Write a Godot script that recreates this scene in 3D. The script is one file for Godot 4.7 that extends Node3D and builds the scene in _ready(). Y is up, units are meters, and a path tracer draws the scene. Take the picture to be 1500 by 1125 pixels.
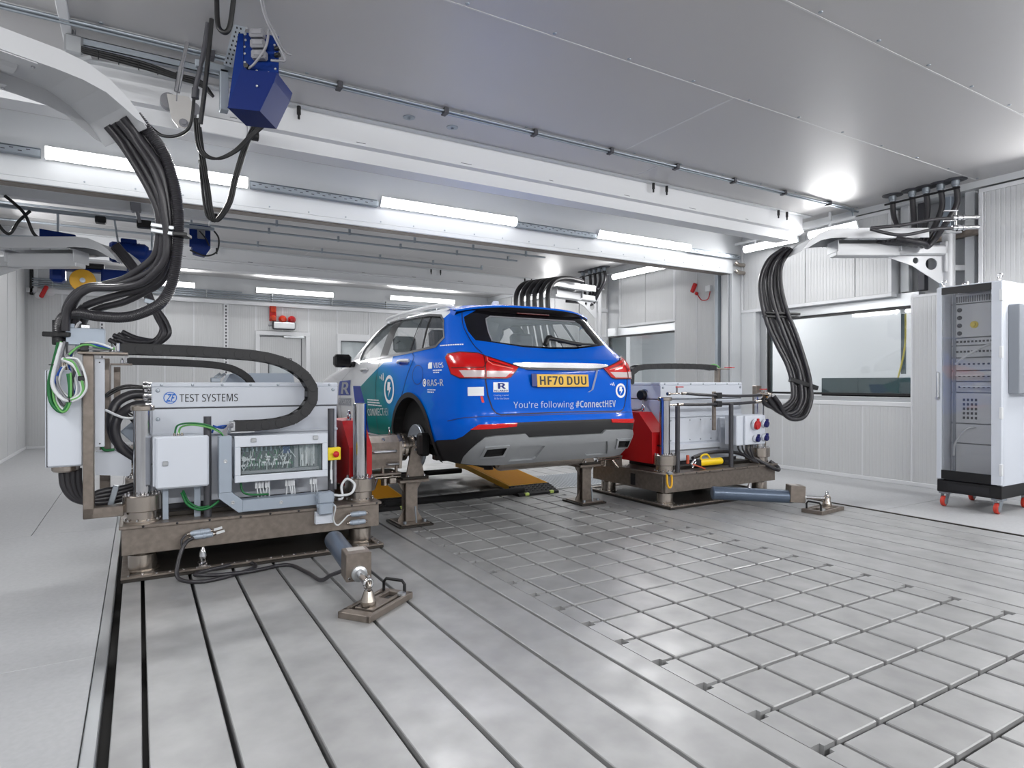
extends Node3D
# A vehicle test cell: two bays under a steel ceiling, a car held by wheel dynamometers on a slotted bed. Camera stands at x 0, z 0.
var M := {}
var origin := {}
var used := {}
var rng := RandomNumberGenerator.new()


# ---------------------------------------------------------------- mesh builder
class MB:
	var v := PackedVector3Array()
	var n := PackedVector3Array()
	var uv := PackedVector2Array()
	var has_uv := false

	func tri(a: Vector3, b: Vector3, c: Vector3, na: Vector3, nb: Vector3, nc: Vector3, ua := Vector2(), ub := Vector2(), uc := Vector2()) -> void:
		if (b - a).cross(c - a).dot(na + nb + nc) > 0.0:
			v.append(a); v.append(c); v.append(b)
			n.append(na); n.append(nc); n.append(nb)
			uv.append(ua); uv.append(uc); uv.append(ub)
		else:
			v.append(a); v.append(b); v.append(c)
			n.append(na); n.append(nb); n.append(nc)
			uv.append(ua); uv.append(ub); uv.append(uc)

	func flat(a: Vector3, b: Vector3, c: Vector3, out: Vector3) -> void:
		var f := (b - a).cross(c - a).normalized()
		if f.dot(out) < 0.0:
			f = -f
		tri(a, b, c, f, f, f)

	func quad(a: Vector3, b: Vector3, c: Vector3, d: Vector3, out: Vector3) -> void:
		flat(a, b, c, out)
		flat(a, c, d, out)

	func box(c: Vector3, s: Vector3, b := Basis(), ch := 0.0) -> MB:
		var h := s * 0.5
		ch = minf(ch, minf(h.x, minf(h.y, h.z)) * 0.6)
		var sg := [-1.0, 1.0]
		for ax in 3:
			var u := (ax + 1) % 3
			var w := (ax + 2) % 3
			for sa in sg:
				var nn := Vector3()
				nn[ax] = sa
				var p := []
				for k in [[-1.0, -1.0], [1.0, -1.0], [1.0, 1.0], [-1.0, 1.0]]:
					var t := Vector3()
					t[ax] = sa * h[ax]
					t[u] = k[0] * (h[u] - ch)
					t[w] = k[1] * (h[w] - ch)
					p.append(c + b * t)
				quad(p[0], p[1], p[2], p[3], b * nn)
				if ch > 0.0 and sa > 0.0:
					pass
		if ch > 0.0:
			for ax in 3:
				var u := (ax + 1) % 3
				var w := (ax + 2) % 3
				for su in sg:
					for sw in sg:
						var p := []
						for k in [[-1.0, 0], [1.0, 0], [1.0, 1], [-1.0, 1]]:
							var t := Vector3()
							t[ax] = k[0] * (h[ax] - ch)
							t[u] = su * (h[u] - (ch if k[1] == 1 else 0.0))
							t[w] = sw * (h[w] - (ch if k[1] == 0 else 0.0))
							p.append(c + b * t)
						var nn := Vector3()
						nn[u] = su
						nn[w] = sw
						quad(p[0], p[1], p[2], p[3], b * nn)
			for sx in sg:
				for sy in sg:
					for sz in sg:
						var d := Vector3(sx, sy, sz)
						var p := []
						for ax in 3:
							var t := d * h
							for o in 3:
								if o != ax:
									t[o] -= d[o] * ch
							p.append(c + b * t)
						flat(p[0], p[1], p[2], b * d)
		return self

	func bx(x0: float, y0: float, z0: float, x1: float, y1: float, z1: float, ch := 0.0) -> MB:
		return box(Vector3(x0 + x1, y0 + y1, z0 + z1) * 0.5, Vector3(absf(x1 - x0), absf(y1 - y0), absf(z1 - z0)), Basis(), ch)

	# a rectangular frame of four bars; ax is the axis it faces along
	func frame(ax: int, lo: Vector3, hi: Vector3, w: float, ch := 0.0, wb := -1.0, wt := -1.0) -> MB:
		if wb < 0.0: wb = w
		if wt < 0.0: wt = w
		var u := 2 if ax == 0 else 0
		for k in 4:
			var a := lo
			var b := hi
			if k == 0: b.y = lo.y + wb
			if k == 1: a.y = hi.y - wt
			if k >= 2:
				a.y = lo.y + wb
				b.y = hi.y - wt
				if k == 2: b[u] = lo[u] + w
				else: a[u] = hi[u] - w
			box((a + b) * 0.5, (b - a).abs(), Basis(), ch)
		return self

	# a bar of rectangular section from a to b; up fixes its turn
	func bar(a: Vector3, b: Vector3, w: float, h: float, up := Vector3.UP, ch := 0.0) -> MB:
		var z := (b - a).normalized()
		if absf(z.dot(up)) > 0.98:
			up = Vector3.RIGHT
		var x := up.cross(z).normalized()
		return box((a + b) * 0.5, Vector3(w, h, a.distance_to(b)), Basis(x, z.cross(x), z), ch)

	func cyl(a: Vector3, b: Vector3, r: float, r2 := -1.0, seg := 16, caps := true) -> MB:
		if r2 < 0.0:
			r2 = r
		var prof := [[r, 0.0], [r2, a.distance_to(b)]]
		if caps:
			prof = [[0.0, 0.0], [r, 0.0], [r2, a.distance_to(b)], [0.0, a.distance_to(b)]]
		return lathe(a, (b - a).normalized(), prof, seg)

	# profile of [radius, height along dir]; each band smooth round, sharp along
	func lathe(a: Vector3, dir: Vector3, prof: Array, seg := 20) -> MB:
		dir = dir.normalized()
		var x := dir.cross(Vector3.UP if absf(dir.y) < 0.9 else Vector3.RIGHT).normalized()
		var y := dir.cross(x)
		for k in prof.size() - 1:
			var r0: float = prof[k][0]
			var r1: float = prof[k + 1][0]
			var h0: float = prof[k][1]
			var h1: float = prof[k + 1][1]
			if absf(r0 - r1) + absf(h0 - h1) < 1e-7:
				continue
			for i in seg:
				var t0 := TAU * i / seg
				var t1 := TAU * (i + 1) / seg
				var d0 := x * cos(t0) + y * sin(t0)
				var d1 := x * cos(t1) + y * sin(t1)
				var n0 := (d0 * (h1 - h0) - dir * (r1 - r0)).normalized()
				var n1 := (d1 * (h1 - h0) - dir * (r1 - r0)).normalized()
				var p00 := a + dir * h0 + d0 * r0
				var p01 := a + dir * h0 + d1 * r0
				var p10 := a + dir * h1 + d0 * r1
				var p11 := a + dir * h1 + d1 * r1
				if r0 > 1e-6:
					tri(p00, p01, p11, n0, n1, n1)
				if r1 > 1e-6:
					tri(p00, p11, p10, n0, n1, n0)
		return self

	func tube(pts: PackedVector3Array, r: float, seg := 8, caps := true, wave := 0.0) -> MB:
		var m := pts.size()
		if m < 2:
			return self
		var t0 := (pts[1] - pts[0]).normalized()
		var x := t0.cross(Vector3.UP if absf(t0.y) < 0.9 else Vector3.RIGHT).normalized()
		var prev := []
		var prevn := []
		for i in m:
			var t := (pts[mini(i + 1, m - 1)] - pts[maxi(i - 1, 0)]).normalized()
			x = (x - t * x.dot(t)).normalized()
			var y := t.cross(x)
			var ring := []
			var rn := []
			var rr := r + (wave if i % 2 == 1 else 0.0)
			for k in seg:
				var d := x * cos(TAU * k / seg) + y * sin(TAU * k / seg)
				ring.append(pts[i] + d * rr)
				rn.append(d)
			if i > 0:
				for k in seg:
					var j := (k + 1) % seg
					if wave > 0.0:
						var e := (pts[i] - pts[i - 1]).normalized()
						var q: float = 0.7 * (-1.0 if i % 2 == 1 else 1.0)
						var a1: Vector3 = (rn[k] + e * q).normalized()
						var a2: Vector3 = (rn[j] + e * q).normalized()
						tri(prev[k], prev[j], ring[j], a1, a2, a2)
						tri(prev[k], ring[j], ring[k], a1, a2, a1)
					else:
						tri(prev[k], prev[j], ring[j], prevn[k], prevn[j], rn[j])
						tri(prev[k], ring[j], ring[k], prevn[k], rn[j], rn[k])
			if caps and (i == 0 or i == m - 1):
				for k in seg:
					flat(pts[i], ring[k], ring[(k + 1) % seg], -t if i == 0 else t)
			prev = ring
			prevn = rn
		return self

	# polygon in the plane o + ux*x + uy*y, pushed along dep; holes are cut by hand beforehand
	func prism(poly: PackedVector2Array, o: Vector3, ux: Vector3, uy: Vector3, dep: Vector3) -> MB:
		var ids := Geometry2D.triangulate_polygon(poly)
		for i in range(0, ids.size(), 3):
			var p := []
			for k in 3:
				p.append(o + ux * poly[ids[i + k]].x + uy * poly[ids[i + k]].y)
			flat(p[0], p[1], p[2], -dep)
			flat(p[0] + dep, p[1] + dep, p[2] + dep, dep)
		var cw := Geometry2D.is_polygon_clockwise(poly)
		for i in poly.size():
			var a := poly[i]
			var b := poly[(i + 1) % poly.size()]
			var e := (b - a).normalized()
			var nn := Vector2(e.y, -e.x) * (-1.0 if cw else 1.0)
			var pa := o + ux * a.x + uy * a.y
			var pb := o + ux * b.x + uy * b.y
			quad(pa, pb, pb + dep, pa + dep, ux * nn.x + uy * nn.y)
		return self

	func bolt(p: Vector3, dir: Vector3, r: float, h := -1.0) -> MB:
		if h < 0.0:
			h = r * 0.8
		return lathe(p, dir, [[r, 0.0], [r, h * 0.8], [r * 0.8, h], [0.0, h]], 6)

	func ring(c: Vector3, axis: Vector3, big: float, r: float, seg := 20, s2 := 8, from := 0.0, to := TAU) -> MB:
		axis = axis.normalized()
		var x := axis.cross(Vector3.UP if absf(axis.y) < 0.9 else Vector3.RIGHT).normalized()
		var y := axis.cross(x)
		var pts := PackedVector3Array()
		for i in seg + 1:
			var t := from + (to - from) * i / seg
			pts.append(c + (x * cos(t) + y * sin(t)) * big)
		return tube(pts, r, s2, absf(to - from) < TAU - 0.01)

	func mesh() -> ArrayMesh:
		var a := []
		a.resize(Mesh.ARRAY_MAX)
		a[Mesh.ARRAY_VERTEX] = v
		a[Mesh.ARRAY_NORMAL] = n
		if has_uv:
			a[Mesh.ARRAY_TEX_UV] = uv
		var m := ArrayMesh.new()
		m.add_surface_from_arrays(Mesh.PRIMITIVE_TRIANGLES, a)
		return m


func mb() -> MB:
	return MB.new()


func V(x: float, y: float, z: float) -> Vector3:
	return Vector3(x, y, z)


# smooth curve through points
func spline(p: Array, per := 8) -> PackedVector3Array:
	var out := PackedVector3Array()
	for i in p.size() - 1:
		var a: Vector3 = p[maxi(i - 1, 0)]
		var b: Vector3 = p[i]
		var c: Vector3 = p[i + 1]
		var d: Vector3 = p[mini(i + 2, p.size() - 1)]
		for k in per:
			out.append(b.cubic_interpolate(c, a, d, float(k) / per))
	out.append(p[-1])
	return out


func resample(p: PackedVector3Array, step: float) -> PackedVector3Array:
	var c := Curve3D.new()
	c.bake_interval = step
	for q in p:
		c.add_point(q)
	var out := PackedVector3Array()
	var len := c.get_baked_length()
	var k := maxi(2, int(len / step))
	for i in k + 1:
		out.append(c.sample_baked(len * i / k))
	return out


# ---------------------------------------------------------------- objects
func numbered(s: String) -> String:
	var k: int = used.get(s, 0)
	used[s] = k + 1
	return s if k == 0 else "%s_%03d" % [s, k]


func tag(o: Node, label := "", category := "", group := "", kind := "") -> Node:
	if label: o.set_meta("label", label)
	if category: o.set_meta("category", category)
	if group: o.set_meta("group", group)
	if kind: o.set_meta("kind", kind)
	return o


func thing(called: String, label: String, category: String, at := Vector3.ZERO, group := "") -> Node3D:
	var o := Node3D.new()
	o.name = numbered(called)
	add_child(o, true)
	o.position = at
	origin[o] = at
	tag(o, label, category, group)
	return o


# a mesh in world coordinates as a child of par
func part(par: Node3D, called: String, b: MB, m: Material, label := "") -> MeshInstance3D:
	var o := MeshInstance3D.new()
	var k: int = par.get_meta("_n_" + called, 0) if false else used.get(str(par.get_instance_id()) + called, 0)
	used[str(par.get_instance_id()) + called] = k + 1
	o.name = called if k == 0 else "%s_%03d" % [called, k]
	o.mesh = b.mesh()
	o.material_override = null
	o.mesh.surface_set_material(0, m)
	par.add_child(o, true)
	o.position = -origin[par]
	origin[o] = Vector3.ZERO
	if label: o.set_meta("label", label)
	return o


func solo(called: String, b: MB, m: Material, label: String, category: String, group := "") -> MeshInstance3D:
	var o := MeshInstance3D.new()
	o.name = numbered(called)
	o.mesh = b.mesh()
	o.mesh.surface_set_material(0, m)
	add_child(o, true)
	origin[o] = Vector3.ZERO
	tag(o, label, category, group)
	return o


func struct(called: String, b: MB, m: Material, label := "") -> MeshInstance3D:
	var o := solo(called, b, m, label, "")
	o.set_meta("kind", "structure")
	return o


func struct_root(called: String) -> Node3D:
	var o := Node3D.new()
	o.name = called
	add_child(o, true)
	origin[o] = Vector3.ZERO
	o.set_meta("kind", "structure")
	return o


func dup(o: Node3D, shift: Vector3, label := "", group := "") -> Node3D:
	var c: Node3D = o.duplicate()
	var base: String = o.name
	if base.length() > 4 and base[-4] == "_" and base.right(3).is_valid_int():
		base = base.left(base.length() - 4)
	c.name = numbered(base)
	add_child(c, true)
	c.position = o.position + shift
	if label: c.set_meta("label", label)
	if group: c.set_meta("group", group)
	return c


# flat lettering as a thin mesh: x to the right, y up, in the plane given by a basis
func letters(text: String, at: Vector3, b: Basis, height: float, width: float, depth := 0.002, bold := false) -> MB:
	var t := TextMesh.new()
	var f := SystemFont.new()
	f.font_names = PackedStringArray(["Droid Sans"])
	if bold:
		f.font_weight = 700
	t.font = f
	t.text = text
	t.font_size = 48
	t.pixel_size = 0.01
	t.depth = 0.01
	t.curve_step = 2.0
	var arr := t.get_mesh_arrays()
	var vs: PackedVector3Array = arr[Mesh.ARRAY_VERTEX]
	var ids: PackedInt32Array = arr[Mesh.ARRAY_INDEX]
	var box := AABB(vs[0], Vector3.ZERO)
	for q in vs:
		box = box.expand(q)
	var sx := width / box.size.x if width > 0.0 else height / box.size.y
	var sy := height / box.size.y
	var out := MB.new()
	for i in range(0, ids.size(), 3):
		var p := []
		for k in 3:
			var q := vs[ids[i + k]]
			p.append(at + b * Vector3((q.x - box.position.x) * sx, (q.y - box.position.y) * sy, (0.5 if q.z > 0.0 else 0.0) * depth))
		var fn: Vector3 = (p[1] - p[0]).cross(p[2] - p[0])
		out.flat(p[0], p[1], p[2], -fn)
	return out


# ---------------------------------------------------------------- materials
func mat(c: Color, rough := 0.6, metal := 0.0, spec := 0.5) -> StandardMaterial3D:
	var m := StandardMaterial3D.new()
	m.albedo_color = c
	m.roughness = rough
	m.metallic = metal
	m.metallic_specular = spec
	return m


func noise_tex(freq: float, lo: Color, hi: Color, oct := 4, size := 512, sd := 1) -> NoiseTexture2D:
	var nz := FastNoiseLite.new()
	nz.seed = sd
	nz.frequency = freq
	nz.fractal_octaves = oct
	var t := NoiseTexture2D.new()
	t.width = size
	t.height = size
	t.seamless = true
	t.noise = nz
	var g := Gradient.new()
	g.set_color(0, lo)
	g.set_color(1, hi)
	t.color_ramp = g
	return t


func grain(m: StandardMaterial3D, freq: float, spread: float, scale: Vector3, sd := 1, oct := 4, rough_spread := 0.0) -> StandardMaterial3D:
	var c := m.albedo_color
	m.albedo_color = Color.WHITE
	m.albedo_texture = noise_tex(freq, c.darkened(spread), c.lightened(spread), oct, 512, sd)
	m.uv1_triplanar = true
	m.uv1_world_triplanar = true
	m.uv1_scale = scale
	if rough_spread > 0.0:
		var r := m.roughness
		m.roughness = 1.0
		m.roughness_texture = noise_tex(freq * 0.7, Color(r - rough_spread, r - rough_spread, r - rough_spread), Color(r + rough_spread, r + rough_spread, r + rough_spread), 4, 512, sd + 9)
	return m


func ribbed(c: Color, pitch: float, rough: float) -> StandardMaterial3D:
	var im := Image.create(64, 8, false, Image.FORMAT_RGB8)
	for x in 64:
		var d := absf(fposmod(x / 64.0, 1.0) - 0.5) * 2.0
		var g := smoothstep(0.0, 0.35, d)
		for y in 8:
			im.set_pixel(x, y, Color(g, g, g))
	im.bump_map_to_normal_map(6.0)
	var m := mat(c, rough, 0.0, 0.5)
	m.normal_enabled = true
	m.normal_texture = ImageTexture.create_from_image(im)
	m.normal_scale = 0.5
	m.uv1_triplanar = true
	m.uv1_world_triplanar = true
	m.uv1_scale = Vector3.ONE / pitch
	return m


func make_materials() -> void:
	M.wall = ribbed(Color(0.775, 0.78, 0.785), 0.045, 0.38)
	M.liner = mat(Color(0.80, 0.81, 0.82), 0.35, 0.0, 0.5)
	M.white = mat(Color(0.84, 0.845, 0.855), 0.38)
	M.ceil = mat(Color(0.75, 0.745, 0.745), 0.44, 0.25)
	M.seal = mat(Color(0.80, 0.80, 0.80), 0.5)
	M.concrete = grain(mat(Color(0.675, 0.68, 0.69), 0.55), 0.05, 0.035, Vector3.ONE * 1.1, 5, 5, 0.08)
	M.bed = []
	for k in 3:
		var g := 0.615 + 0.012 * k
		M.bed.append(grain(mat(Color(g, g * 1.002, g * 1.005), 0.42, 0.2), 0.012, 0.075, Vector3(0.7, 0.7, 0.7), 11 + k, 6, 0.10))
	M.groove = mat(Color(0.11, 0.10, 0.09), 0.7)
	M.alu = mat(Color(0.72, 0.73, 0.74), 0.35, 0.85)
	M.galv = mat(Color(0.62, 0.65, 0.68), 0.4, 0.7)
	M.steel = grain(mat(Color(0.535, 0.495, 0.46), 0.4, 0.7), 0.02, 0.08, Vector3.ONE * 1.6, 21, 5, 0.08)
	M.steel_dark = mat(Color(0.24, 0.225, 0.21), 0.45, 0.6)
	M.chrome = mat(Color(0.78, 0.78, 0.79), 0.16, 1.0)
	M.nickel = mat(Color(0.68, 0.645, 0.61), 0.24, 0.95)
	M.black = mat(Color(0.055, 0.055, 0.065), 0.45)
	M.black_matt = mat(Color(0.09, 0.09, 0.10), 0.75)
	M.chain = mat(Color(0.12, 0.12, 0.13), 0.55)
	M.screen = mat(Color(0.02, 0.02, 0.03), 0.5, 0.0, 0.2)
	M.rubber = mat(Color(0.10, 0.10, 0.115), 0.5)
	M.hose = mat(Color(0.18, 0.175, 0.19), 0.34)
	M.dark_grey = mat(Color(0.28, 0.28, 0.30), 0.45, 0.3)
	M.grey = mat(Color(0.55, 0.57, 0.60), 0.45)
	M.cab = mat(Color(0.80, 0.82, 0.855), 0.42)
	M.cab_grey = mat(Color(0.62, 0.66, 0.71), 0.38, 0.25)
	M.blue = mat(Color(0.0, 0.14, 0.40), 0.45, 0.0, 0.3)
	M.red = mat(Color(0.72, 0.05, 0.07), 0.35)
	M.yellow = mat(Color(0.90, 0.80, 0.10), 0.45)
	M.amber = mat(Color(0.88, 0.66, 0.13), 0.5)
	M.green = mat(Color(0.08, 0.40, 0.20), 0.5)
	M.pale_green = mat(Color(0.40, 0.66, 0.36), 0.5)
	M.cable_blue = mat(Color(0.06, 0.28, 0.62), 0.5)
	M.cable_white = mat(Color(0.82, 0.83, 0.84), 0.5)
	M.cable_grey = mat(Color(0.50, 0.50, 0.52), 0.5)
	M.glass = mat(Color(0.72, 0.86, 0.88, 0.06), 0.03)
	M.glass.transparency = BaseMaterial3D.TRANSPARENCY_ALPHA
	M.tint = mat(Color(0.30, 0.33, 0.36, 0.42), 0.04)
	M.tint.transparency = BaseMaterial3D.TRANSPARENCY_ALPHA
	M.cab_glass = mat(Color(0.55, 0.56, 0.60, 0.12), 0.03)
	M.cab_glass.transparency = BaseMaterial3D.TRANSPARENCY_ALPHA
	M.lamp = mat(Color(0.95, 0.95, 0.95), 0.4)
	M.lamp.emission_enabled = true
	M.lamp.emission = Color(1.0, 1.0, 1.0)
	M.lamp.emission_energy_multiplier = LAMP_GLOW
	M.lamp_body = mat(Color(0.86, 0.87, 0.88), 0.4)


const LAMP_GLOW := 5.0
const LAMP_POWER := 4.2


func _ready() -> void:
	rng.seed = 7
	var cam := Camera3D.new()
	cam.name = "camera"
	cam.fov = rad_to_deg(2.0 * atan(562.5 / 920.69))
	cam.position = V(0, 1.24, 0)
	cam.rotation = Vector3(-atan(2.8 / 920.69), -deg_to_rad(30.678), 0)
	cam.near = 0.05
	cam.far = 60.0
	add_child(cam)
	cam.current = true
	var we := WorldEnvironment.new()
	we.name = "environment"
	var env := Environment.new()
	env.background_mode = Environment.BG_COLOR
	env.background_color = Color(0, 0, 0)
	env.tonemap_mode = Environment.TONE_MAPPER_LINEAR
	env.tonemap_exposure = 1.0
	env.sdfgi_enabled = true
	env.ssao_enabled = true
	env.ssil_enabled = true
	we.environment = env
	add_child(we)
	make_materials()
	build_room()
	build_lights()
	build_car()
	build_rigs()
	build_hanging()
	build_misc()


# ---------------------------------------------------------------- the room
const CEIL := 3.461
const HZ := -6.505      # front face of the partition between the bays
const RX := 7.94        # face of the right wall panels
const BZ := -14.6       # back wall


func panel(root: Node3D, x0: float, y0: float, z0: float, x1: float, y1: float, z1: float, m: Material = null) -> void:
	part(root, "wall_panel", mb().bx(x0, y0, z0, x1, y1, z1, 0.004), m if m else M.wall)


func build_room() -> void:
	build_floor()
	# ceiling: sheets with sealed seams
	var c := struct_root("ceiling")
	part(c, "roof_deck", mb().bx(-2.6, CEIL + 0.03, 3.2, 8.6, CEIL + 0.15, BZ - 0.2), M.liner)
	var rows := [[3.1, 1.8, [2.2, 5.6]], [1.8, 0.4, [4.0]], [0.4, -1.0, [1.6, 5.9]], [-1.0, -2.34, [2.6, 6.27]], [-2.34, -3.345, []], [-3.345, -4.68, [4.0]], [-4.68, -6.6, [0.86, 4.6]], [-6.5, -8.6, [2.0, 6.0]], [-8.6, -10.6, [4.0]], [-10.6, -12.6, [2.5, 6.0]], [-12.6, -14.7, [4.0]]]
	for r in rows:
		var xs := [-2.5]
		xs.append_array(r[2])
		xs.append(8.3)
		for i in xs.size() - 1:
			part(c, "ceiling_panel", mb().bx(xs[i] + 0.004, CEIL, r[0] - 0.004, xs[i + 1] - 0.004, CEIL + 0.04, r[1] + 0.004, 0.002), M.ceil)
			if i > 0:
				part(c, "seam_strip", mb().bx(xs[i] - 0.009, CEIL - 0.002, r[0], xs[i] + 0.009, CEIL + 0.01, r[1]), M.seal)
		part(c, "seam_strip", mb().bx(-2.5, CEIL - 0.002, r[1] - 0.006, 8.3, CEIL + 0.01, r[1] + 0.006), M.seal)
	# screw heads along the seams
	var sc := mb()
	for z in [-2.34, -3.345, -4.68]:
		for i in 14:
			sc.lathe(V(-0.2 + i * 0.62, CEIL, z + 0.035), Vector3.DOWN, [[0.014, 0.0], [0.012, 0.004], [0.0, 0.006]], 8)
	part(c, "screw_heads", sc, M.galv).set_meta("kind", "stuff")
	# right wall, near bay: outer shell, thick panels before it, a long window between
	var w := struct_root("wall_right")
	part(w, "outer_wall", mb().bx(8.6, 0, 3.1, 8.7, CEIL + 0.1, -3.7).bx(8.6, 0, -3.7, 8.7, 0.95, -10.2).bx(8.6, 2.4, -3.7, 8.7, CEIL + 0.1, -10.2).bx(8.6, 0, -9.9, 8.7, CEIL + 0.1, BZ - 0.1), M.liner)
	# upper wide panel (in three sheets) with a white frame
	frame_panel(w, -6.50, -4.256, 2.29, 3.365, [-5.85, -5.42, -4.72], RX, 0.20)
	# pier between panel frame and window, down to the floor
	panel(w, RX, 0.0, -6.50, RX + 0.2, 2.29, -6.28, M.liner)
	part(w, "window_surround", mb().bx(RX + 0.005, 0.99, -6.28, RX + 0.3, 2.33, -6.24), M.liner)
	# panels below the window
	var e := [-6.50, -5.72, -5.06, -4.62, -4.03]
	e = [-6.28, -5.78, -5.21, -4.62, -4.03]
	for i in 4:
		panel(w, RX, 0.05, e[i] + 0.006, RX + 0.2, 0.94, e[i + 1] - 0.006)
		part(w, "joint_strip", mb().bx(RX + 0.002, 0.05, e[i] - 0.012, RX + 0.05, 0.94, e[i] + 0.012, 0.002), M.white)
	part(w, "sill_rail", mb().bx(RX - 0.006, 0.94, -6.28, RX + 0.3, 0.995, -4.03, 0.004), M.white)
	part(w, "sill_plate", mb().bx(RX + 0.10, 0.995, -6.26, RX + 0.3, 1.05, -4.0, 0.004), M.alu)
	# plain panel right of the window, lower than the others
	panel(w, RX, 0.05, -4.025, RX + 0.2, 2.26, -3.735)
	part(w, "panel_frame", mb().bx(RX - 0.004, 0.05, -4.035, RX + 0.2, 2.245, -4.012, 0.003).bx(RX - 0.004, 2.245, -4.035, RX + 0.2, 2.275, -3.735, 0.003), M.white)
	panel(w, RX, 0.05, -3.73, RX + 0.2, 2.26, -3.335)
	frame_panel(w, -3.33, -0.4, 2.10, 3.36, [-2.4, -1.4], RX, 0.2)
	panel(w, RX, 0.05, -3.33, RX + 0.2, 2.10, -1.5)
	panel(w, RX, 0.05, -1.5, RX + 0.2, 2.10, -0.4)
	panel(w, RX, 0.05, -0.395, RX + 0.2, 3.36, 1.3)
	panel(w, RX, 0.05, 1.305, RX + 0.2, 3.36, 3.05)
	part(w, "recess_back", mb().bx(8.22, 2.1, -4.30, 8.3, CEIL, -3.30), M.white)
	part(w, "recess_top", mb().bx(RX + 0.02, CEIL - 0.075, -6.5, 8.3, CEIL, 3.0), M.liner)
	# steel posts in the recess
	for q in [[-4.22, 0.10, M.liner], [-4.02, 0.08, M.dark_grey], [-3.78, 0.12, M.cab_grey], [-3.52, 0.10, M.liner]]:
		part(w, "recess_post", mb().bx(8.06, 2.34, q[0], 8.15, CEIL, q[0] + q[1], 0.006), q[2])
	part(w, "recess_rail", mb().bx(8.02, 2.88, -3.85, 8.10, 2.96, -3.33, 0.004), M.steel)
	# right wall, far bay
	frame_panel(w, -9.344, -7.876, 2.285, 3.40, [-8.62], RX, 0.12)
	panel(w, RX, 0.05, -7.87, RX + 0.12, 3.40, -7.40)
	part(w, "joint_strip", mb().bx(RX - 0.003, 0.05, -7.885, RX + 0.05, 3.40, -7.865), M.white)
	part(w, "joint_strip", mb().bx(RX - 0.003, 0.05, -7.40, RX + 0.05, 3.40, -7.385), M.white)
	panel(w, RX, 0.05, -7.385, RX + 0.12, 3.40, -6.72)
	panel(w, RX, 0.05, -9.90, RX + 0.12, 0.94, -7.88)
	part(w, "sill_rail", mb().bx(RX - 0.006, 0.94, -9.85, RX + 0.3, 0.995, -7.88, 0.004), M.white)
	panel(w, RX + 0.10, 2.14, -9.9, RX + 0.2, 3.40, -9.35, M.liner)
	var fz := [-9.78, -10.7, -11.6, -12.5, -13.5, -14.6]
	for i in 5:
		panel(w, RX + 0.05, 0.05, fz[i + 1] + 0.01, RX + 0.2, 3.40, fz[i] - 0.01)
		part(w, "joint_strip", mb().bx(RX + 0.04, 0.05, fz[i + 1] - 0.01, RX + 0.06, 3.4, fz[i + 1] + 0.01), M.white)
	part(w, "cornice_rail", mb().bx(RX - 0.02, 3.36, -14.6, RX + 0.2, CEIL, -6.6, 0.004), M.liner)
	part(w, "skirting", mb().bx(RX - 0.012, 0.0, -14.6, RX + 0.1, 0.05, 3.05, 0.004), M.white)
	# windows
	window("window_1", -6.12, -4.0, 1.07, 2.17, RX + 0.14)
	part(w, "window_surround", mb().bx(RX + 0.10, 1.0, -6.24, RX + 0.2, 2.3, -6.12, 0.003), M.alu)
	window("window_2", -9.76, -7.88, 1.0, 2.14, RX + 0.10)
	# the control room seen through them
	var cr := struct_root("wall_beyond_window")
	part(cr, "far_wall", mb().bx(10.4, -0.05, -11.5, 10.5, 3.4, -2.5), M.white)
	part(cr, "side_wall", mb().bx(8.7, -0.05, -11.5, 10.4, 3.4, -11.4).bx(8.7, -0.05, -2.6, 10.4, 3.4, -2.5), M.white)
	part(cr, "room_ceiling", mb().bx(8.7, 3.35, -11.5, 10.4, 3.4, -2.5), M.white)
	part(cr, "room_floor", mb().bx(8.7, -0.1, -11.5, 10.4, 0.0, -2.5), M.concrete)
	# the partition: lintel over the opening, posts at its ends
	var h := struct_root("wall_middle")
	part(h, "lintel", mb().bx(-2.5, 2.93, HZ, 8.0, CEIL + 0.02, HZ - 0.2, 0.004), M.liner)
	part(h, "lintel_edge", mb().bx(-2.5, 2.885, HZ + 0.004, 7.76, 2.93, HZ - 0.03, 0.004), M.liner)
	part(h, "door_track", mb().bx(-2.5, 2.88, HZ - 0.035, 7.76, 2.925, HZ - 0.17, 0.004), M.steel)
	part(h, "lintel_edge", mb().bx(-2.5, 2.885, HZ - 0.175, 7.76, 2.93, HZ - 0.205, 0.004), M.liner)
	part(h, "jamb", mb().bx(7.74, 0, HZ, 8.2, 2.93, HZ - 0.2, 0.004), M.liner)
	part(h, "jamb_channel", mb().bx(7.70, 0, HZ - 0.04, 7.745, 2.9, HZ - 0.16, 0.004), M.alu)
	part(h, "jamb_channel", mb().bx(7.66, 0, HZ - 0.205, 7.74, 2.9, HZ - 0.26, 0.004), M.galv)
	var hb := mb()
	for i in 22:
		hb.bolt(V(-0.4 + i * 0.375, 2.955, HZ), Vector3.BACK, 0.008)
	part(h, "bolt_row", hb, M.galv).set_meta("kind", "stuff")
	# left wall: both bays
	var l := struct_root("wall_left")
	part(l, "outer_wall", mb().bx(-2.7, 0, 3.1, -2.55, CEIL + 0.1, BZ - 0.1), M.liner)
	for i in 9:
		panel(l, -2.55, 0.05, 3.0 - i * 1.05, -2.4, 3.4, 1.96 - i * 1.05)
	for i in 9:
		panel(l, -1.95, 0.05, -6.72 - i * 0.87, -1.815, 3.4, -7.57 - i * 0.87)
		part(l, "joint_strip", mb().bx(-1.83, 0.05, -7.575 - i * 0.87, -1.808, 3.4, -7.585 - i * 0.87), M.white)
	part(l, "skirting", mb().bx(-1.84, 0.0, -6.7, -1.80, 0.05, BZ, 0.004), M.white)
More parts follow.
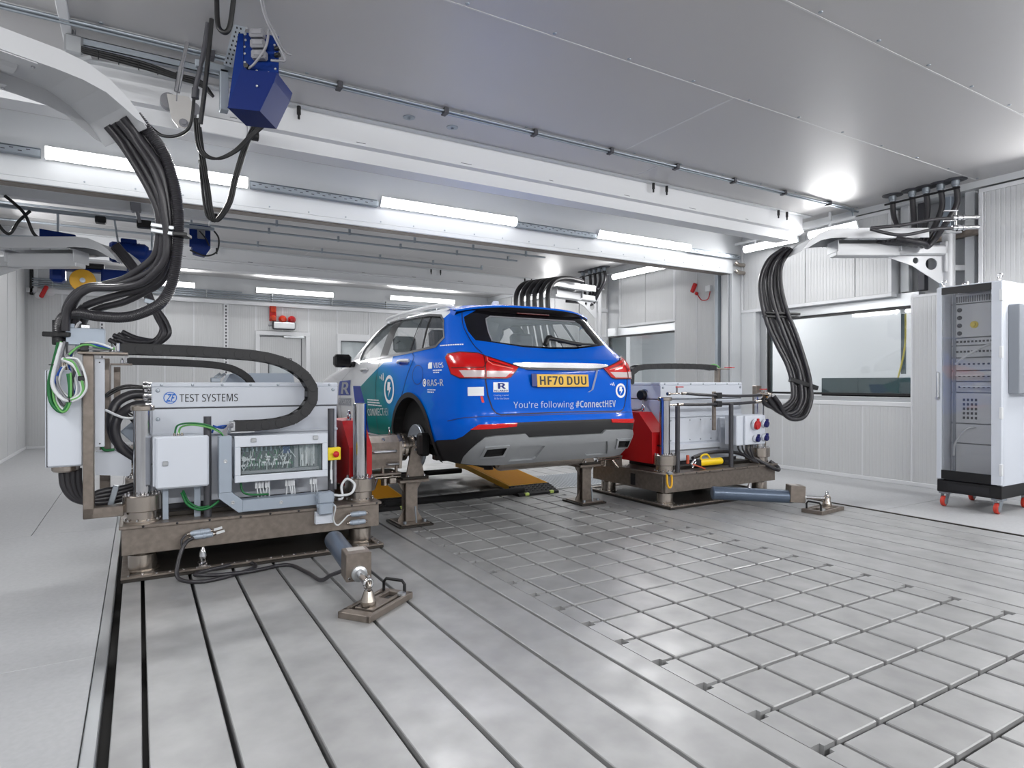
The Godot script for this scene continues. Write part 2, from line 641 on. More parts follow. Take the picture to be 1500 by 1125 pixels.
	# behind the camera
	var f := struct_root("wall_front")
	part(f, "outer_wall", mb().bx(-2.7, 0, 3.1, 8.7, CEIL + 0.1, 3.25), M.liner)
	for i in 10:
		panel(f, -2.5 + i * 1.05, 0.05, 3.02, -1.46 + i * 1.05, 3.4, 3.1)
	build_back_wall()
	build_girders()


func frame_panel(w: Node3D, z0: float, z1: float, y0: float, y1: float, seams: Array, x: float, deep: float) -> void:
	var e := [z0 + 0.045]
	e.append_array(seams)
	e.append(z1 - 0.045)
	for i in e.size() - 1:
		panel(w, x, y0 + 0.045, e[i] + 0.004, x + deep, y1 - 0.045, e[i + 1] - 0.004)
	part(w, "panel_frame", mb().frame(0, V(x - 0.008, y0, z0), V(x + deep, y1, z1), 0.045, 0.004), M.white)


func window(called: String, z0: float, z1: float, y0: float, y1: float, x: float) -> void:
	var o := struct_root(called)
	var f := 0.03
	part(o, "window_frame", mb().frame(0, V(x - 0.01, y0, z0), V(x + 0.06, y1, z1), f), M.black)
	part(o, "head_plate", mb().bx(x - 0.03, y1, z0 - 0.1, x + 0.12, y1 + 0.16, z1, 0.003), M.alu)
	part(o, "pane", mb().bx(x + 0.01, y0 + f, z0 + f, x + 0.022, y1 - f, z1 - f), M.glass)


func build_floor() -> void:
	var f := struct_root("floor")
	part(f, "sub_floor", mb().bx(-3, -0.3, 3.3, 8.8, -0.085, BZ - 0.3), M.groove)
	# concrete slabs on both sides of the slotted bed
	var zs := [3.2, -1.0, -3.405, -6.33, -9.5, -12.0, BZ - 0.1]
	for i in zs.size() - 1:
		var xs := [-2.7, -0.75, -0.172] if i >= 1 else [-2.7, -0.172]
		if i == 1 or i == 2:
			xs = [-2.7, -0.172]
		for k in xs.size() - 1:
			part(f, "floor_slab", mb().bx(xs[k] + 0.002, -0.08, zs[i] - 0.002, xs[k + 1] - 0.002, 0.0, zs[i + 1] + 0.002, 0.002), M.concrete)
		part(f, "floor_slab", mb().bx(6.15, -0.08, zs[i] - 0.002, 8.65, 0.0, zs[i + 1] + 0.002, 0.002), M.concrete)
	part(f, "floor_slab", mb().bx(-0.17, -0.08, -8.905, 6.15, -0.001, BZ - 0.1, 0.002), M.concrete)
	part(f, "edge_rail", mb().bx(-0.170, -0.06, 3.0, -0.125, 0.006, -8.9, 0.004), M.alu, "bright aluminium edge rail")
	part(f, "edge_rail", mb().bx(6.13, -0.06, 3.0, 6.15, 0.003, -8.9, 0.004), M.steel_dark)
	# long bed plates: left and right of the tiled field
	var gl := [-0.098, 0.017, 0.279, 0.534, 0.79, 1.05, 1.305, 1.555, 1.816]
	for i in gl.size():
		var x1: float = gl[i + 1] - 0.010 if i < gl.size() - 1 else 1.954
		var x0: float = gl[i] + 0.010
		for z in [[3.0, -1.9], [-1.902, -5.0], [-5.002, -8.9]] if false else [[3.0, -8.9]]:
			part(f, "bed_plate", mb().bx(x0, -0.10, z[0], x1, 0.0, z[1], 0.003), M.bed[i % 3])
	var gr := [4.045, 4.175, 4.46, 4.74, 5.02, 5.30, 5.58, 5.86]
	for i in gr.size():
		var x1: float = gr[i + 1] - 0.008 if i < gr.size() - 1 else 6.095
		part(f, "bed_plate", mb().bx(gr[i] + (0.008 if i > 0 else 0.0), -0.10, 3.0, x1, 0.0, -8.9, 0.003), M.bed[(i + 1) % 3])
	# tiles of the cross-slotted field, cut away from a slab: edge strips with widened slot ends
	var x_cut := [1.956]
	for k in 8:
		x_cut.append(2.075 + 0.2588 * k)
	x_cut.append(4.043)
	var z_cut := []
	for k in range(-3, 22):
		z_cut.append(-1.286 - 0.2565 * k)
	for i in x_cut.size() - 1:
		for j in z_cut.size() - 1:
			var zc: float = (z_cut[j] + z_cut[j + 1]) * 0.5
			if zc > -0.9 and (x_cut[i] < 2.0 and zc > -0.5):
				continue
			var gx0 := 0.0 if i == 0 else 0.010
			var gx1 := 0.0 if i == x_cut.size() - 2 else 0.010
			var x0: float = x_cut[i] + gx0
			var x1: float = x_cut[i + 1] - gx1
			var z0: float = z_cut[j] - 0.010
			var z1: float = z_cut[j + 1] + 0.010
			var b := mb()
			if i == 0:
				b.bx(x0, -0.1, z0 - 0.018, x0 + 0.05, 0.0, z1 + 0.018).bx(x0 + 0.05, -0.1, z0, x1, 0.0, z1)
			elif i == x_cut.size() - 2:
				b.bx(x0, -0.1, z0, x1 - 0.05, 0.0, z1).bx(x1 - 0.05, -0.1, z0 - 0.018, x1, 0.0, z1 + 0.018)
			else:
				b.bx(x0, -0.1, z0, x1, 0.0, z1, 0.004)
			part(f, "floor_tile", b, M.bed[(i * 7 + j * 5) % 3])
	part(f, "field_end", mb().bx(1.956, -0.1, -6.43, 4.043, 0.0, -8.9, 0.003), M.bed[0])
	part(f, "field_end", mb().bx(1.956, -0.1, 3.0, 4.043, 0.0, -0.51, 0.003), M.bed[1])


func build_back_wall() -> void:
	var b := struct_root("wall_back")
	part(b, "outer_wall", mb().bx(-2.7, 0, BZ - 0.06, 8.7, CEIL + 0.1, BZ - 0.2), M.liner)
	var e := [-1.9, -1.25, -0.62, -0.02, 0.45, 0.978, 1.588, 2.186, 2.74, 3.302, 3.95, 4.712, 5.45, 6.1, 6.8, 7.4, 8.0]
	for i in e.size() - 1:
		var y0 := 0.05
		if i == 7 or i == 8: y0 = 2.37
		if i == 10: y0 = 2.36
		panel(b, e[i] + 0.012, y0, BZ, e[i + 1] - 0.012, 2.9, BZ - 0.06)
		part(b, "joint_strip", mb().bx(e[i] - 0.014, 0.05 if i != 8 else 2.37, BZ - 0.02, e[i] + 0.014, 2.9, BZ + 0.006), M.white)
	for x in [-0.62, 1.588]:
		var s := mb().bx(x - 0.045, 0.0, BZ, x + 0.045, 2.9, BZ + 0.02, 0.004)
		part(b, "slotted_channel", s, M.white)
		var d := mb()
		for k in 40:
			d.bx(x - 0.014, 0.1 + k * 0.07, BZ + 0.019, x + 0.014, 0.14 + k * 0.07, BZ + 0.022)
		part(b, "slots", d, M.dark_grey)
	part(b, "service_rail", mb().bx(-1.8, 2.9, BZ, 8.0, 2.985, BZ + 0.05, 0.005), M.white)
	part(b, "upper_sheet", mb().bx(-2.0, 2.98, BZ, 8.1, CEIL, BZ - 0.05), M.liner)
	part(b, "skirting", mb().bx(-1.8, 0, BZ, 2.16, 0.05, BZ + 0.03, 0.004).bx(3.34, 0, BZ, 8, 0.05, BZ + 0.03, 0.004), M.white)
	# pipes and trays over the rail
	var k := 0
	for y in [3.03, 3.075, 3.12, 3.16]:
		var t := thing("wall_pipe", ["thin steel pipe just over the white service rail of the back wall", "second thin steel pipe over the back wall's service rail", "third thin steel pipe over the back wall's service rail", "topmost thin steel pipe of four along the back wall"][k], "pipe", V(-1.7, y, BZ + 0.06))
		part(t, "pipe_run", mb().cyl(V(-1.7, y, BZ + 0.07), V(7.0 if k != 3 else 1.9, y, BZ + 0.07), 0.014, -1, 8), M.galv)
		var cl := mb()
		for j in 7:
			cl.bx(-1.4 + j * 1.3, y - 0.02, BZ, -1.38 + j * 1.3, y + 0.02, BZ + 0.09)
		part(t, "clips", cl, M.alu).set_meta("kind", "stuff")
		k += 1
	# door with a window in it, and a glazed opening
	var d1 := struct_root("door_1")
	part(d1, "door_frame", mb().bx(2.172, 0, BZ - 0.05, 2.26, 2.27, BZ + 0.03, 0.005).bx(3.24, 0, BZ - 0.05, 3.332, 2.27, BZ + 0.03, 0.005).bx(2.172, 2.27, BZ - 0.05, 3.332, 2.36, BZ + 0.03, 0.005), M.white)
	part(d1, "closer_bar", mb().bx(2.75, 2.22, BZ + 0.0, 3.2, 2.27, BZ + 0.05, 0.006), M.alu)
	part(d1, "door_leaf", mb().bx(2.26, 0.01, BZ - 0.05, 2.452, 2.25, BZ - 0.01).bx(2.93, 0.01, BZ - 0.05, 3.24, 2.25, BZ - 0.01).bx(2.452, 1.76, BZ - 0.05, 2.93, 2.25, BZ - 0.01).bx(2.452, 0.01, BZ - 0.05, 2.93, 0.9, BZ - 0.01), M.wall)
	part(d1, "door_seal", mb().bx(2.262, 2.235, BZ - 0.008, 3.15, 2.25, BZ + 0.002).bx(3.14, 0.05, BZ - 0.008, 3.155, 2.25, BZ + 0.002), M.dark_grey)
	part(d1, "vision_panel", mb().bx(2.44, 0.89, BZ - 0.03, 2.94, 1.77, BZ - 0.02), M.glass)
	part(d1, "pane_frame", mb().frame(2, V(2.44, 0.89, BZ - 0.012), V(2.94, 1.77, BZ + 0.002), 0.016), M.dark_grey)
	part(d1, "door_handle", mb().bx(3.08, 1.05, BZ - 0.01, 3.11, 1.25, BZ + 0.02, 0.004).cyl(V(3.095, 1.18, BZ + 0.04), V(2.98, 1.18, BZ + 0.04), 0.01, -1, 8), M.alu)
	var w3 := struct_root("window_3")
	part(w3, "window_frame", mb().frame(2, V(3.95, 0, BZ - 0.05), V(4.712, 2.36, BZ + 0.03), 0.08, 0.005, 0.9, 0.16), M.white)
	part(w3, "pane_seal", mb().bx(4.03, 2.18, BZ - 0.02, 4.64, 2.2, BZ + 0.012).bx(4.03, 0.9, BZ - 0.02, 4.045, 2.2, BZ + 0.012), M.dark_grey)
	part(w3, "pane", mb().bx(4.03, 0.9, BZ - 0.03, 4.64, 2.2, BZ - 0.02), M.glass)
	part(b, "room_beyond", mb().bx(2.0, 0, BZ - 0.21, 5.0, 2.5, BZ - 0.3), M.white)


func build_girders() -> void:
	# crane girders hung under the ceiling, one in each bay
	for k in 2:
		var z := -5.24 if k == 0 else -11.4
		var x1 := 7.62
		var t := thing("crane_girder", ["white crane girder under the ceiling in front of the lintel", "white crane girder under the ceiling of the far bay"][k], "beam", V(3, 3.25, z))
		var pf := PackedVector2Array([Vector2(0, CEIL), Vector2(0, 3.255), Vector2(0.06, 3.255), Vector2(0.06, CEIL)])
		part(t, "web", mb().bx(-2.4, 3.255, z, x1, CEIL, z - 0.06, 0.004), M.white)
		part(t, "bottom_flange", mb().prism(PackedVector2Array([Vector2(-2.4, 0.05), Vector2(x1 - 0.05, 0.05), Vector2(x1 + 0.1, -0.12), Vector2(x1 - 0.3, -0.19), Vector2(-2.4, -0.19)]), V(0, 3.245, z), V(1, 0, 0), V(0, 0, 1), V(0, -0.02, 0)), M.white)
		part(t, "lower_web", mb().bx(-2.4, 3.10, z - 0.03, x1 - 0.15, 3.25, z - 0.06, 0.004), M.white)
		part(t, "trolley_flange", mb().prism(PackedVector2Array([Vector2(0.055, 0.012), Vector2(0.055, 0), Vector2(-0.145, 0), Vector2(-0.145, 0.012)]), V(-2.4, 3.095, z - 0.04), V(0, 0, 1), V(0, 1, 0), V(x1 + 2.1, 0, 0)), M.white)
		part(t, "top_plate", mb().bx(-2.4, CEIL - 0.015, z + 0.06, x1 + 0.12, CEIL, z - 0.12, 0.003), M.liner)
		var s := mb()
		for i in 8:
			var x: float = 0.6 + i * 0.98
			s.bx(x, 3.262, z + 0.001, x + 0.05 + 0.03 * (i % 3), 3.268, z + 0.003)
		part(t, "joint_slots", s, M.dark_grey).set_meta("kind", "stuff")
		var bo := mb()
		for x in [1.1, 4.9, 5.1, 7.05, 7.22]:
			bo.cyl(V(x, CEIL - 0.02, z + 0.05), V(x, CEIL - 0.085, z + 0.05), 0.016, -1, 10).cyl(V(x, CEIL - 0.085, z + 0.05), V(x, CEIL - 0.12, z + 0.05), 0.01, -1, 8)
		part(t, "hanger_bolts", bo, M.black).set_meta("kind", "stuff")
	# conduit that runs across the ceiling
	var cz := -4.69
	var c := thing("ceiling_conduit", "steel conduit pipe clipped under the ceiling along its panel seam", "conduit", V(3, 3.42, cz))
	part(c, "pipe_run", mb().tube(spline([V(-2.2, CEIL - 0.03, cz), V(3.0, CEIL - 0.03, cz), V(7.6, CEIL - 0.03, cz), V(7.82, CEIL - 0.04, cz), V(7.86, CEIL - 0.12, cz)], 4), 0.012, 8).tube(PackedVector3Array([V(-2.2, CEIL - 0.025, cz + 0.035), V(7.8, CEIL - 0.025, cz + 0.035)]), 0.010, 8), M.galv)
	for i in 9:
		part(c, "clip", mb().bx(0.4 + i * 0.86, CEIL - 0.05, cz - 0.02, 0.44 + i * 0.86, CEIL, cz + 0.055, 0.004), M.dark_grey)
	# long strip under the ceiling at the left
	solo("ceiling_strip", mb().bx(-0.415, CEIL - 0.03, 1.0, -0.36, CEIL, -5.2, 0.004), M.white, "narrow white strip under the ceiling beside the blue hoist", "strip")


# ---------------------------------------------------------------- lamps
# a linear lamp from a to b; dir is the way its face looks
func lamp(a: Vector3, b: Vector3, dir: Vector3, label: String, group: String, power := 1.0, reach := 0.0, hang := false) -> void:
	dir = dir.normalized()
	var c := (a + b) * 0.5
	var ax := (b - a).normalized()
	var up := dir.cross(ax).normalized()
	var len := a.distance_to(b)
	var t := thing("fluorescent_light", label, "light", c, group)
	var prof := PackedVector2Array()
	for i in 9:
		var q := PI * i / 8.0
		prof.append(Vector2(cos(q) * 0.052, sin(q) * 0.05))
	part(t, "diffuser", mb().prism(prof, a + ax * 0.03, up, dir, ax * (len - 0.06)), M.lamp)
	part(t, "lamp_housing", mb().box(c - dir * 0.022, Vector3(0.106, 0.044, len), Basis(up, dir, up.cross(dir)), 0.006), M.lamp_body)
	for p in [a, b]:
		var s := 1.0 if p == a else -1.0
		part(t, "end_cap", mb().prism(prof, p - ax * 0.002 * s, up * 1.03, dir * 1.03, ax * 0.034 * s), M.lamp)
	if reach > 0.0:
		var away := Vector3.UP if hang else -Vector3(dir.x, 0, dir.z).normalized()
		for p in [a + ax * len * 0.2, b - ax * len * 0.2]:
			part(t, "bracket", mb().bar(p - dir * 0.03, p - dir * 0.03 + away * reach, 0.03, 0.012, ax), M.galv)
	var l := AreaLight3D.new()
	l.name = "glow"
	l.area_size = Vector2(len, 0.09)
	l.light_energy = LAMP_POWER * power
	l.light_color = Color(1.0, 1.0, 1.0)
	l.shadow_enabled = true
	l.light_size = 0.1 if "light_size" in l else 0.0
	l.area_range = 30.0
	l.area_attenuation = 2.0
	t.add_child(l)
	l.transform = Transform3D(Basis(ax, (-dir).cross(ax), -dir).orthonormalized(), dir * 0.062)


func build_lights() -> void:
	# on the lintel, with perforated tray between
	var z := HZ + 0.075
	var d := V(0, -0.55, 1)
	var g := "lamps on the lintel"
	lamp(V(-0.66, 3.135, z), V(0.885, 3.135, z), d, "glowing strip lamp on the lintel behind the hanging black hoses", g)
	lamp(V(2.21, 3.15, z), V(3.86, 3.15, z), d, "glowing strip lamp on the lintel above the car roof, middle one", g)
	lamp(V(5.12, 3.155, z), V(6.75, 3.155, z), d, "glowing strip lamp on the lintel nearest the right wall", g)
	var k := 0
	for q in [[-2.4, -0.7], [0.92, 2.18], [3.89, 5.09], [6.78, 7.85]]:
		var t := thing("perforated_tray", ["galvanised perforated tray on the lintel left of the strip lamps", "galvanised perforated tray on the lintel right of the black hoses", "galvanised perforated tray on the lintel between middle and last lamp", "short galvanised perforated tray on the lintel next to right wall"][k], "cable tray", V(q[0], 3.1, HZ))
		part(t, "tray_channel", mb().bx(q[0], 3.105, HZ + 0.005, q[1], 3.175, HZ + 0.012).bx(q[0], 3.10, HZ + 0.005, q[1], 3.106, HZ + 0.07).bx(q[0], 3.172, HZ + 0.005, q[1], 3.177, HZ + 0.03).bx(q[0], 3.105, HZ + 0.064, q[1], 3.15, HZ + 0.07), M.galv)
		var s := mb()
		var n := int((q[1] - q[0]) / 0.055)
		for i in n:
			s.bx(q[0] + 0.015 + i * 0.055, 3.118 + 0.018 * (i % 2), HZ + 0.0695, q[0] + 0.042 + i * 0.055, 3.126 + 0.018 * (i % 2), HZ + 0.0712)
		part(t, "slots", s, M.dark_grey).set_meta("kind", "stuff")
		k += 1
	# right wall
	g = "lamps along the right wall"
	var dx := V(-1, -0.6, 0)
	var x := RX - 0.19
	lamp(V(x, 3.21, -6.27), V(x, 3.21, -5.42), dx, "glowing strip lamp over the right window, nearest the lintel", g, 0.22, 0.17)
	lamp(V(x, 3.21, -5.22), V(x, 3.21, -4.58), dx, "glowing strip lamp on the right wall behind the grey boom arm", g, 0.25, 0.17)
	lamp(V(x, 3.21, -2.6), V(x, 3.21, -1.0), dx, "glowing strip lamp on the right wall beside the camera, out of view", g, 1.7, 0.17)
	lamp(V(x, 3.21, 0.6), V(x, 3.21, 2.2), dx, "glowing strip lamp on the right wall behind the camera, out of view", g, 1.2, 0.17)
	lamp(V(x + 0.06, 3.25, -9.35), V(x + 0.06, 3.25, -7.75), dx, "glowing strip lamp over the far bay window", g, 0.8, 0.12)
	lamp(V(x + 0.06, 3.20, -12.6), V(x + 0.06, 3.20, -11.1), dx, "glowing strip lamp on the far right wall behind the car roof", g, 0.8, 0.14)
	for y in [[-6.45, -4.6]]:
		var r := thing("lamp_rail", "thin rail with droppers carrying the strip lamps over the right window", "rail", V(RX, 3.3, -5.5))
		part(r, "rail_bar", mb().bx(x - 0.02, 3.30, y[0], x + 0.02, 3.33, y[1]), M.liner)
		for zz in [-6.1, -5.75, -5.4, -4.95]:
			part(r, "dropper", mb().bx(x - 0.015, 3.24, zz, x + 0.015, CEIL, zz + 0.03), M.liner)
	# back wall
	g = "lamps along the back wall"
	var db := V(0, -0.5, 1)
	lamp(V(0.02, 3.22, BZ + 0.2), V(0.98, 3.22, BZ + 0.2), db, "glowing strip lamp on the back wall behind the thick hose", g, 1.0, 0.165)
	lamp(V(2.17, 3.22, BZ + 0.2), V(3.80, 3.22, BZ + 0.2), db, "glowing strip lamp on the back wall above the alarm beacons", g, 1.0, 0.165)
	lamp(V(5.17, 3.26, BZ + 0.2), V(6.84, 3.26, BZ + 0.2), db, "glowing strip lamp on the back wall just left of the car roof rail", g, 1.0, 0.165)
	g = "lamps behind the far girder"
	var zg := -11.72
	lamp(V(1.76, 3.165, zg), V(2.98, 3.165, zg), V(0, -1, 0.5), "glowing strip lamp under the far girder, left one", g, 0.7, 0.26, true)
	lamp(V(4.15, 3.165, zg), V(5.40, 3.165, zg), V(0, -1, 0.5), "glowing strip lamp under the far girder, right one", g, 0.7, 0.26, true)
	# left wall and behind the camera, outside the frame
	g = "lamps on the walls behind the camera"
	lamp(V(-2.25, 3.2, -4.2), V(-2.25, 3.2, -2.7), V(1, -0.6, 0), "glowing strip lamp on the left wall by the boom arm, out of view", g, 0.9, 0.115)
	lamp(V(-2.25, 3.2, -1.6), V(-2.25, 3.2, -0.1), V(1, -0.6, 0), "glowing strip lamp on the left wall beside the camera, out of view", g, 1.0, 0.115)
	lamp(V(-1.66, 3.2, -10.6), V(-1.66, 3.2, -9.0), V(1, -0.6, 0), "glowing strip lamp on the far bay's left wall, out of view", g, 1.0, 0.14)
	for i in 3:
		lamp(V(-0.8 + i * 3.0, 3.2, 2.85), V(0.8 + i * 3.0, 3.2, 2.85), V(0, -0.6, -1), ["glowing strip lamp on the wall behind the camera, left", "glowing strip lamp on the wall behind the camera, middle", "glowing strip lamp on the wall behind the camera, right"][i], g, 2.1, 0.16)
	# control room lamps
	lamp(V(9.5, 3.3, -5.6), V(9.5, 3.3, -3.6), V(0, -1, 0), "ceiling lamp of the control room behind the right window", g, 0.85)
	lamp(V(9.3, 3.3, -8.8), V(9.3, 3.3, -7.2), V(0, -1, 0), "ceiling lamp of the control room behind the far window", g, 1.6)


# ---------------------------------------------------------------- the car
# its skin is a stack of plan outlines: half width, rear and front length by height
const XC := 3.02
const ZC := -6.5
const CAR_W := [[.50, .80], [.58, .86], [.70, .915], [.85, .945], [1.0, .95], [1.2, .95], [1.36, .94], [1.46, .915], [1.54, .88], [1.62, .845], [1.75, .785], [1.83, .74], [1.89, .68], [1.925, .58], [1.945, .40], [1.95, 0.02]]
const CAR_R := [[.50, 2.05], [.58, 2.14], [.66, 2.21], [.78, 2.27], [.90, 2.285], [.98, 2.26], [1.02, 2.25], [1.2, 2.245], [1.34, 2.235], [1.42, 2.20], [1.48, 2.12], [1.55, 2.03], [1.65, 1.93], [1.75, 1.84], [1.83, 1.78], [1.89, 1.70], [1.925, 1.55], [1.945, 1.2], [1.95, .05]]
const CAR_F := [[.50, 2.30], [.60, 2.45], [.80, 2.56], [1.0, 2.55], [1.15, 2.50], [1.25, 2.36], [1.31, 2.05], [1.36, 1.70], [1.41, 1.30], [1.45, 1.02], [1.55, .84], [1.70, .54], [1.80, .34], [1.88, .10], [1.915, -.1], [1.94, -.4], [1.95, -.45]]
var car_x := PackedFloat32Array()
var car_z := PackedFloat32Array()
var car_u := PackedFloat32Array()
var car_rows := {}


func along(t: Array, y: float) -> float:
	var m := t.size()
	y = clampf(y, t[0][0], t[m - 1][0])
	var i := 0
	while i < m - 2 and y > t[i + 1][0]:
		i += 1
	var h: float = t[i + 1][0] - t[i][0]
	var k: float = (y - t[i][0]) / h
	var sl := []
	for j in [i, i + 1]:
		if j == 0:
			sl.append((t[1][1] - t[0][1]) / (t[1][0] - t[0][0]))
		elif j == m - 1:
			sl.append((t[j][1] - t[j - 1][1]) / (t[j][0] - t[j - 1][0]))
		else:
			var a: float = (t[j][1] - t[j - 1][1]) / (t[j][0] - t[j - 1][0])
			var b: float = (t[j + 1][1] - t[j][1]) / (t[j + 1][0] - t[j][0])
			sl.append(0.0 if a * b <= 0.0 else 2.0 * a * b / (a + b))
	var k2 := k * k
	var k3 := k2 * k
	return (2 * k3 - 3 * k2 + 1) * t[i][1] + (k3 - 2 * k2 + k) * h * sl[0] + (3 * k2 - 2 * k3) * t[i + 1][1] + (k3 - k2) * h * sl[1]


func car_table() -> void:
	var px := 0.0
	var pz := 0.0
	var s := 0.0
	for i in 801:
		var a := PI * i / 800.0
		var r := 1.0 / pow(pow(absf(sin(a)), 8) + pow(absf(cos(a)), 8), 0.125)
		var x := r * sin(a)
		var z := r * cos(a)
		var rx := 0.95 * x
		var rz := (2.25 if z > 0.0 else 2.5) * z
		if i > 0:
			s += Vector2(rx - px, rz - pz).length()
		px = rx
		pz = rz
		car_x.append(x)
		car_z.append(z)
		car_u.append(s)


func cs(u: float, y: float, off := 0.0) -> Vector3:
	var key := roundi(y * 20000.0)
	if not car_rows.has(key):
		car_rows[key] = [along(CAR_W, y), along(CAR_R, y), along(CAR_F, y)]
	var row: Array = car_rows[key]
	var a := absf(u)
	var i := clampi(car_u.bsearch(a) - 1, 0, 799)
	var k := clampf((a - car_u[i]) / (car_u[i + 1] - car_u[i]), 0.0, 1.0)
	var x := lerpf(car_x[i], car_x[i + 1], k)
	var z := lerpf(car_z[i], car_z[i + 1], k)
	var p := Vector3(XC - signf(u) * row[0] * x, y, ZC + (row[1] if z > 0.0 else row[2]) * z)
	if off != 0.0:
		p += cn(u, y) * off
	return p


func cn(u: float, y: float) -> Vector3:
	var yy := clampf(y, 0.51, 1.94)
	var du := cs(u + 0.01, yy) - cs(u - 0.01, yy)
	var dy := cs(u, yy + 0.008) - cs(u, yy - 0.008)
	var nn := dy.cross(du).normalized()
	var out := Vector3(cs(u, yy).x - XC, 0.3 * (yy - 1.0), cs(u, yy).z - ZC)
	return nn if nn.dot(out) > 0.0 else -nn


# the unrolled place of a point on the flank
func flank(z: float, y: float) -> Vector2:
	var q := clampf((z - ZC) / (along(CAR_R, y) if z > ZC else along(CAR_F, y)), -0.999, 0.999)
	var a := atan2(pow(1.0 - pow(absf(q), 8), 0.125), q)
	var i := clampi(int(a / PI * 800.0), 0, 799)
	return Vector2(lerpf(car_u[i], car_u[i + 1], a / PI * 800.0 - i), y)


func p2(a: Array, flip := false) -> PackedVector2Array:
	var o := PackedVector2Array()
	for q in a:
		o.append(Vector2(-q[0] if flip else q[0], q[1]))
	return o


# lays a polygon of unrolled coordinates on the skin, cut by holes
func drape(poly: PackedVector2Array, holes: Array, off: float, cell := 0.07, skirt := 0.0) -> MB:
	var b := mb()
	b.has_uv = true
	var lo := poly[0]
	var hi := poly[0]
	for q in poly:
		lo = lo.min(q)
		hi = hi.max(q)
	var boxes := []
	for h in holes:
		var hl: Vector2 = h[0]
		var hh: Vector2 = h[0]
		for q in h:
			hl = hl.min(q)
			hh = hh.max(q)
		boxes.append(Rect2(hl, hh - hl))
	var i0 := floori(lo.x / cell)
	var i1 := ceili(hi.x / cell)
	var j0 := floori(lo.y / cell)
	var j1 := ceili(hi.y / cell)
	for i in range(i0, i1):
		for j in range(j0, j1):
			var sq := PackedVector2Array([Vector2(i, j) * cell, Vector2(i + 1, j) * cell, Vector2(i + 1, j + 1) * cell, Vector2(i, j + 1) * cell])
			var bits: Array = Geometry2D.intersect_polygons(sq, poly)
			for hk in holes.size():
				if bits.is_empty():
					break
				if not boxes[hk].intersects(Rect2(sq[0], Vector2(cell, cell))):
					continue
				var left := []
				for q in bits:
					left.append_array(Geometry2D.clip_polygons(q, holes[hk]))
				bits = left
			for q in bits:
				if q.size() < 3 or Geometry2D.is_polygon_clockwise(q) and false:
					continue
				var ids := Geometry2D.triangulate_polygon(q)
				var pp := []
				var nn := []
				var tt := []
				for s in q:
					var y := clampf(s.y, 0.501, 1.949)
					pp.append(cs(s.x, y, off))
					nn.append(cn(s.x, y))
					tt.append(Vector2(s.x / 12.6 + 0.5, 1.0 - (s.y - 0.5) / 1.5))
				for t in range(0, ids.size(), 3):
					b.tri(pp[ids[t]], pp[ids[t + 1]], pp[ids[t + 2]], nn[ids[t]], nn[ids[t + 1]], nn[ids[t + 2]], tt[ids[t]], tt[ids[t + 1]], tt[ids[t + 2]])
	if skirt != 0.0:
		for i in poly.size():
			var a := poly[i]
			var c := poly[(i + 1) % poly.size()]
			var m := maxi(1, int(a.distance_to(c) / 0.05))
			for k in m:
				var s0 := a.lerp(c, float(k) / m)
				var s1 := a.lerp(c, float(k + 1) / m)
				var e := (c - a).normalized()
				var pa := cs(s0.x, s0.y, off)
				var pb := cs(s1.x, s1.y, off)
				var qa := cs(s0.x, s0.y, off - skirt)
				var qb := cs(s1.x, s1.y, off - skirt)
				b.quad(pa, pb, qb, qa, (pb - pa).cross(cn(s0.x, s0.y)))
	return b


# a band along a line on the skin
func band(line: Array, w: float, off: float, closed := false) -> MB:
	var b := mb()
	var pts := PackedVector2Array()
	for i in line.size() - (0 if closed else 1):
		var a := Vector2(line[i][0], line[i][1])
		var c := Vector2(line[(i + 1) % line.size()][0], line[(i + 1) % line.size()][1])
		var m := maxi(1, int(a.distance_to(c) / 0.03))
		for k in m:
			pts.append(a.lerp(c, float(k) / m))
	if not closed:
		pts.append(Vector2(line[-1][0], line[-1][1]))
	else:
		pts.append(pts[0])
	var prev := []
	for i in pts.size():
		var d := (pts[mini(i + 1, pts.size() - 1)] - pts[maxi(i - 1, 0)]).normalized()
		var s := Vector2(-d.y, d.x) * w * 0.5
		var cur := [cs(pts[i].x + s.x, pts[i].y + s.y, off), cs(pts[i].x - s.x, pts[i].y - s.y, off), cn(pts[i].x, pts[i].y)]
		if i > 0:
			b.tri(prev[0], prev[1], cur[1], prev[2], prev[2], cur[2])
			b.tri(prev[0], cur[1], cur[0], prev[2], cur[2], cur[2])
		prev = cur
	return b


# lettering laid on the skin; u runs from left to right downwards
func skin_letters(b: MB, text: String, u0: float, y0: float, w: float, h: float, rise := 0.0, slant := 0.0, bold := false, off := 0.003) -> void:
	var flat := letters(text, Vector3.ZERO, Basis(), h, w, 0.0, bold)
	for i in range(0, flat.v.size(), 3):
		var p := []
		for k in 3:
			var q: Vector3 = flat.v[i + k]
			p.append(cs(u0 - q.x - slant * q.y, y0 + q.y + rise * q.x, off))
		var nn := cn(u0 - flat.v[i].x, y0)
		b.tri(p[0], p[1], p[2], nn, nn, nn)


func skin_disc(b: MB, u: float, y: float, r0: float, r1: float, off := 0.003, seg := 28) -> void:
	for i in seg:
		var a := TAU * i / seg
		var c := TAU * (i + 1) / seg
		var q := []
		for t in [[r0, a], [r1, a], [r1, c], [r0, c]]:
			q.append(cs(u + t[0] * cos(t[1]), y + t[0] * sin(t[1]), off))
		var nn := cn(u, y)
		b.tri(q[0], q[1], q[2], nn, nn, nn)
		if r0 > 0.0:
			b.tri(q[0], q[2], q[3], nn, nn, nn)


func skin_poly(b: MB, poly: Array, off := 0.003) -> void:
	var d := drape(p2(poly), [], off, 0.2)
	b.v.append_array(d.v)
	b.n.append_array(d.n)
	b.uv.append_array(d.uv)


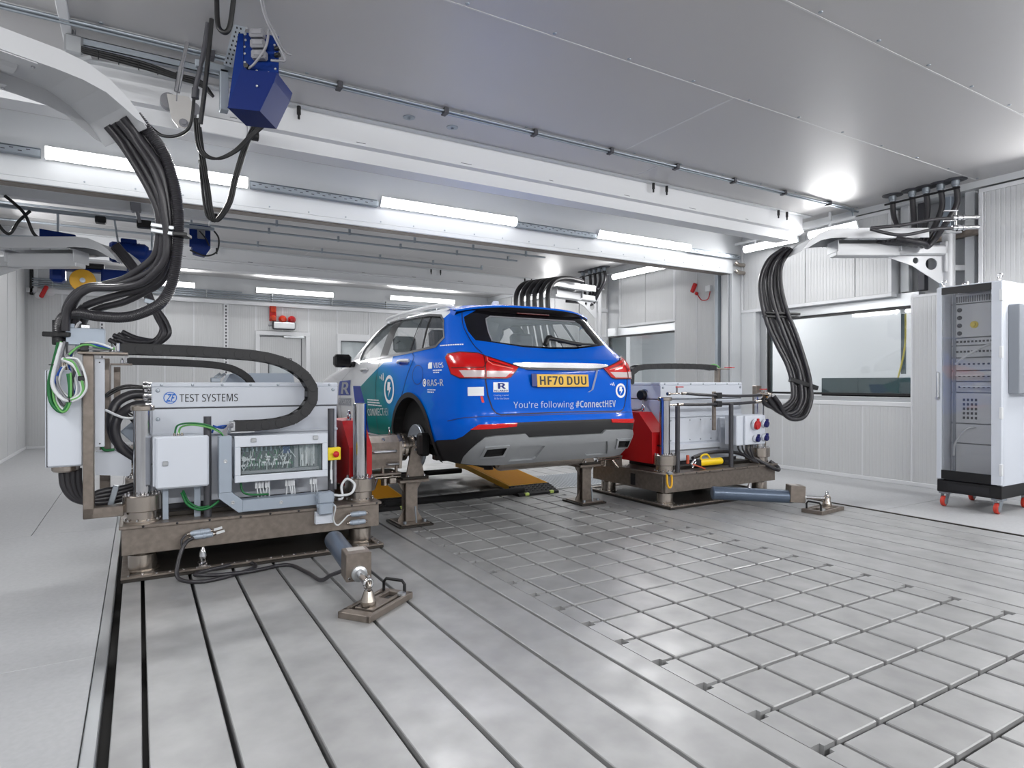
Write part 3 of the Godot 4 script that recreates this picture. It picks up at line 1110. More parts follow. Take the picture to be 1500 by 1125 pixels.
# print too small to read: a row of short dashes
func small_print(b: MB, u: float, y: float, w: float, h: float) -> void:
	var x := 0.0
	while x < w:
		var l := rng.randf_range(0.012, 0.03)
		skin_poly(b, [[u - x, y], [u - x - l, y], [u - x - l, y + h], [u - x, y + h]])
		x += l + 0.006


func livery() -> ImageTexture:
	var im := Image.create(2048, 512, false, Image.FORMAT_RGB8)
	var deep := Color(0.0, 0.36, 0.80)
	var mid := Color(0.0, 0.43, 0.82)
	var light := Color(0.12, 0.52, 0.78)
	var teal := Color(0.0, 0.47, 0.50)
	var green := Color(0.02, 0.45, 0.42)
	var white := Color(0.88, 0.89, 0.90)
	var nz := FastNoiseLite.new()
	nz.seed = 4
	nz.frequency = 1.2
	for i in 2048:
		var u := (i / 2048.0 - 0.5) * 12.6
		for j in 512:
			var y := 0.5 + 1.5 * (1.0 - j / 512.0)
			var a := absf(u)
			var wav := nz.get_noise_2d(a, y * 2.0) * 0.22
			var c := deep
			if a > 1.1:
				var k := smoothstep(1.15, 2.1, a + wav)
				c = deep.lerp(mid, k)
				var k2 := smoothstep(1.9, 2.55, a + wav - (y - 1.1) * 0.5)
				var far := light.lerp(teal, smoothstep(1.42, 1.22, y + wav * 0.4))
				far = far.lerp(green, smoothstep(1.1, 0.7, y))
				c = c.lerp(far, k2)
				# streaks of the wrap print
				if a < 2.0 and y < 1.22 and absf(sin((a * 5.2 + y * 3.6 + wav * 6.0))) > 0.93:
					c = c.lerp(light, 0.25)
				var edge := 2.55 + (1.43 - y) * 2.9
				if y > 1.2 and a > edge:
					c = white
				elif y <= 1.2 and a > 3.02 + maxf(0.0, y - 0.95) * 0.9:
					c = Color(0.03, 0.2, 0.6) if a < 3.42 + (y - 1.0) * 0.5 else white
				if y > 1.44 and a > 2.3:
					c = white
			var roof := 1.15 - (y - 1.80) * 1.9
			if y > 1.80 and a > roof:
				c = white
			im.set_pixel(i, j, c)
	return ImageTexture.create_from_image(im)


func build_car() -> void:
	car_table()
	var top := car_u[800]
	var paint := mat(Color.WHITE, 0.25, 0.0, 0.18)
	paint.albedo_texture = livery()
	paint.clearcoat_enabled = true
	paint.clearcoat = 0.22
	paint.clearcoat_roughness = 0.06
	var print_white := mat(Color(0.93, 0.94, 0.95), 0.35)
	var print_blue := mat(Color(0.10, 0.22, 0.62), 0.35)
	var print_grey := mat(Color(0.62, 0.64, 0.68), 0.4)
	var trim := mat(Color(0.085, 0.085, 0.095), 0.6)
	var silver := mat(Color(0.60, 0.61, 0.62), 0.38, 0.5)
	var red_glass := mat(Color(0.78, 0.05, 0.06), 0.12)
	var clear_glass := mat(Color(0.80, 0.74, 0.74), 0.15)
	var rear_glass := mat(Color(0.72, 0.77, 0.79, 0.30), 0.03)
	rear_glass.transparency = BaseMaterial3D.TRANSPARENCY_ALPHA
	var dark := mat(Color(0.03, 0.03, 0.035), 0.8)
	var gloss_black := mat(Color(0.05, 0.045, 0.06), 0.15)
	var t := thing("car", "blue, teal and white estate car without wheels, held between the dynamometers", "car", V(XC, 0, ZC))
	# openings
	var recess := [[0.375, 1.345], [0.31, 1.175], [0.27, 1.155], [-0.27, 1.155], [-0.31, 1.175], [-0.375, 1.345]]
	var dlo := [[3.95, 1.45], [1.882, 1.508], [1.25, 1.54], [1.105, 1.615], [1.145, 1.77], [1.235, 1.825], [1.57, 1.856], [2.65, 1.89], [3.10, 1.868], [4.05, 1.80], [4.28, 1.735], [4.36, 1.60]]
	var back := [[0.745, 1.58], [0.805, 1.66], [0.85, 1.79], [0.70, 1.865], [0.0, 1.88], [-0.70, 1.865], [-0.85, 1.79], [-0.805, 1.66], [-0.745, 1.58], [-0.29, 1.53], [0.0, 1.522], [0.29, 1.53]]
	var shield := [[top - 0.80, 1.47], [top + 0.01, 1.46], [top + 0.01, 1.86], [top - 0.72, 1.85]]
	var arch := PackedVector2Array()
	var arch_f := PackedVector2Array()
	for i in 40:
		var a := TAU * i / 40.0
		arch.append(flank(-5.27 + 0.445 * cos(a), 0.665 + 0.44 * sin(a)))
		arch_f.append(flank(-8.07 + 0.43 * cos(a), 0.665 + 0.42 * sin(a)))
	# upper edge of the dark bumper and sill, from the tail forward
	var low := [[0.0, 0.925], [0.46, 0.923], [0.776, 0.910], [0.852, 0.873], [0.926, 0.819], [1.006, 0.791], [1.284, 0.761], [1.42, 0.70], [2.5, 0.695], [3.1, 0.70], [4.0, 0.72], [4.9, 0.75], [5.5, 0.80], [top, 0.80]]
	for side in 2:
		var fl := side == 1
		var up := []
		for q in low:
			up.append(q)
		up.append([top, 1.9495])
		up.append([0.0, 1.9495])
		var holes := [p2(dlo, fl), p2(back, fl), p2(shield, fl)]
		for h in [arch, arch_f]:
			var m := PackedVector2Array()
			for q in h:
				m.append(Vector2(-q.x if fl else q.x, q.y))
			holes.append(m)
		part(t, "body_shell", drape(p2(up, fl), holes + [p2(recess)], 0.0, 0.06), paint)
		var lower := []
		for q in low:
			lower.append(q)
		lower.append([top, 0.60])
		lower.append([1.3, 0.60])
		lower.append([0.9, 0.58])
		lower.append([0.0, 0.60])
		for cut in [["rear_bumper", 0.0, flank(-5.27, 0.66).x, "dark plastic rear bumper"], ["sill_cladding", flank(-5.27, 0.66).x, flank(-8.07, 0.66).x, "dark plastic sill"], ["front_bumper", flank(-8.07, 0.66).x, top, "dark plastic front bumper"]]:
			for q in Geometry2D.intersect_polygons(p2(lower), PackedVector2Array([Vector2(cut[1], 0.4), Vector2(cut[2], 0.4), Vector2(cut[2], 1.2), Vector2(cut[1], 1.2)])):
				var m := PackedVector2Array()
				for s in q:
					m.append(Vector2(-s.x if fl else s.x, s.y))
				part(t, cut[0], drape(m, [holes[3], holes[4]], 0.002, 0.06), trim, cut[3])
		# wheel openings: black lip and dark liner
		for c in [[-5.27, 0.445, 0.44, 0], [-8.07, 0.43, 0.42, 1]]:
			var lip := mb()
			var lin := mb()
			for i in 40:
				var q := []
				for s in [[0.0, 0], [0.045, 0], [0.045, 1], [0.0, 1]]:
					var a: float = PI * 1.12 * (i + s[1]) / 40.0 - PI * 0.06
					var f := flank(c[0] + (c[1] + s[0]) * cos(a), 0.665 + (c[2] + s[0]) * sin(a))
					q.append(cs(-f.x if fl else f.x, f.y, 0.012))
				var nn := V(1 if fl else -1, 0, 0)
				lip.quad(q[0], q[1], q[2], q[3], nn)
				var inner := V(0.45 if not fl else -0.45, 0, 0)
				lin.quad(q[0], q[3], q[3] + inner, q[0] + inner, V(0, 0.665, c[0]) - V(0, q[0].y, q[0].z))
			part(t, "arch_lip", lip, trim)
			lin.bx(XC + (0.45 if fl else -0.47), 0.5, c[0] - 0.6, XC + (0.47 if fl else -0.45), 1.25, c[0] + 0.6)
			part(t, "arch_liner", lin, dark)
		# glass and pillars of the flank
		for g in [["window_pane", [[3.93, 1.458], [4.34, 1.606], [4.26, 1.725], [3.10, 1.848], [2.80, 1.872], [2.728, 1.483]], M.glass], ["window_pane", [[2.48, 1.492], [2.50, 1.872], [1.768, 1.85], [1.87, 1.518]], M.glass], ["quarter_pane", [[1.844, 1.522], [1.746, 1.846], [1.522, 1.836], [1.562, 1.533]], M.tint], ["quarter_pane", [[1.518, 1.537], [1.461, 1.829], [1.245, 1.806], [1.165, 1.762], [1.128, 1.622], [1.26, 1.556]], M.tint]]:
			part(t, g[0], drape(p2(g[1], fl), [], -0.008, 0.1), g[2])
		var dh := []
		for g in [[[3.93, 1.458], [4.34, 1.606], [4.26, 1.725], [3.10, 1.848], [2.80, 1.872], [2.728, 1.483]], [[2.48, 1.492], [2.50, 1.872], [1.768, 1.85], [1.87, 1.518]], [[1.844, 1.522], [1.746, 1.846], [1.522, 1.836], [1.562, 1.533]], [[1.518, 1.537], [1.461, 1.829], [1.245, 1.806], [1.165, 1.762], [1.128, 1.622], [1.26, 1.556]]]:
			dh.append(p2(g, fl))
		part(t, "window_pillars", drape(p2(dlo, fl), dh, -0.003, 0.08), gloss_black)
		var ch := []
		for q in dlo:
			ch.append([-q[0] if fl else q[0], q[1]])
		part(t, "chrome_surround", band(ch, 0.022, 0.004, true), M.chrome)
		part(t, "windscreen", drape(p2(shield, fl), [], -0.004, 0.1), M.glass)
		# tail lamp
		var sg := -1.0 if fl else 1.0
		var lamp_poly := [[1.101, 1.434], [1.057, 1.464], [0.906, 1.474], [0.756, 1.461], [0.708, 1.437], [0.435, 1.357], [0.51, 1.278], [0.549, 1.268], [0.925, 1.271], [1.023, 1.303]]
		var tl := part(t, "tail_lamp", drape(p2(lamp_poly, fl), [], 0.010, 0.05, 0.014), red_glass)
		part(tl, "reversing_lens", drape(p2([[0.935, 1.331], [0.73, 1.33], [0.73, 1.279], [0.885, 1.279]], fl), [], 0.0125, 0.05), clear_glass)
		part(tl, "reversing_lens", drape(p2([[0.712, 1.326], [0.497, 1.326], [0.556, 1.279], [0.712, 1.279]], fl), [], 0.0125, 0.05), clear_glass)
		var tb := band([[sg * 0.721, 1.45], [sg * 0.721, 1.272]], 0.008, 0.013)
		var t2 := band([[sg * 0.50, 1.352], [sg * 0.70, 1.405], [sg * 0.735, 1.352], [sg * 1.02, 1.352]], 0.006, 0.0128)
		tb.v.append_array(t2.v)
		tb.n.append_array(t2.n)
		tb.uv.append_array(t2.uv)
		part(tl, "lamp_division", tb, mat(Color(0.28, 0.01, 0.02), 0.3))
		part(tl, "light_guide", band([[sg * 0.49, 1.345], [sg * 0.66, 1.372], [sg * 0.70, 1.40], [sg * 0.70, 1.43]], 0.007, 0.0135), mat(Color(0.95, 0.45, 0.42), 0.2))
		var le := []
		for q in lamp_poly:
			le.append([sg * q[0], q[1]])
		part(tl, "lamp_edge", band(le, 0.007, 0.0115, true), mat(Color(0.2, 0.01, 0.015), 0.3))
		part(t, "rear_reflector", drape(p2([[0.859, 0.873], [0.787, 0.913], [0.472, 0.921], [0.481, 0.893], [0.744, 0.878]], fl), [], 0.008, 0.05, 0.008), red_glass)
		# handles
		for hd in [[2.10, 1.82, 1.418], [3.29, 3.0, 1.364]]:
			var hb := mb()
			var pts := PackedVector3Array()
			for i in 9:
				var s := i / 8.0
				pts.append(cs(sg * lerpf(hd[0], hd[1], s), hd[2] + 0.012 * s, 0.012 + 0.03 * sin(PI * s)))
			hb.tube(pts, 0.014, 8)
			part(t, "door_handle", hb, M.white)
			part(t, "handle_recess", drape(p2([[hd[0] - 0.04, hd[2] - 0.025], [hd[1] + 0.03, hd[2] - 0.02], [hd[1] + 0.04, hd[2] + 0.035], [hd[0] - 0.05, hd[2] + 0.03]], fl), [], 0.002, 0.1), print_blue if hd[0] < 2.5 else M.cab)
		# seams
		part(t, "door_seam", band([[sg * 1.767, 1.503], [sg * 1.715, 1.467], [sg * 1.78, 1.389], [sg * 1.866, 1.286], [sg * 1.94, 1.17], [sg * 1.99, 1.12]], 0.007, 0.0025), dark)
		for ln in [[[sg * 2.66, 1.48], [sg * 2.72, 1.2], [sg * 2.70, 0.72]], [[sg * 3.95, 1.44], [sg * 4.05, 1.2], [sg * 3.95, 0.75]]]:
			part(t, "door_seam", band(ln, 0.007, 0.0025), dark)
		part(t, "sill_strip", band([[sg * 3.6, 0.70], [sg * 2.46, 0.695]], 0.022, 0.008), M.chrome)
		# mirror
		var mir := mb()
		var mp := V(XC - sg * 1.075, 1.475, -6.98)
		mir.box(mp, V(0.20, 0.145, 0.10), Basis(Vector3.UP, sg * 0.15), 0.035)
		mir.box(mp + V(0, -0.002, 0.052), V(0.165, 0.11, 0.006), Basis(Vector3.UP, sg * 0.15), 0.002)
		mir.cyl(V(XC - sg * 0.92, 1.44, -7.04), mp + V(sg * 0.08, -0.045, 0.0), 0.035, 0.03, 8)
		part(t, "door_mirror", mir, gloss_black)
		# roof rail
		part(t, "roof_rail", mb().tube(spline([cs(sg * 1.05, 1.90, 0.0), cs(sg * 1.25, 1.90, 0.035), cs(sg * 1.8, 1.905, 0.045), cs(sg * 2.6, 1.91, 0.045), cs(sg * 3.1, 1.885, 0.04), cs(sg * 3.4, 1.87, 0.0)], 6), 0.018, 8), M.white)
		# exhaust outlet: frame and dark mouth
		var ex := [[0.782, 0.664], [0.745, 0.749], [0.55, 0.757], [0.585, 0.672]]
		var xi := [[0.755, 0.678], [0.73, 0.735], [0.575, 0.742], [0.602, 0.685]]
		part(t, "exhaust_trim", drape(p2(ex, fl), [p2(xi, fl)], 0.034, 0.05, 0.02), M.alu)
		part(t, "exhaust_mouth", drape(p2(xi, fl), [], 0.004, 0.05, -0.03), dark)
	# rear: glass with black border, spoiler, wiper
	var g_in := [[0.585, 1.575], [0.60, 1.65], [0.61, 1.775], [0.56, 1.80], [-0.56, 1.80], [-0.61, 1.775], [-0.60, 1.65], [-0.585, 1.575], [-0.29, 1.548], [0.0, 1.54], [0.29, 1.548]]
	part(t, "rear_window_border", drape(p2(back), [p2(g_in)], -0.002, 0.06), gloss_black)
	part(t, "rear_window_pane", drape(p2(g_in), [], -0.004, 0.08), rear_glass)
	part(t, "window_reveal", band([[0.59, 1.575], [0.605, 1.65], [0.612, 1.775], [0.56, 1.80], [-0.56, 1.80]], 0.012, 0.0), M.cable_grey)
	var sp := mb()
	var su := mb()
	var nseg := 24
	for i in nseg:
		var q := []
		var w := []
		for k in 2:
			var s := (i + k) / float(nseg) * 2.0 - 1.0
			var x := XC - 0.70 * s
			var bow := 1.0 - pow(absf(s), 3.0)
			var y1 := 1.862 + 0.048 * bow
			var zt := -4.84 + 0.17 * bow
			q.append([V(x * 0.985 + XC * 0.015, y1 + 0.022, -5.12), V(x, y1 + 0.012, zt - 0.12), V(x, y1 - 0.006, zt - 0.01), V(x, y1 - 0.022, zt), V(x, y1 - 0.052 - 0.012 * bow, zt - 0.05), V(x * 0.97 + XC * 0.03, y1 - 0.09, zt - 0.10)])
		for r in 5:
			var dst := sp if r < 3 else su
			dst.quad(q[0][r], q[1][r], q[1][r + 1], q[0][r + 1], V(0, 1.0 - r * 0.5, 0.6))
	for s in [-1.0, 1.0]:
		var x: float = XC - 0.70 * s
		sp.flat(V(x, 1.874, -4.96), V(x, 1.84, -4.84), V(x, 1.74, -4.97), V(-s, 0, 0))
	part(t, "roof_spoiler", sp, mat(Color(0.0, 0.36, 0.80), 0.25, 0.0, 0.35))
	part(t, "spoiler_underside", su, mat(Color(0.05, 0.03, 0.04), 0.3))
	part(t, "brake_lamp", mb().box(V(XC, 1.845, -4.725), V(0.34, 0.014, 0.02), Basis(), 0.004), mat(Color(0.30, 0.02, 0.03), 0.2))
	var wp := mb()
	var w0 := cs(-0.04, 1.56, 0.03)
	wp.tube(spline([cs(0.03, 1.55, 0.02), cs(0.01, 1.575, 0.05), cs(-0.10, 1.57, 0.045), cs(-0.25, 1.56, 0.03), cs(-0.36, 1.555, 0.025)], 5), 0.018, 8)
	wp.tube(PackedVector3Array([cs(-0.10, 1.565, 0.03), cs(-0.58, 1.565, 0.012)]), 0.010, 6)
	wp.tube(PackedVector3Array([cs(0.05, 1.548, 0.01), cs(0.0, 1.59, 0.05), cs(-0.03, 1.585, 0.05)]), 0.022, 8)
	part(t, "rear_wiper", wp, M.black)
	var fin := PackedVector2Array([Vector2(0, 0), Vector2(0.20, 0), Vector2(0.17, 0.09), Vector2(0.13, 0.095)])
	part(t, "antenna_fin", mb().prism(fin, V(XC - 0.018, 1.945, -5.55), V(0, 0, 1), V(0, 1, 0), V(0.036, 0, 0)), M.white)
	# tailgate
	var gate := band([[0.717, 1.27], [0.717, 1.249], [0.701, 1.136], [0.667, 1.035], [0.64, 1.0], [0.60, 0.985], [0.0, 0.992], [-0.60, 0.985], [-0.64, 1.0], [-0.667, 1.035], [-0.701, 1.136], [-0.717, 1.249], [-0.717, 1.27]], 0.011, 0.002)
	for sg in [-1.0, 1.0]:
		part(t, "tailgate_seam", band([[sg * 0.72, 1.47], [sg * 0.76, 1.52], [sg * 0.85, 1.70], [sg * 0.88, 1.84]], 0.008, 0.002), mat(Color(0.01, 0.05, 0.2), 0.5))
	part(t, "tailgate_seam", gate, mat(Color(0.01, 0.05, 0.2), 0.5))
	var cb := mb()
	var cp := []
	for i in 25:
		var u := lerpf(0.485, -0.485, i / 24.0)
		var e := pow(absf(u) / 0.485, 6.0)
		cp.append([cs(u, 1.398 - 0.006 * e, 0.002), cs(u, 1.385, 0.032 - 0.02 * e), cs(u, 1.352 + 0.022 * e, 0.020 - 0.01 * e), cs(u, 1.338 + 0.035 * e, 0.002)])
	for i in 24:
		for k in 3:
			cb.quad(cp[i][k], cp[i + 1][k], cp[i + 1][k + 1], cp[i][k + 1], V(0, 0.6 - 0.6 * k, 1))
	part(t, "chrome_bar", cb, M.chrome)
	part(t, "plate_recess", drape(p2(recess), [], -0.028, 0.08, -0.028), paint)
	# number plate
	var pb := Basis(Vector3.RIGHT, -0.10)
	var pc := cs(0.0, 1.252, 0.0)
	var pl := part(t, "number_plate", mb().box(pc, V(0.52, 0.104, 0.008), pb, 0.003), mat(Color(0.88, 0.70, 0.20), 0.4))
	part(pl, "plate_band", mb().box(pc + V(-0.285, 0.004, 0.0), V(0.05, 0.104, 0.007), pb, 0.002), mat(Color(0.02, 0.14, 0.45), 0.4))
	part(pl, "plate_mark", mb().box(pc + V(-0.272, -0.032, 0.005), V(0.022, 0.014, 0.003), pb), mat(Color(0.85, 0.65, 0.15), 0.4))
	part(pl, "plate_letters", letters("HF70 DUU", pc + pb * V(-0.235, -0.036, 0.0045), pb, 0.072, 0.47, 0.002, true), M.black)
	# bumper: silver skid panel with darker hollows
	var sv := [[0.95, 0.605], [0.918, 0.662], [0.838, 0.742], [0.744, 0.818], [0.663, 0.829], [0.406, 0.835], [0.37, 0.804], [-0.37, 0.804], [-0.406, 0.835], [-0.663, 0.829], [-0.744, 0.818], [-0.838, 0.742], [-0.918, 0.662], [-0.95, 0.605], [-0.668, 0.598], [0.0, 0.598], [0.668, 0.598]]
	var xi := [[0.755, 0.678], [0.73, 0.735], [0.575, 0.742], [0.602, 0.685]]
	var hol := [[0.535, 0.625], [0.449, 0.741], [0.206, 0.735], [0.266, 0.64], [0.30, 0.625]]
	part(t, "skid_panel", drape(p2(sv), [p2(hol), p2(hol, true), p2(xi), p2(xi, true)], 0.022, 0.06, 0.03), silver)
	for fl in [false, true]:
		part(t, "skid_hollow", drape(p2(hol, fl), [], 0.006, 0.06, -0.016), silver)
	part(t, "bumper_gap", band([[1.10, 0.93], [0.9, 0.965], [0.70, 0.975], [0.0, 0.975], [-0.70, 0.975], [-0.9, 0.965], [-1.1, 0.93]], 0.006, 0.002), mat(Color(0.01, 0.12, 0.4), 0.4))
	# underbody, subframe and seats
	part(t, "floor_pan", mb().bx(XC - 0.80, 0.60, -4.6, XC + 0.80, 0.66, -8.8), dark)
	part(t, "rear_silencer", mb().lathe(V(XC - 0.45, 0.60, -4.62), V(1, 0, 0), [[0.0, 0.0], [0.09, 0.01], [0.11, 0.04], [0.11, 0.86], [0.09, 0.89], [0.0, 0.9]], 14), M.nickel)
	part(t, "subframe", mb().bar(V(XC - 0.75, 0.58, -5.2), V(XC + 0.75, 0.58, -5.2), 0.09, 0.08, Vector3.UP, 0.01).cyl(V(XC - 0.3, 0.56, -5.0), V(XC - 0.3, 0.45, -5.0), 0.045, -1, 10), M.steel_dark)
	for x in [-0.46, 0.46]:
		for z in [-5.75, -6.75]:
			var s := mb()
			s.box(V(XC + x, 1.22, z), V(0.5, 0.62, 0.14), Basis(Vector3.RIGHT, -0.22), 0.05)
			s.box(V(XC + x, 1.66, z + 0.08), V(0.26, 0.18, 0.10), Basis(Vector3.RIGHT, -0.15), 0.035)
			s.box(V(XC + x, 0.98, z - 0.28), V(0.5, 0.14, 0.5), Basis(), 0.04)
			part(t, "seat", s, M.dark_grey)
	part(t, "dashboard", mb().box(V(XC, 1.36, -7.42), V(1.5, 0.22, 0.4), Basis(), 0.06), dark)
	part(t, "cabin_floor", mb().bx(XC - 0.85, 0.70, -4.5, XC + 0.85, 0.78, -7.6).bx(XC - 0.86, 0.78, -4.55, XC - 0.83, 1.40, -7.5).bx(XC + 0.83, 0.78, -4.55, XC + 0.86, 1.40, -7.5).bx(XC - 0.7, 1.30, -4.5, XC + 0.7, 1.33, -5.6), dark)
	part(t, "steering_wheel", mb().ring(V(XC + 0.42, 1.42, -7.12), V(0, 0.4, 1), 0.18, 0.016, 24, 8), M.black)
	for s in [-1.0, 1.0]:
		var x: float = XC + s * 0.905
		part(t, "brake_disc", mb().lathe(V(x, 0.67, -5.25), V(s, 0, 0), [[0.0, -0.03], [0.19, -0.03], [0.195, -0.025], [0.195, 0.0], [0.19, 0.005], [0.10, 0.005], [0.09, 0.012], [0.0, 0.012]], 36), M.galv)
		part(t, "brake_caliper", mb().box(V(x - s * 0.01, 0.70, -5.09), V(0.10, 0.20, 0.10), Basis(), 0.02), M.black)
	# lettering and stickers
	var a := mb()
	skin_letters(a, "VICS", 1.30, 1.356, 0.165, 0.043, 0.0, -0.2, true)
	skin_letters(a, "RAS-R", 1.397, 1.207, 0.27, 0.054, 0.015, -0.15, true)
	for q in [[1.31, 1.333, 0.15], [1.30, 1.315, 0.10], [1.40, 1.172, 0.15], [1.40, 1.153, 0.10]]:
		small_print(a, q[0], q[1], q[2], 0.008)
	skin_poly(a, [[1.40, 1.352], [1.325, 1.352], [1.325, 1.404], [1.385, 1.404], [1.40, 1.39]])
	skin_disc(a, 1.46, 1.235, 0.022, 0.034)
	skin_disc(a, 1.46, 1.235, 0.0, 0.014)
	skin_letters(a, "CONNECT", 2.975, 0.885, 0.50, 0.072, 0.055, -0.25, true)
	skin_letters(a, "HEV", 2.465, 0.912, 0.12, 0.070, 0.055, -0.1)
	for i in 3:
		small_print(a, 2.99 - i * 0.01, 1.05 - i * 0.026, 0.36 + 0.03 * i, 0.012)
	skin_disc(a, 2.32, 1.17, 0.105, 0.138)
	skin_poly(a, [[2.36, 1.24], [2.28, 1.24], [2.30, 1.19], [2.26, 1.19], [2.35, 1.09], [2.32, 1.16], [2.37, 1.16]])
	for i in 3:
		skin_poly(a, [[2.50 + i * 0.045, 1.25 + i * 0.01], [2.48 + i * 0.045, 1.26 + i * 0.01], [2.50 + i * 0.045, 1.33 - i * 0.015], [2.515 + i * 0.045, 1.33 - i * 0.015]])
	small_print(a, 1.17, 1.538, 0.30, 0.010)
	# tailgate
	skin_letters(a, "You're following", 0.485, 1.018, 0.585, 0.070, -0.006)
	skin_letters(a, "#ConnectHEV", -0.12, 1.026, 0.435, 0.058, -0.006, 0.0, true)
	skin_poly(a, [[0.657, 1.238], [0.528, 1.238], [0.528, 1.162], [0.657, 1.162]])
	skin_letters(a, "Creating a world", 0.655, 1.128, 0.125, 0.016)
	skin_letters(a, "fit for the future", 0.65, 1.104, 0.125, 0.016)
	skin_disc(a, -0.62, 1.165, 0.045, 0.064)
	skin_poly(a, [[-0.605, 1.20], [-0.64, 1.20], [-0.63, 1.175], [-0.65, 1.175], [-0.61, 1.125], [-0.622, 1.16], [-0.60, 1.16]])
	for i in 3:
		skin_poly(a, [[-0.535 + i * 0.018, 1.205 + i * 0.004], [-0.545 + i * 0.018, 1.21 + i * 0.004], [-0.535 + i * 0.018, 1.238 - i * 0.006], [-0.528 + i * 0.018, 1.238 - i * 0.006]])
	part(t, "white_lettering", a, print_white).set_meta("kind", "stuff")
	var bl := mb()
	skin_letters(bl, "R", 0.62, 1.187, 0.07, 0.046, 0.0, 0.0, true, 0.005)
	skin_letters(bl, "RICARDO", 0.65, 1.166, 0.115, 0.014, 0.0, 0.0, true, 0.005)
	part(t, "blue_lettering", bl, print_blue).set_meta("kind", "stuff")
	part(t, "door_logo", drape(p2([[4.10, 1.08], [3.60, 1.09], [3.65, 1.262], [4.11, 1.25]]), [], 0.003, 0.1), print_blue)
	var dl := mb()
	skin_letters(dl, "R", 3.98, 1.10, 0.34, 0.14, 0.0, 0.0, true, 0.006)
	part(t, "door_logo_letter", dl, print_white)
	part(t, "door_name_plate", drape(p2([[4.07, 0.962], [3.565, 0.97], [3.566, 1.06], [4.07, 1.05]]), [], 0.003, 0.1), print_grey)
	var dn := mb()
	skin_letters(dn, "RICARDO", 4.04, 0.985, 0.44, 0.05, 0.0, 0.0, true, 0.006)
	part(t, "door_name", dn, print_white)
	part(t, "blank_sticker", drape(p2([[0.859, 1.201], [0.732, 1.203], [0.732, 1.135], [0.859, 1.133]]), [], 0.004, 0.1), print_white)
	part(t, "red_tag", drape(p2([[0.76, 1.131], [0.741, 1.131], [0.730, 1.082], [0.748, 1.082]]), [], 0.004, 0.1), mat(Color(0.85, 0.25, 0.2), 0.5))
	var fc := []
	for i in 24:
		fc.append([1.615 + 0.115 * cos(TAU * i / 24.0), 1.303 + 0.083 * sin(TAU * i / 24.0)])
	part(t, "fuel_flap_seam", band(fc, 0.006, 0.002, true), mat(Color(0.01, 0.10, 0.35), 0.5))


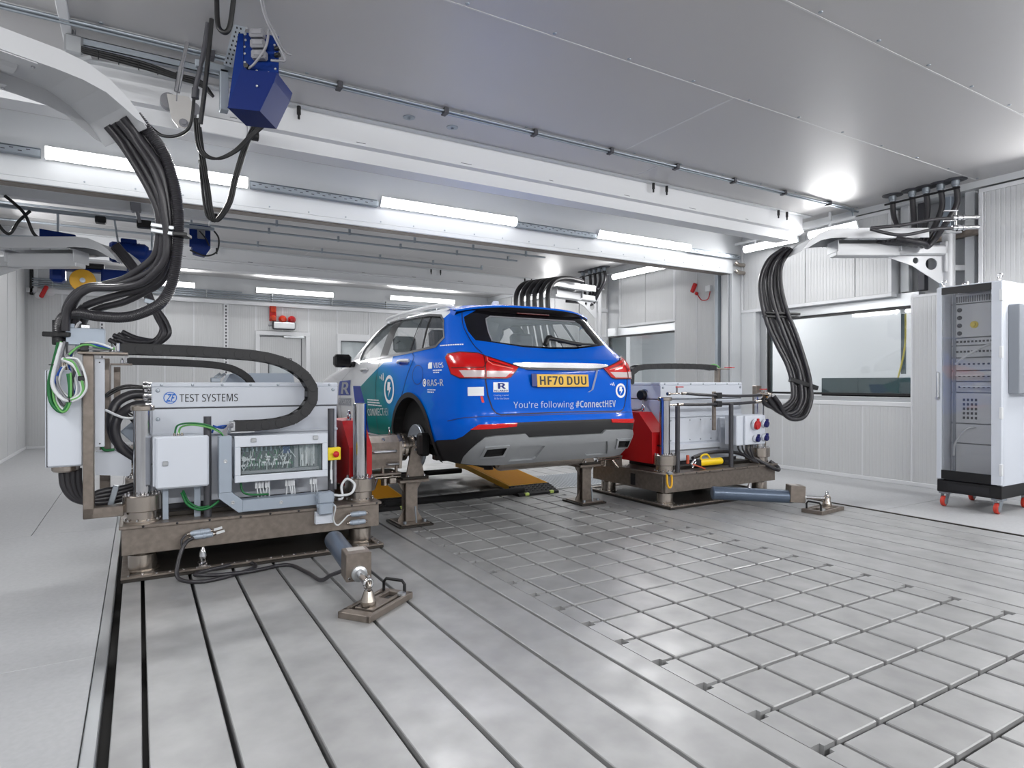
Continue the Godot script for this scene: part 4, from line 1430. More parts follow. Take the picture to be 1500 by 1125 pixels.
# ---------------------------------------------------------------- dynamometers
# the frame both machines share; on the right it is mirrored about x 2.995
func rig(right: bool) -> Node3D:
	var mx := func(x: float) -> float: return 5.99 - x if right else x
	var dz := 0.10 if right else 0.0
	var t := thing("wheel_dynamometer", "steel dynamometer on a bolted bed " + ("right of the car, with a yellow pump on it" if right else "left of the car, with large lettering on its housing"), "machine", V(mx.call(0.75), 0, -5.2 + dz))
	var b := func(x0: float, y0: float, z0: float, x1: float, y1: float, z1: float, ch := 0.0) -> MB: return mb().bx(mx.call(x0), y0, z0 + dz, mx.call(x1), y1, z1 + dz, ch)
	part(t, "base_plate", b.call(-0.10, 0.0, -4.54, 1.575, 0.022, -5.85, 0.003), M.steel_dark)
	var st := mb()
	for z in [-4.535, -5.84]:
		st.bx(mx.call(-0.10), 0.022, z + dz, mx.call(1.575), 0.034, z - 0.045 + dz, 0.002)
	for x in [-0.10, 1.53]:
		st.bx(mx.call(x), 0.0215, -4.54 + dz, mx.call(x + 0.045), 0.0335, -5.85 + dz, 0.002)
	part(t, "bolted_strip", st, M.steel)
	var bo := mb()
	for i in 22:
		bo.bolt(V(mx.call(-0.06 + i * 0.076), 0.034, -4.557 + dz), Vector3.UP, 0.0085)
	for i in 18:
		bo.bolt(V(mx.call(1.552), 0.034, -4.60 + dz - i * 0.07), Vector3.UP, 0.0085)
	part(t, "strip_bolts", bo, M.chrome).set_meta("kind", "stuff")
	# hollow bed frame
	part(t, "bed_beam", b.call(-0.097, 0.15, -4.62, 1.565, 0.322, -4.66, 0.003), M.steel)
	part(t, "bed_beam", b.call(-0.097, 0.15, -5.72, 1.565, 0.322, -5.76, 0.003), M.steel)
	part(t, "bed_beam", b.call(-0.095, 0.15, -4.66, -0.055, 0.322, -5.72, 0.003), M.steel)
	part(t, "bed_beam", b.call(1.525, 0.15, -4.66, 1.565, 0.322, -5.72, 0.003), M.steel)
	part(t, "bed_top", b.call(-0.11, 0.318, -4.595, 1.578, 0.338, -5.77, 0.003), M.steel)
	if right:
		part(t, "bed_slot", b.call(1.566, 0.17, -5.05, 1.572, 0.29, -5.12, 0.003), M.black)
	var tb := mb()
	for i in 9:
		tb.lathe(V(mx.call(0.02 + i * 0.19), 0.328, -4.5945 + dz), Vector3.BACK, [[0.008, 0.0], [0.007, 0.001], [0.0, 0.001]], 8)
	part(t, "bed_screws", tb, M.black).set_meta("kind", "stuff")
	# four lifting columns: foot, flange, bright pillar
	var n := 0
	for x in [0.018, 1.455]:
		for z in [-4.74, -5.62]:
			var p := V(mx.call(x), 0, z + dz)
			part(t, "foot_cylinder", mb().lathe(p + V(0, 0.02, 0), Vector3.UP, [[0.0, 0.0], [0.10, 0.0], [0.10, 0.012], [0.082, 0.012], [0.082, 0.11], [0.05, 0.11], [0.05, 0.135]], 28), M.nickel)
			part(t, "column_flange", mb().lathe(p + V(0, 0.335, 0), Vector3.UP, [[0.105, 0.0], [0.105, 0.018], [0.09, 0.018], [0.09, 0.072], [0.108, 0.076], [0.113, 0.08], [0.113, 0.172], [0.108, 0.178], [0.05, 0.178]], 32), M.nickel)
			var fb := mb()
			for i in 10:
				var a := TAU * i / 10.0
				fb.bolt(p + V(cos(a) * 0.094, 0.512, sin(a) * 0.094), Vector3.UP, 0.010, 0.014)
				fb.bolt(p + V(cos(a) * 0.099, 0.352, sin(a) * 0.099), Vector3.UP, 0.008, 0.011)
			part(t, "flange_bolts", fb, M.chrome).set_meta("kind", "stuff")
			var top := 1.085 if n < 2 else 1.075
			part(t, "column", mb().lathe(p + V(0, 0.50, 0), Vector3.UP, [[0.052, 0.0], [0.052, top - 0.50], [0.048, top - 0.496], [0.0, top - 0.496]], 32), M.chrome)
			if (not right and n < 2) or (right and n >= 2):
				part(t, "column_cap", mb().lathe(p + V(0, 1.055, 0), Vector3.UP, [[0.052, 0.0], [0.068, 0.0], [0.070, 0.006], [0.070, 0.028], [0.066, 0.034], [0.0, 0.034]], 28), M.nickel)
			n += 1
	# motor housing: two bolted sheets one over the other
	var h0 := 0.072
	var h1 := 1.335
	var zf := -4.925
	part(t, "motor_housing", b.call(h0, 1.064, zf, h1, 1.205, -5.48, 0.004), M.cab)
	part(t, "housing_lid", b.call(h0 - 0.004, 1.203, zf - 0.004, h1 + 0.004, 1.236, -5.484, 0.008), M.cab)
	part(t, "housing_lower", b.call(h0 + 0.004, 0.40, zf - 0.012, h1 - 0.004, 1.054, -5.47, 0.003), M.cab)
	part(t, "housing_gap", b.call(h0 + 0.006, 1.05, zf - 0.016, h1 - 0.006, 1.066, -5.46), M.dark_grey)
	part(t, "housing_ledge", b.call(h0, 0.865, zf + 0.006, h1, 0.885, zf - 0.02, 0.004), M.cab)
	part(t, "housing_foot", b.call(0.12, 0.338, -4.97, 1.30, 0.41, -5.45, 0.004), M.dark_grey)
	if right:
		part(t, "cover_plate", b.call(0.50, 0.60, zf + 0.012, 1.28, 0.86, zf - 0.014, 0.004), M.cab)
		part(t, "cover_ledge", mb().prism(PackedVector2Array([Vector2(0, 0), Vector2(0.05, -0.02), Vector2(0.05, -0.07), Vector2(0, -0.07)]), V(mx.call(1.28), 0.60, zf + dz), Vector3.BACK, Vector3.UP, V(0.80, 0, 0)), M.cab)
		part(t, "end_box", b.call(0.26, 0.50, zf + 0.02, 0.46, 0.85, zf - 0.1, 0.006), M.cab)
	var hs := mb()
	for i in 7:
		hs.lathe(V(mx.call(h0 + 0.06 + i * 0.19), 1.220, zf - 0.003 + dz), Vector3.BACK, [[0.010, 0.0], [0.007, 0.005], [0.0, 0.006]], 10)
	for q in [[h0 + 0.038, 1.182], [h0 + 0.038, 0.985], [h1 - 0.035, 1.182], [h1 - 0.035, 0.985]]:
		hs.lathe(V(mx.call(q[0]), q[1], zf - (0.0 if q[1] > 1.06 else 0.012) + dz), Vector3.BACK, [[0.014, 0.0], [0.010, 0.007], [0.0, 0.008]], 10)
	if right:
		for x in [0.60, 0.76, 0.92, 1.08, 1.2]:
			for y in [0.625, 0.835]:
				hs.lathe(V(mx.call(x), y, zf + 0.012 + dz), Vector3.BACK, [[0.009, 0.0], [0.006, 0.005], [0.0, 0.006]], 8)
	part(t, "housing_screws", hs, M.galv).set_meta("kind", "stuff")
	# red guard with a sloping top, then gear case, couplings and disc on the wheel axis
	var gp := PackedVector2Array([Vector2(-4.80, 0.42), Vector2(-4.80, 0.735), Vector2(-5.0, 0.93), Vector2(-5.45, 0.93), Vector2(-5.55, 0.75), Vector2(-5.55, 0.42)])
	for i in gp.size():
		gp[i].x += dz
	part(t, "red_guard", mb().prism(gp, V(mx.call(1.39), 0, 0), Vector3.BACK, Vector3.UP, V(-0.18 if right else 0.18, 0, 0)), M.red, "red guard with sloping top")
	part(t, "guard_knob", mb().cyl(V(mx.call(1.50), 0.60, -4.80 + dz), V(mx.call(1.50), 0.60, -4.765 + dz), 0.006, -1, 8).lathe(V(mx.call(1.50), 0.60, -4.765 + dz), Vector3.BACK, [[0.0, 0.0], [0.014, 0.004], [0.014, 0.02], [0.0, 0.024]], 12), M.black)
	part(t, "lifting_eye", mb().ring(V(mx.call(1.46), 0.975, -5.05 + dz), V(1, 0, 0.6), 0.028, 0.009, 18, 8).cyl(V(mx.call(1.46), 0.93, -5.05 + dz), V(mx.call(1.46), 0.95, -5.05 + dz), 0.016, -1, 10), M.chrome)
	var ax := -5.25 + 0.0
	var cs_ := PackedVector2Array([Vector2(-0.13, -0.16), Vector2(0.13, -0.16), Vector2(0.14, -0.08), Vector2(0.14, 0.06), Vector2(0.07, 0.11), Vector2(-0.07, 0.11), Vector2(-0.14, 0.06), Vector2(-0.14, -0.08)])
	part(t, "gear_case", mb().prism(cs_, V(mx.call(1.575), 0.67, ax), Vector3.BACK, Vector3.UP, V(-0.36 if right else 0.36, 0, 0)), M.steel)
	part(t, "gear_case_rim", mb().prism(cs_, V(mx.call(1.91), 0.67, ax), Vector3.BACK * 1.06, Vector3.UP * 1.06, V(-0.025 if right else 0.025, 0, 0)), M.nickel)
	part(t, "case_foot", b.call(1.60, 0.45, ax + 0.14 - dz, 1.93, 0.47, ax - 0.14 - dz, 0.003), M.steel)
	for x in [1.64, 1.76, 1.88]:
		part(t, "case_rib", b.call(x, 0.468, ax + 0.135 - dz, x + 0.02, 0.53, ax + 0.10 - dz, 0.003), M.steel)
	part(t, "case_handle", mb().tube(spline([V(mx.call(1.68), 0.655, ax + 0.14), V(mx.call(1.69), 0.655, ax + 0.175), V(mx.call(1.86), 0.655, ax + 0.175), V(mx.call(1.87), 0.655, ax + 0.14)], 5), 0.011, 8), M.alu)
	part(t, "case_handle", mb().tube(spline([V(mx.call(1.80), 0.545, ax + 0.14), V(mx.call(1.81), 0.545, ax + 0.165), V(mx.call(1.89), 0.545, ax + 0.165), V(mx.call(1.90), 0.545, ax + 0.14)], 5), 0.009, 8), M.alu)
	part(t, "lifting_eye", mb().ring(V(mx.call(1.875), 0.815, ax), V(1, 0, 0.4), 0.026, 0.009, 18, 8).cyl(V(mx.call(1.875), 0.77, ax), V(mx.call(1.875), 0.79, ax), 0.016, -1, 10).bolt(V(mx.call(1.78), 0.74, ax + 0.10), V(0, 0.7, 0.7), 0.018, 0.02), M.chrome)
	var dir := V(-1 if right else 1, 0, 0)
	part(t, "coupling", mb().lathe(V(mx.call(1.93), 0.67, ax), dir, [[0.125, 0.0], [0.125, 0.03], [0.105, 0.03], [0.105, 0.05], [0.122, 0.05], [0.122, 0.075], [0.085, 0.08], [0.085, 0.14], [0.10, 0.14], [0.10, 0.17], [0.06, 0.17], [0.06, 0.19]], 28), M.nickel)
	var cb := mb()
	for i in 12:
		var a := TAU * i / 12.0
		cb.bolt(V(mx.call(1.96), 0.67 + cos(a) * 0.114, ax + sin(a) * 0.114), dir, 0.008, 0.018)
	part(t, "coupling_bolts", cb, M.chrome).set_meta("kind", "stuff")
	part(t, "hub_adapter", mb().lathe(V(mx.call(2.035), 0.67, ax), dir, [[0.0, 0.0], [0.06, 0.0], [0.065, 0.02], [0.07, 0.04], [0.10, 0.04], [0.105, 0.065], [0.0, 0.065]], 24), M.chrome)
	# valves and pipes under the case
	var vp := mb()
	vp.cyl(V(mx.call(1.80), 0.45, ax + 0.08), V(mx.call(1.80), 0.36, ax + 0.08), 0.03, -1, 12).box(V(mx.call(1.86), 0.40, ax + 0.10), V(0.07, 0.06, 0.06), Basis(), 0.008).cyl(V(mx.call(1.86), 0.43, ax + 0.10), V(mx.call(1.86), 0.48, ax + 0.10), 0.018, -1, 10).cyl(V(mx.call(1.63), 0.43, ax + 0.11), V(mx.call(1.93), 0.43, ax + 0.11), 0.012, -1, 8).cyl(V(mx.call(1.72), 0.42, ax + 0.12), V(mx.call(1.68), 0.35, ax + 0.16), 0.012, 0.012, 8)
	part(t, "lubrication_valve", vp, M.nickel)
	part(t, "case_support", b.call(1.57, 0.335, ax + 0.10 - dz, 1.66, 0.45, ax - 0.10 - dz, 0.006), M.steel)
	# inner pipe posts
	for x in ([0.393, 1.215] if not right else [0.575, 1.36]):
		part(t, "pipe_post", mb().cyl(V(mx.call(x), 0.338, -4.66 + dz), V(mx.call(x), 1.01 if x < 1.0 else (1.045 if not right else 1.0), -4.66 + dz), 0.024, -1, 16), M.dark_grey)
	# clutter low on the bed: motor feet, hose ends
	part(t, "bed_inner", b.call(0.10, 0.338, -4.80, 1.30, 0.37, -4.92, 0.004), M.steel_dark)
	part(t, "grease_nipple", mb().lathe(V(mx.call(0.36), 0.034, -4.60 + dz), Vector3.UP, [[0.035, 0.0], [0.035, 0.02], [0.022, 0.025], [0.026, 0.06], [0.02, 0.09], [0.008, 0.12], [0.0, 0.12]], 12), M.chrome)
	return t


func stand(x: float, right: bool, label: String) -> void:
	var z := -5.20
	var t := thing("support_stand", label, "stand", V(x, 0, z), "steel stands under the wheel bearings")
	part(t, "foot_plate", mb().bx(x - 0.155, 0, z + 0.175, x + 0.155, 0.018, z - 0.175, 0.004), M.steel_dark)
	part(t, "foot_pad", mb().bx(x - 0.13, 0.018, z + 0.15, x + 0.13, 0.028, z - 0.15, 0.003), M.steel)
	part(t, "post", mb().bx(x - 0.055, 0.028, z + 0.05, x + 0.055, 0.375, z + 0.032, 0.003).bx(x - 0.055, 0.028, z - 0.032, x + 0.055, 0.375, z - 0.05, 0.003).bx(x - 0.012, 0.028, z + 0.034, x + 0.012, 0.375, z - 0.034), M.steel)
	for sx in [-1.0, 1.0]:
		for y in [0, 1]:
			var g := PackedVector2Array([Vector2(0, 0.028), Vector2(sx * 0.055, 0.028), Vector2(sx * 0.05, 0.05), Vector2(0, 0.13)]) if y == 0 else PackedVector2Array([Vector2(0, 0.375), Vector2(sx * 0.06, 0.375), Vector2(sx * 0.05, 0.35), Vector2(0, 0.28)])
			part(t, "gusset", mb().prism(g, V(x + sx * 0.055, 0, z + 0.006), V(1, 0, 0), V(0, 1, 0), V(0, 0, -0.012)), M.steel)
	part(t, "clamp_rod", mb().cyl(V(x + 0.015, 0.028, z + 0.12), V(x + 0.005, 0.17, z + 0.115), 0.008, -1, 8), M.galv)
	for q in [[-0.09, 0.12], [0.10, 0.10], [0.10, -0.12]]:
		part(t, "foot_bolt", mb().bolt(V(x + q[0], 0.018, z + q[1]), Vector3.UP, 0.016, 0.03), M.galv)
	part(t, "top_plate", mb().bx(x - 0.135, 0.375, z + 0.12, x + 0.135, 0.40, z - 0.14, 0.004), M.steel)
	part(t, "slide_plate", mb().bx(x - 0.10, 0.40, z + 0.10, x + 0.14, 0.422, z - 0.12, 0.004), M.steel_dark)
	var s := -1.0 if right else 1.0
	var br := PackedVector2Array([Vector2(-0.085, 0.422), Vector2(0.085, 0.422), Vector2(0.035, 0.66), Vector2(0.0, 0.69), Vector2(-0.035, 0.66)])
	part(t, "bearing_bracket", mb().prism(br, V(x + 0.02 * s, 0, z + 0.085), V(1, 0, 0), V(0, 1, 0), V(0, 0, -0.018)), M.steel)
	part(t, "bracket_bolts", mb().bolt(V(x + 0.02 * s, 0.655, z + 0.085), Vector3.BACK, 0.013).bolt(V(x - 0.05, 0.422, z + 0.09), Vector3.UP, 0.010, 0.02).bolt(V(x + 0.1, 0.422, z + 0.09), Vector3.UP, 0.010, 0.02), M.chrome)


# a cable carrier of separate links along a path in the plane z
func energy_chain(path: PackedVector3Array, label: String, h := 0.074, wide := 0.11, called := "energy_chain") -> Node3D:
	var pts := resample(path, 0.094)
	var t := thing(called, label, "cable carrier", path[0], "energy chains")
	for i in pts.size() - 1:
		var a := pts[i]
		var b := pts[i + 1]
		var d := (b - a).normalized()
		var up := V(0, 0, 1).cross(d).normalized()
		if up.y < 0.0 and i == 0:
			up = -up
		var bs := Basis(d, up, d.cross(up))
		var c := (a + b) * 0.5
		var m := mb()
		var len := a.distance_to(b)
		for s in [-1.0, 1.0]:
			m.box(c + bs.z * s * wide * 0.46, V(len * 1.04, h, 0.010), bs, 0.004)
			m.lathe(a + bs.z * s * (wide * 0.46 + 0.004), bs.z * s, [[h * 0.44, 0.0], [h * 0.44, 0.003], [h * 0.38, 0.004], [0.0, 0.004]], 16)
		m.box(c + up * h * 0.44, V(len * 0.55, 0.010, wide * 0.9), bs, 0.003)
		m.box(c - up * h * 0.44, V(len * 0.40, 0.010, wide * 0.9), bs, 0.003)
		part(t, "chain_link", m, M.chain)
	return t


func build_rigs() -> void:
	var left := rig(false)
	var right := rig(true)
	var sd := mb()
	# lettering and badge on the left housing
	var zl := -4.9245
	sd.v.append_array(letters("TEST SYSTEMS", V(0.240, 1.102, zl), Basis(), 0.054, 0.375, 0.003).v)
	var tx := letters("TEST SYSTEMS", V(0.240, 1.102, zl), Basis(), 0.054, 0.375, 0.003)
	part(left, "housing_lettering", tx, M.black)
	var bc := V(0.184, 1.132, zl)
	var blue := mat(Color(0.10, 0.42, 0.78), 0.4)
	part(left, "badge_ring", mb().lathe(bc, Vector3.BACK, [[0.036, 0.0], [0.036, 0.003], [0.041, 0.003], [0.041, 0.0]], 32), blue)
	var zf := letters("ZF", bc + V(-0.024, -0.024, 0), Basis(V(1, 0, 0), V(0.25, 1, 0), V(0, 0, 1)), 0.048, 0.044, 0.003, true)
	zf.bx(bc.x - 0.033, bc.y + 0.023, zl, bc.x + 0.033, bc.y + 0.027, zl + 0.003).bx(bc.x - 0.033, bc.y - 0.027, zl, bc.x + 0.033, bc.y - 0.023, zl + 0.003)
	part(left, "badge_letters", zf, blue)
	stand(2.04, false, "steel stand under the wheel bearing behind the left dynamometer's end")
	stand(3.95, true, "steel stand under the car's right rear corner")
	dup(left, V(0, 0, -2.8), "dynamometer at the car's front left wheel, mostly hidden behind the lettered one")
	left_cabinets()
	right_details()
	actuators()
	# energy chains
	var zc := -4.79
	var path := PackedVector3Array()
	for q in [V(-0.09, 1.455, zc), V(0.25, 1.45, zc), V(0.55, 1.438, zc), V(0.76, 1.42, zc), V(0.92, 1.375, zc), V(1.05, 1.285, zc), V(1.11, 1.17, zc), V(1.08, 1.06, zc), V(0.98, 0.975, zc), V(0.82, 0.937, zc), V(0.575, 0.933, zc)]:
		path.append(q)
	var ch := energy_chain(spline(Array(path), 8), "thick black energy chain bending over the lettered housing")
	part(ch, "end_bracket", mb().bx(-0.165, 1.428, zc + 0.07, -0.09, 1.434, zc - 0.07, 0.002).bx(-0.125, 1.434, zc + 0.065, -0.105, 1.49, zc - 0.065, 0.003).lathe(V(-0.15, 1.434, zc + 0.05), Vector3.UP, [[0.016, 0.0], [0.016, 0.03], [0.01, 0.05], [0.0, 0.05]], 10), M.chrome)
	part(ch, "end_bracket", mb().bx(0.54, 0.885, zc + 0.06, 0.70, 0.896, zc - 0.08, 0.002).bx(0.545, 0.90, zc + 0.055, 0.575, 0.965, zc - 0.055, 0.003), M.alu)
	dup(ch, V(0, 0, -2.8), "thin looking black energy chain behind, over the front left dynamometer")
	var zr := -5.02
	var pr := []
	for q in [V(4.40, 1.24, zr), V(4.40, 1.33, zr), V(4.48, 1.385, zr), V(4.62, 1.402, zr), V(4.9, 1.412, zr), V(5.25, 1.415, zr), V(5.52, 1.412, zr), V(5.66, 1.40, zr)]:
		pr.append(q)
	energy_chain(spline(pr, 6), "black energy chain arching over the right dynamometer's white housing", 0.058, 0.10)
	# ramps under the car and torque tubes between them
	ramp(4.02, "yellow ramp with a black rubber end in front of the car's rear")
	ramp(2.27, "yellow ramp with a black rubber end behind the left support stand")
	var tb := solo("cross_tube", mb().cyl(V(2.05, 0.055, -5.86), V(3.62, 0.055, -5.86), 0.035, -1, 14), M.black_matt, "black cross tube on the floor between the two yellow ramps, nearer one", "tube", "black cross tubes")
	dup(tb, V(0, 0.03, -1.55), "black cross tube on the floor between the two yellow ramps, farther one")
	# light chequered plate beyond the tiles
	var pl := thing("tread_plate", "pale ribbed tread plate lying on the floor beyond the right yellow ramp", "plate", V(4.6, 0, -6.4))
	part(pl, "sheet", mb().bx(4.08, 0.0, -5.98, 5.05, 0.012, -6.9, 0.002), M.liner)
	var rb := mb()
	for i in 26:
		rb.bar(V(4.10 + i * 0.036, 0.013, -6.0), V(4.14 + i * 0.036, 0.013, -6.88), 0.008, 0.006)
	part(pl, "ribs", rb, M.galv).set_meta("kind", "stuff")


func ramp(x: float, label: String) -> void:
	var t := thing("vehicle_ramp", label, "ramp", V(x - 0.25, 0, -5.8), "yellow ramps under the car")
	var z0 := -5.79
	var w := 0.26
	var cx_ := x - 0.235
	var pf := PackedVector2Array([Vector2(0, 0), Vector2(-0.22, 0.0), Vector2(-0.22, 0.085), Vector2(-0.03, 0.032), Vector2(0, 0.024)])
	part(t, "rubber_end", mb().prism(pf, V(cx_ - w, 0.0, z0), Vector3.BACK, Vector3.UP, V(w * 2, 0, 0)), M.black_matt)
	var st := mb()
	for i in 9:
		for j in 4:
			st.bar(V(cx_ - w + 0.03 + i * 0.057, 0.045 + j * 0.013, z0 - 0.045 - j * 0.046), V(cx_ - w + 0.06 + i * 0.057, 0.047 + j * 0.013, z0 - 0.055 - j * 0.046), 0.01, 0.006)
	part(t, "tread_studs", st, M.rubber).set_meta("kind", "stuff")
	for s in [-0.6, 0.65]:
		part(t, "reflector", mb().bx(cx_ + s * w - 0.025, 0.006, z0 - 0.03, cx_ + s * w + 0.025, 0.034, z0 + 0.006, 0.004), mat(Color(0.78, 0.86, 0.45), 0.4))
	part(t, "deck", mb().prism(PackedVector2Array([Vector2(-0.22, 0.03), Vector2(-0.22, 0.088), Vector2(-1.30, 0.20), Vector2(-1.6, 0.20), Vector2(-1.6, 0.14), Vector2(-1.30, 0.14)]), V(cx_ - w + 0.005, 0, z0), Vector3.BACK, Vector3.UP, V(w * 2 - 0.01, 0, 0)), M.amber)
	for i in 40:
		var k := i / 40.0
		var zz := z0 - 0.24 - k * 1.05
		var yy := 0.091 + k * 0.108
		part(t, "grip_rib", mb().bx(cx_ - w + 0.02, yy - 0.004, zz, cx_ + w - 0.02, yy + 0.006, zz - 0.010), M.amber)


func left_cabinets() -> void:
	# plain control box between the columns
	var t := thing("control_box", "plain white switch box with one lock beside the left column", "enclosure", V(0.245, 0.55, -4.66))
	part(t, "case", mb().bx(0.075, 0.565, -4.64, 0.385, 0.885, -4.80, 0.006), M.cab)
	part(t, "door", mb().bx(0.090, 0.552, -4.605, 0.398, 0.888, -4.642, 0.012), M.cab)
	part(t, "lock", mb().bx(0.128, 0.700, -4.606, 0.160, 0.732, -4.596, 0.003).lathe(V(0.144, 0.717, -4.597), Vector3.BACK, [[0.009, 0.0], [0.009, 0.002], [0.0, 0.002]], 12), M.alu)
	part(t, "support_leg", mb().bx(0.13, 0.338, -4.70, 0.165, 0.57, -4.72, 0.003), M.cab_grey)
	part(t, "support_leg", mb().bx(0.315, 0.338, -4.70, 0.355, 0.57, -4.72, 0.003), M.cab_grey)
	for i in 3:
		part(t, "cable_gland", mb().lathe(V(0.200 + i * 0.022, 0.885, -4.70), Vector3.UP, [[0.009, 0.0], [0.009, 0.01], [0.007, 0.012], [0.006, 0.02], [0.0, 0.02]], 10), M.nickel)
	# box with a window
	t = thing("electronics_box", "white enclosure with a long window showing crowded wiring", "enclosure", V(0.86, 0.56, -4.66))
	var x0 := 0.553
	var x1 := 1.175
	part(t, "case", mb().bx(x0 + 0.01, 0.57, -4.78, x1 - 0.01, 0.86, -4.80, 0.003).bx(x0 + 0.01, 0.57, -4.63, x0 + 0.025, 0.86, -4.79).bx(x1 - 0.025, 0.57, -4.63, x1 - 0.01, 0.86, -4.79).bx(x0 + 0.01, 0.57, -4.63, x1 - 0.01, 0.585, -4.79).bx(x0 + 0.01, 0.845, -4.63, x1 - 0.01, 0.86, -4.79), M.cab)
	part(t, "door_frame", mb().frame(2, V(x0, 0.558, -4.635), V(x1, 0.872, -4.595), 0.038, 0.004, 0.048, 0.074), M.cab)
	part(t, "window_seal", mb().frame(2, V(x0 + 0.036, 0.604, -4.612), V(x1 - 0.036, 0.80, -4.602), 0.006), M.rubber)
	part(t, "pane", mb().bx(x0 + 0.038, 0.604, -4.613, x1 - 0.032, 0.80, -4.617), M.glass)
	for x in [0.672, 1.088]:
		part(t, "lock", mb().bx(x - 0.018, 0.828, -4.596, x + 0.018, 0.856, -4.586, 0.003).lathe(V(x, 0.842, -4.587), Vector3.BACK, [[0.008, 0.0], [0.008, 0.002], [0.0, 0.002]], 10), M.alu)
	part(t, "mounting_plate", mb().bx(x0 + 0.03, 0.59, -4.765, x1 - 0.03, 0.845, -4.775), M.dark_grey)
	part(t, "cable_duct", mb().bx(0.96, 0.60, -4.70, 0.99, 0.82, -4.76, 0.002).bx(1.10, 0.60, -4.70, 1.125, 0.82, -4.76, 0.002).bx(0.60, 0.605, -4.66, 1.13, 0.625, -4.75, 0.002), M.cable_grey)
	# terminals, relays and small wires
	var blk := mb()
	var wh := mb()
	var gn := mb()
	var bu := mb()
	for i in 22:
		var x := 0.61 + i * 0.0155
		blk.bx(x, 0.625, -4.69, x + 0.010, 0.665 + 0.02 * rng.randf(), -4.75)
		(gn if i % 7 == 0 else wh).bx(x + 0.002, 0.655, -4.675, x + 0.010, 0.672, -4.69)
		bu.bx(x, 0.755, -4.70, x + 0.012, 0.795, -4.75) if i % 2 == 0 else blk.bx(x, 0.76, -4.70, x + 0.012, 0.80, -4.75)
	for i in 60:
		var x := 0.60 + rng.randf() * 0.34
		var y := 0.65 + rng.randf() * 0.10
		var m: MB = [wh, blk, wh, gn][i % 4]
		m.tube(spline([V(x, y, -4.69), V(x + rng.randf_range(-0.02, 0.02), y + 0.03, -4.66), V(x + rng.randf_range(-0.03, 0.03), y - 0.03, -4.67)], 3), 0.0028, 4)
		if i % 6 == 0:
			wh.bx(x, y, -4.655, x + 0.025, y + 0.012, -4.66)
	for i in 24:
		var x := 1.0 + rng.randf() * 0.09
		wh.tube(PackedVector3Array([V(x, 0.63, -4.70), V(x + rng.randf_range(-0.01, 0.01), 0.82, -4.71)]), 0.0025, 4)
		if i % 3 == 0:
			wh.bx(x, 0.64 + rng.randf() * 0.15, -4.685, x + 0.015, 0.66 + rng.randf() * 0.15, -4.695)
	part(t, "relay_modules", blk, M.black).set_meta("kind", "stuff")
	part(t, "white_wires", wh, M.cable_white).set_meta("kind", "stuff")
	part(t, "green_wires", gn, M.green).set_meta("kind", "stuff")
	part(t, "terminal_blocks", bu, M.cab_grey).set_meta("kind", "stuff")
	part(t, "blue_module", mb().bx(0.875, 0.735, -4.66, 0.925, 0.795, -4.75, 0.003).bx(0.90, 0.755, -4.655, 0.915, 0.775, -4.66), M.blue, "blue electronic module")
	# cables that leave below
	var cl := mb()
	for x in [0.70, 0.72, 0.74, 0.765, 0.78, 0.90, 0.92, 0.935, 0.95, 1.07, 1.09, 1.105]:
		cl.tube(spline([V(x, 0.57, -4.68), V(x + 0.005, 0.50, -4.67), V(x + rng.randf_range(-0.01, 0.03), 0.42, -4.68)], 4), 0.005, 6)
		cl.bx(x - 0.008, 0.50, -4.662, x + 0.008, 0.545, -4.668)
	part(t, "outgoing_cables", cl, M.cable_white).set_meta("kind", "stuff")
	part(t, "earth_wire", mb().tube(spline([V(0.60, 0.56, -4.68), V(0.61, 0.49, -4.66), V(0.66, 0.462, -4.66), V(0.78, 0.455, -4.66)], 6), 0.007, 8), M.green)
	# angled channel frame
	t = thing("cable_channel", "pale blue-grey angled cable channel around the windowed enclosure", "channel", V(0.5, 0.36, -4.6))
	part(t, "upright_cover", mb().bx(0.456, 0.50, -4.585, 0.534, 0.878, -4.68, 0.003), M.cab_grey)
	part(t, "corner_cover", mb().prism(PackedVector2Array([Vector2(0.456, 0.50), Vector2(0.534, 0.50), Vector2(0.60, 0.44), Vector2(0.60, 0.36), Vector2(0.575, 0.36), Vector2(0.456, 0.465)]), V(0, 0, -4.586), V(1, 0, 0), V(0, 1, 0), V(0, 0, -0.09)), M.cab_grey)
	part(t, "lower_cover", mb().bx(0.60, 0.36, -4.585, 1.20, 0.44, -4.68, 0.003), M.cab_grey)
	for q in [[0.495, 0.71], [0.54, 0.43], [0.85, 0.402]]:
		part(t, "cover_screw", mb().lathe(V(q[0], q[1], -4.585), Vector3.BACK, [[0.013, 0.0], [0.013, 0.002], [0.008, 0.0025], [0.0, 0.001]], 14), M.alu)
	# emergency stop on the second pipe post
	t = thing("emergency_stop", "yellow emergency stop box with red button on the dark post", "switch", V(1.22, 0.67, -4.62))
	part(t, "box", mb().bx(1.178, 0.670, -4.605, 1.272, 0.762, -4.655, 0.004), M.yellow)
	part(t, "button", mb().lathe(V(1.232, 0.715, -4.605), Vector3.BACK, [[0.010, 0.0], [0.010, 0.012], [0.022, 0.014], [0.023, 0.022], [0.014, 0.030], [0.0, 0.032]], 18), M.red)
	part(t, "cable", mb().tube(spline([V(1.21, 0.67, -4.63), V(1.205, 0.60, -4.62), V(1.21, 0.50, -4.62)], 5), 0.007, 6).bx(1.196, 0.53, -4.61, 1.212, 0.60, -4.616), M.cable_white)
	# bigger grey junction on the beam
	t = thing("plug_socket", "grey ribbed plug and socket on a white plate at the beam", "connector", V(1.14, 0.22, -4.58))
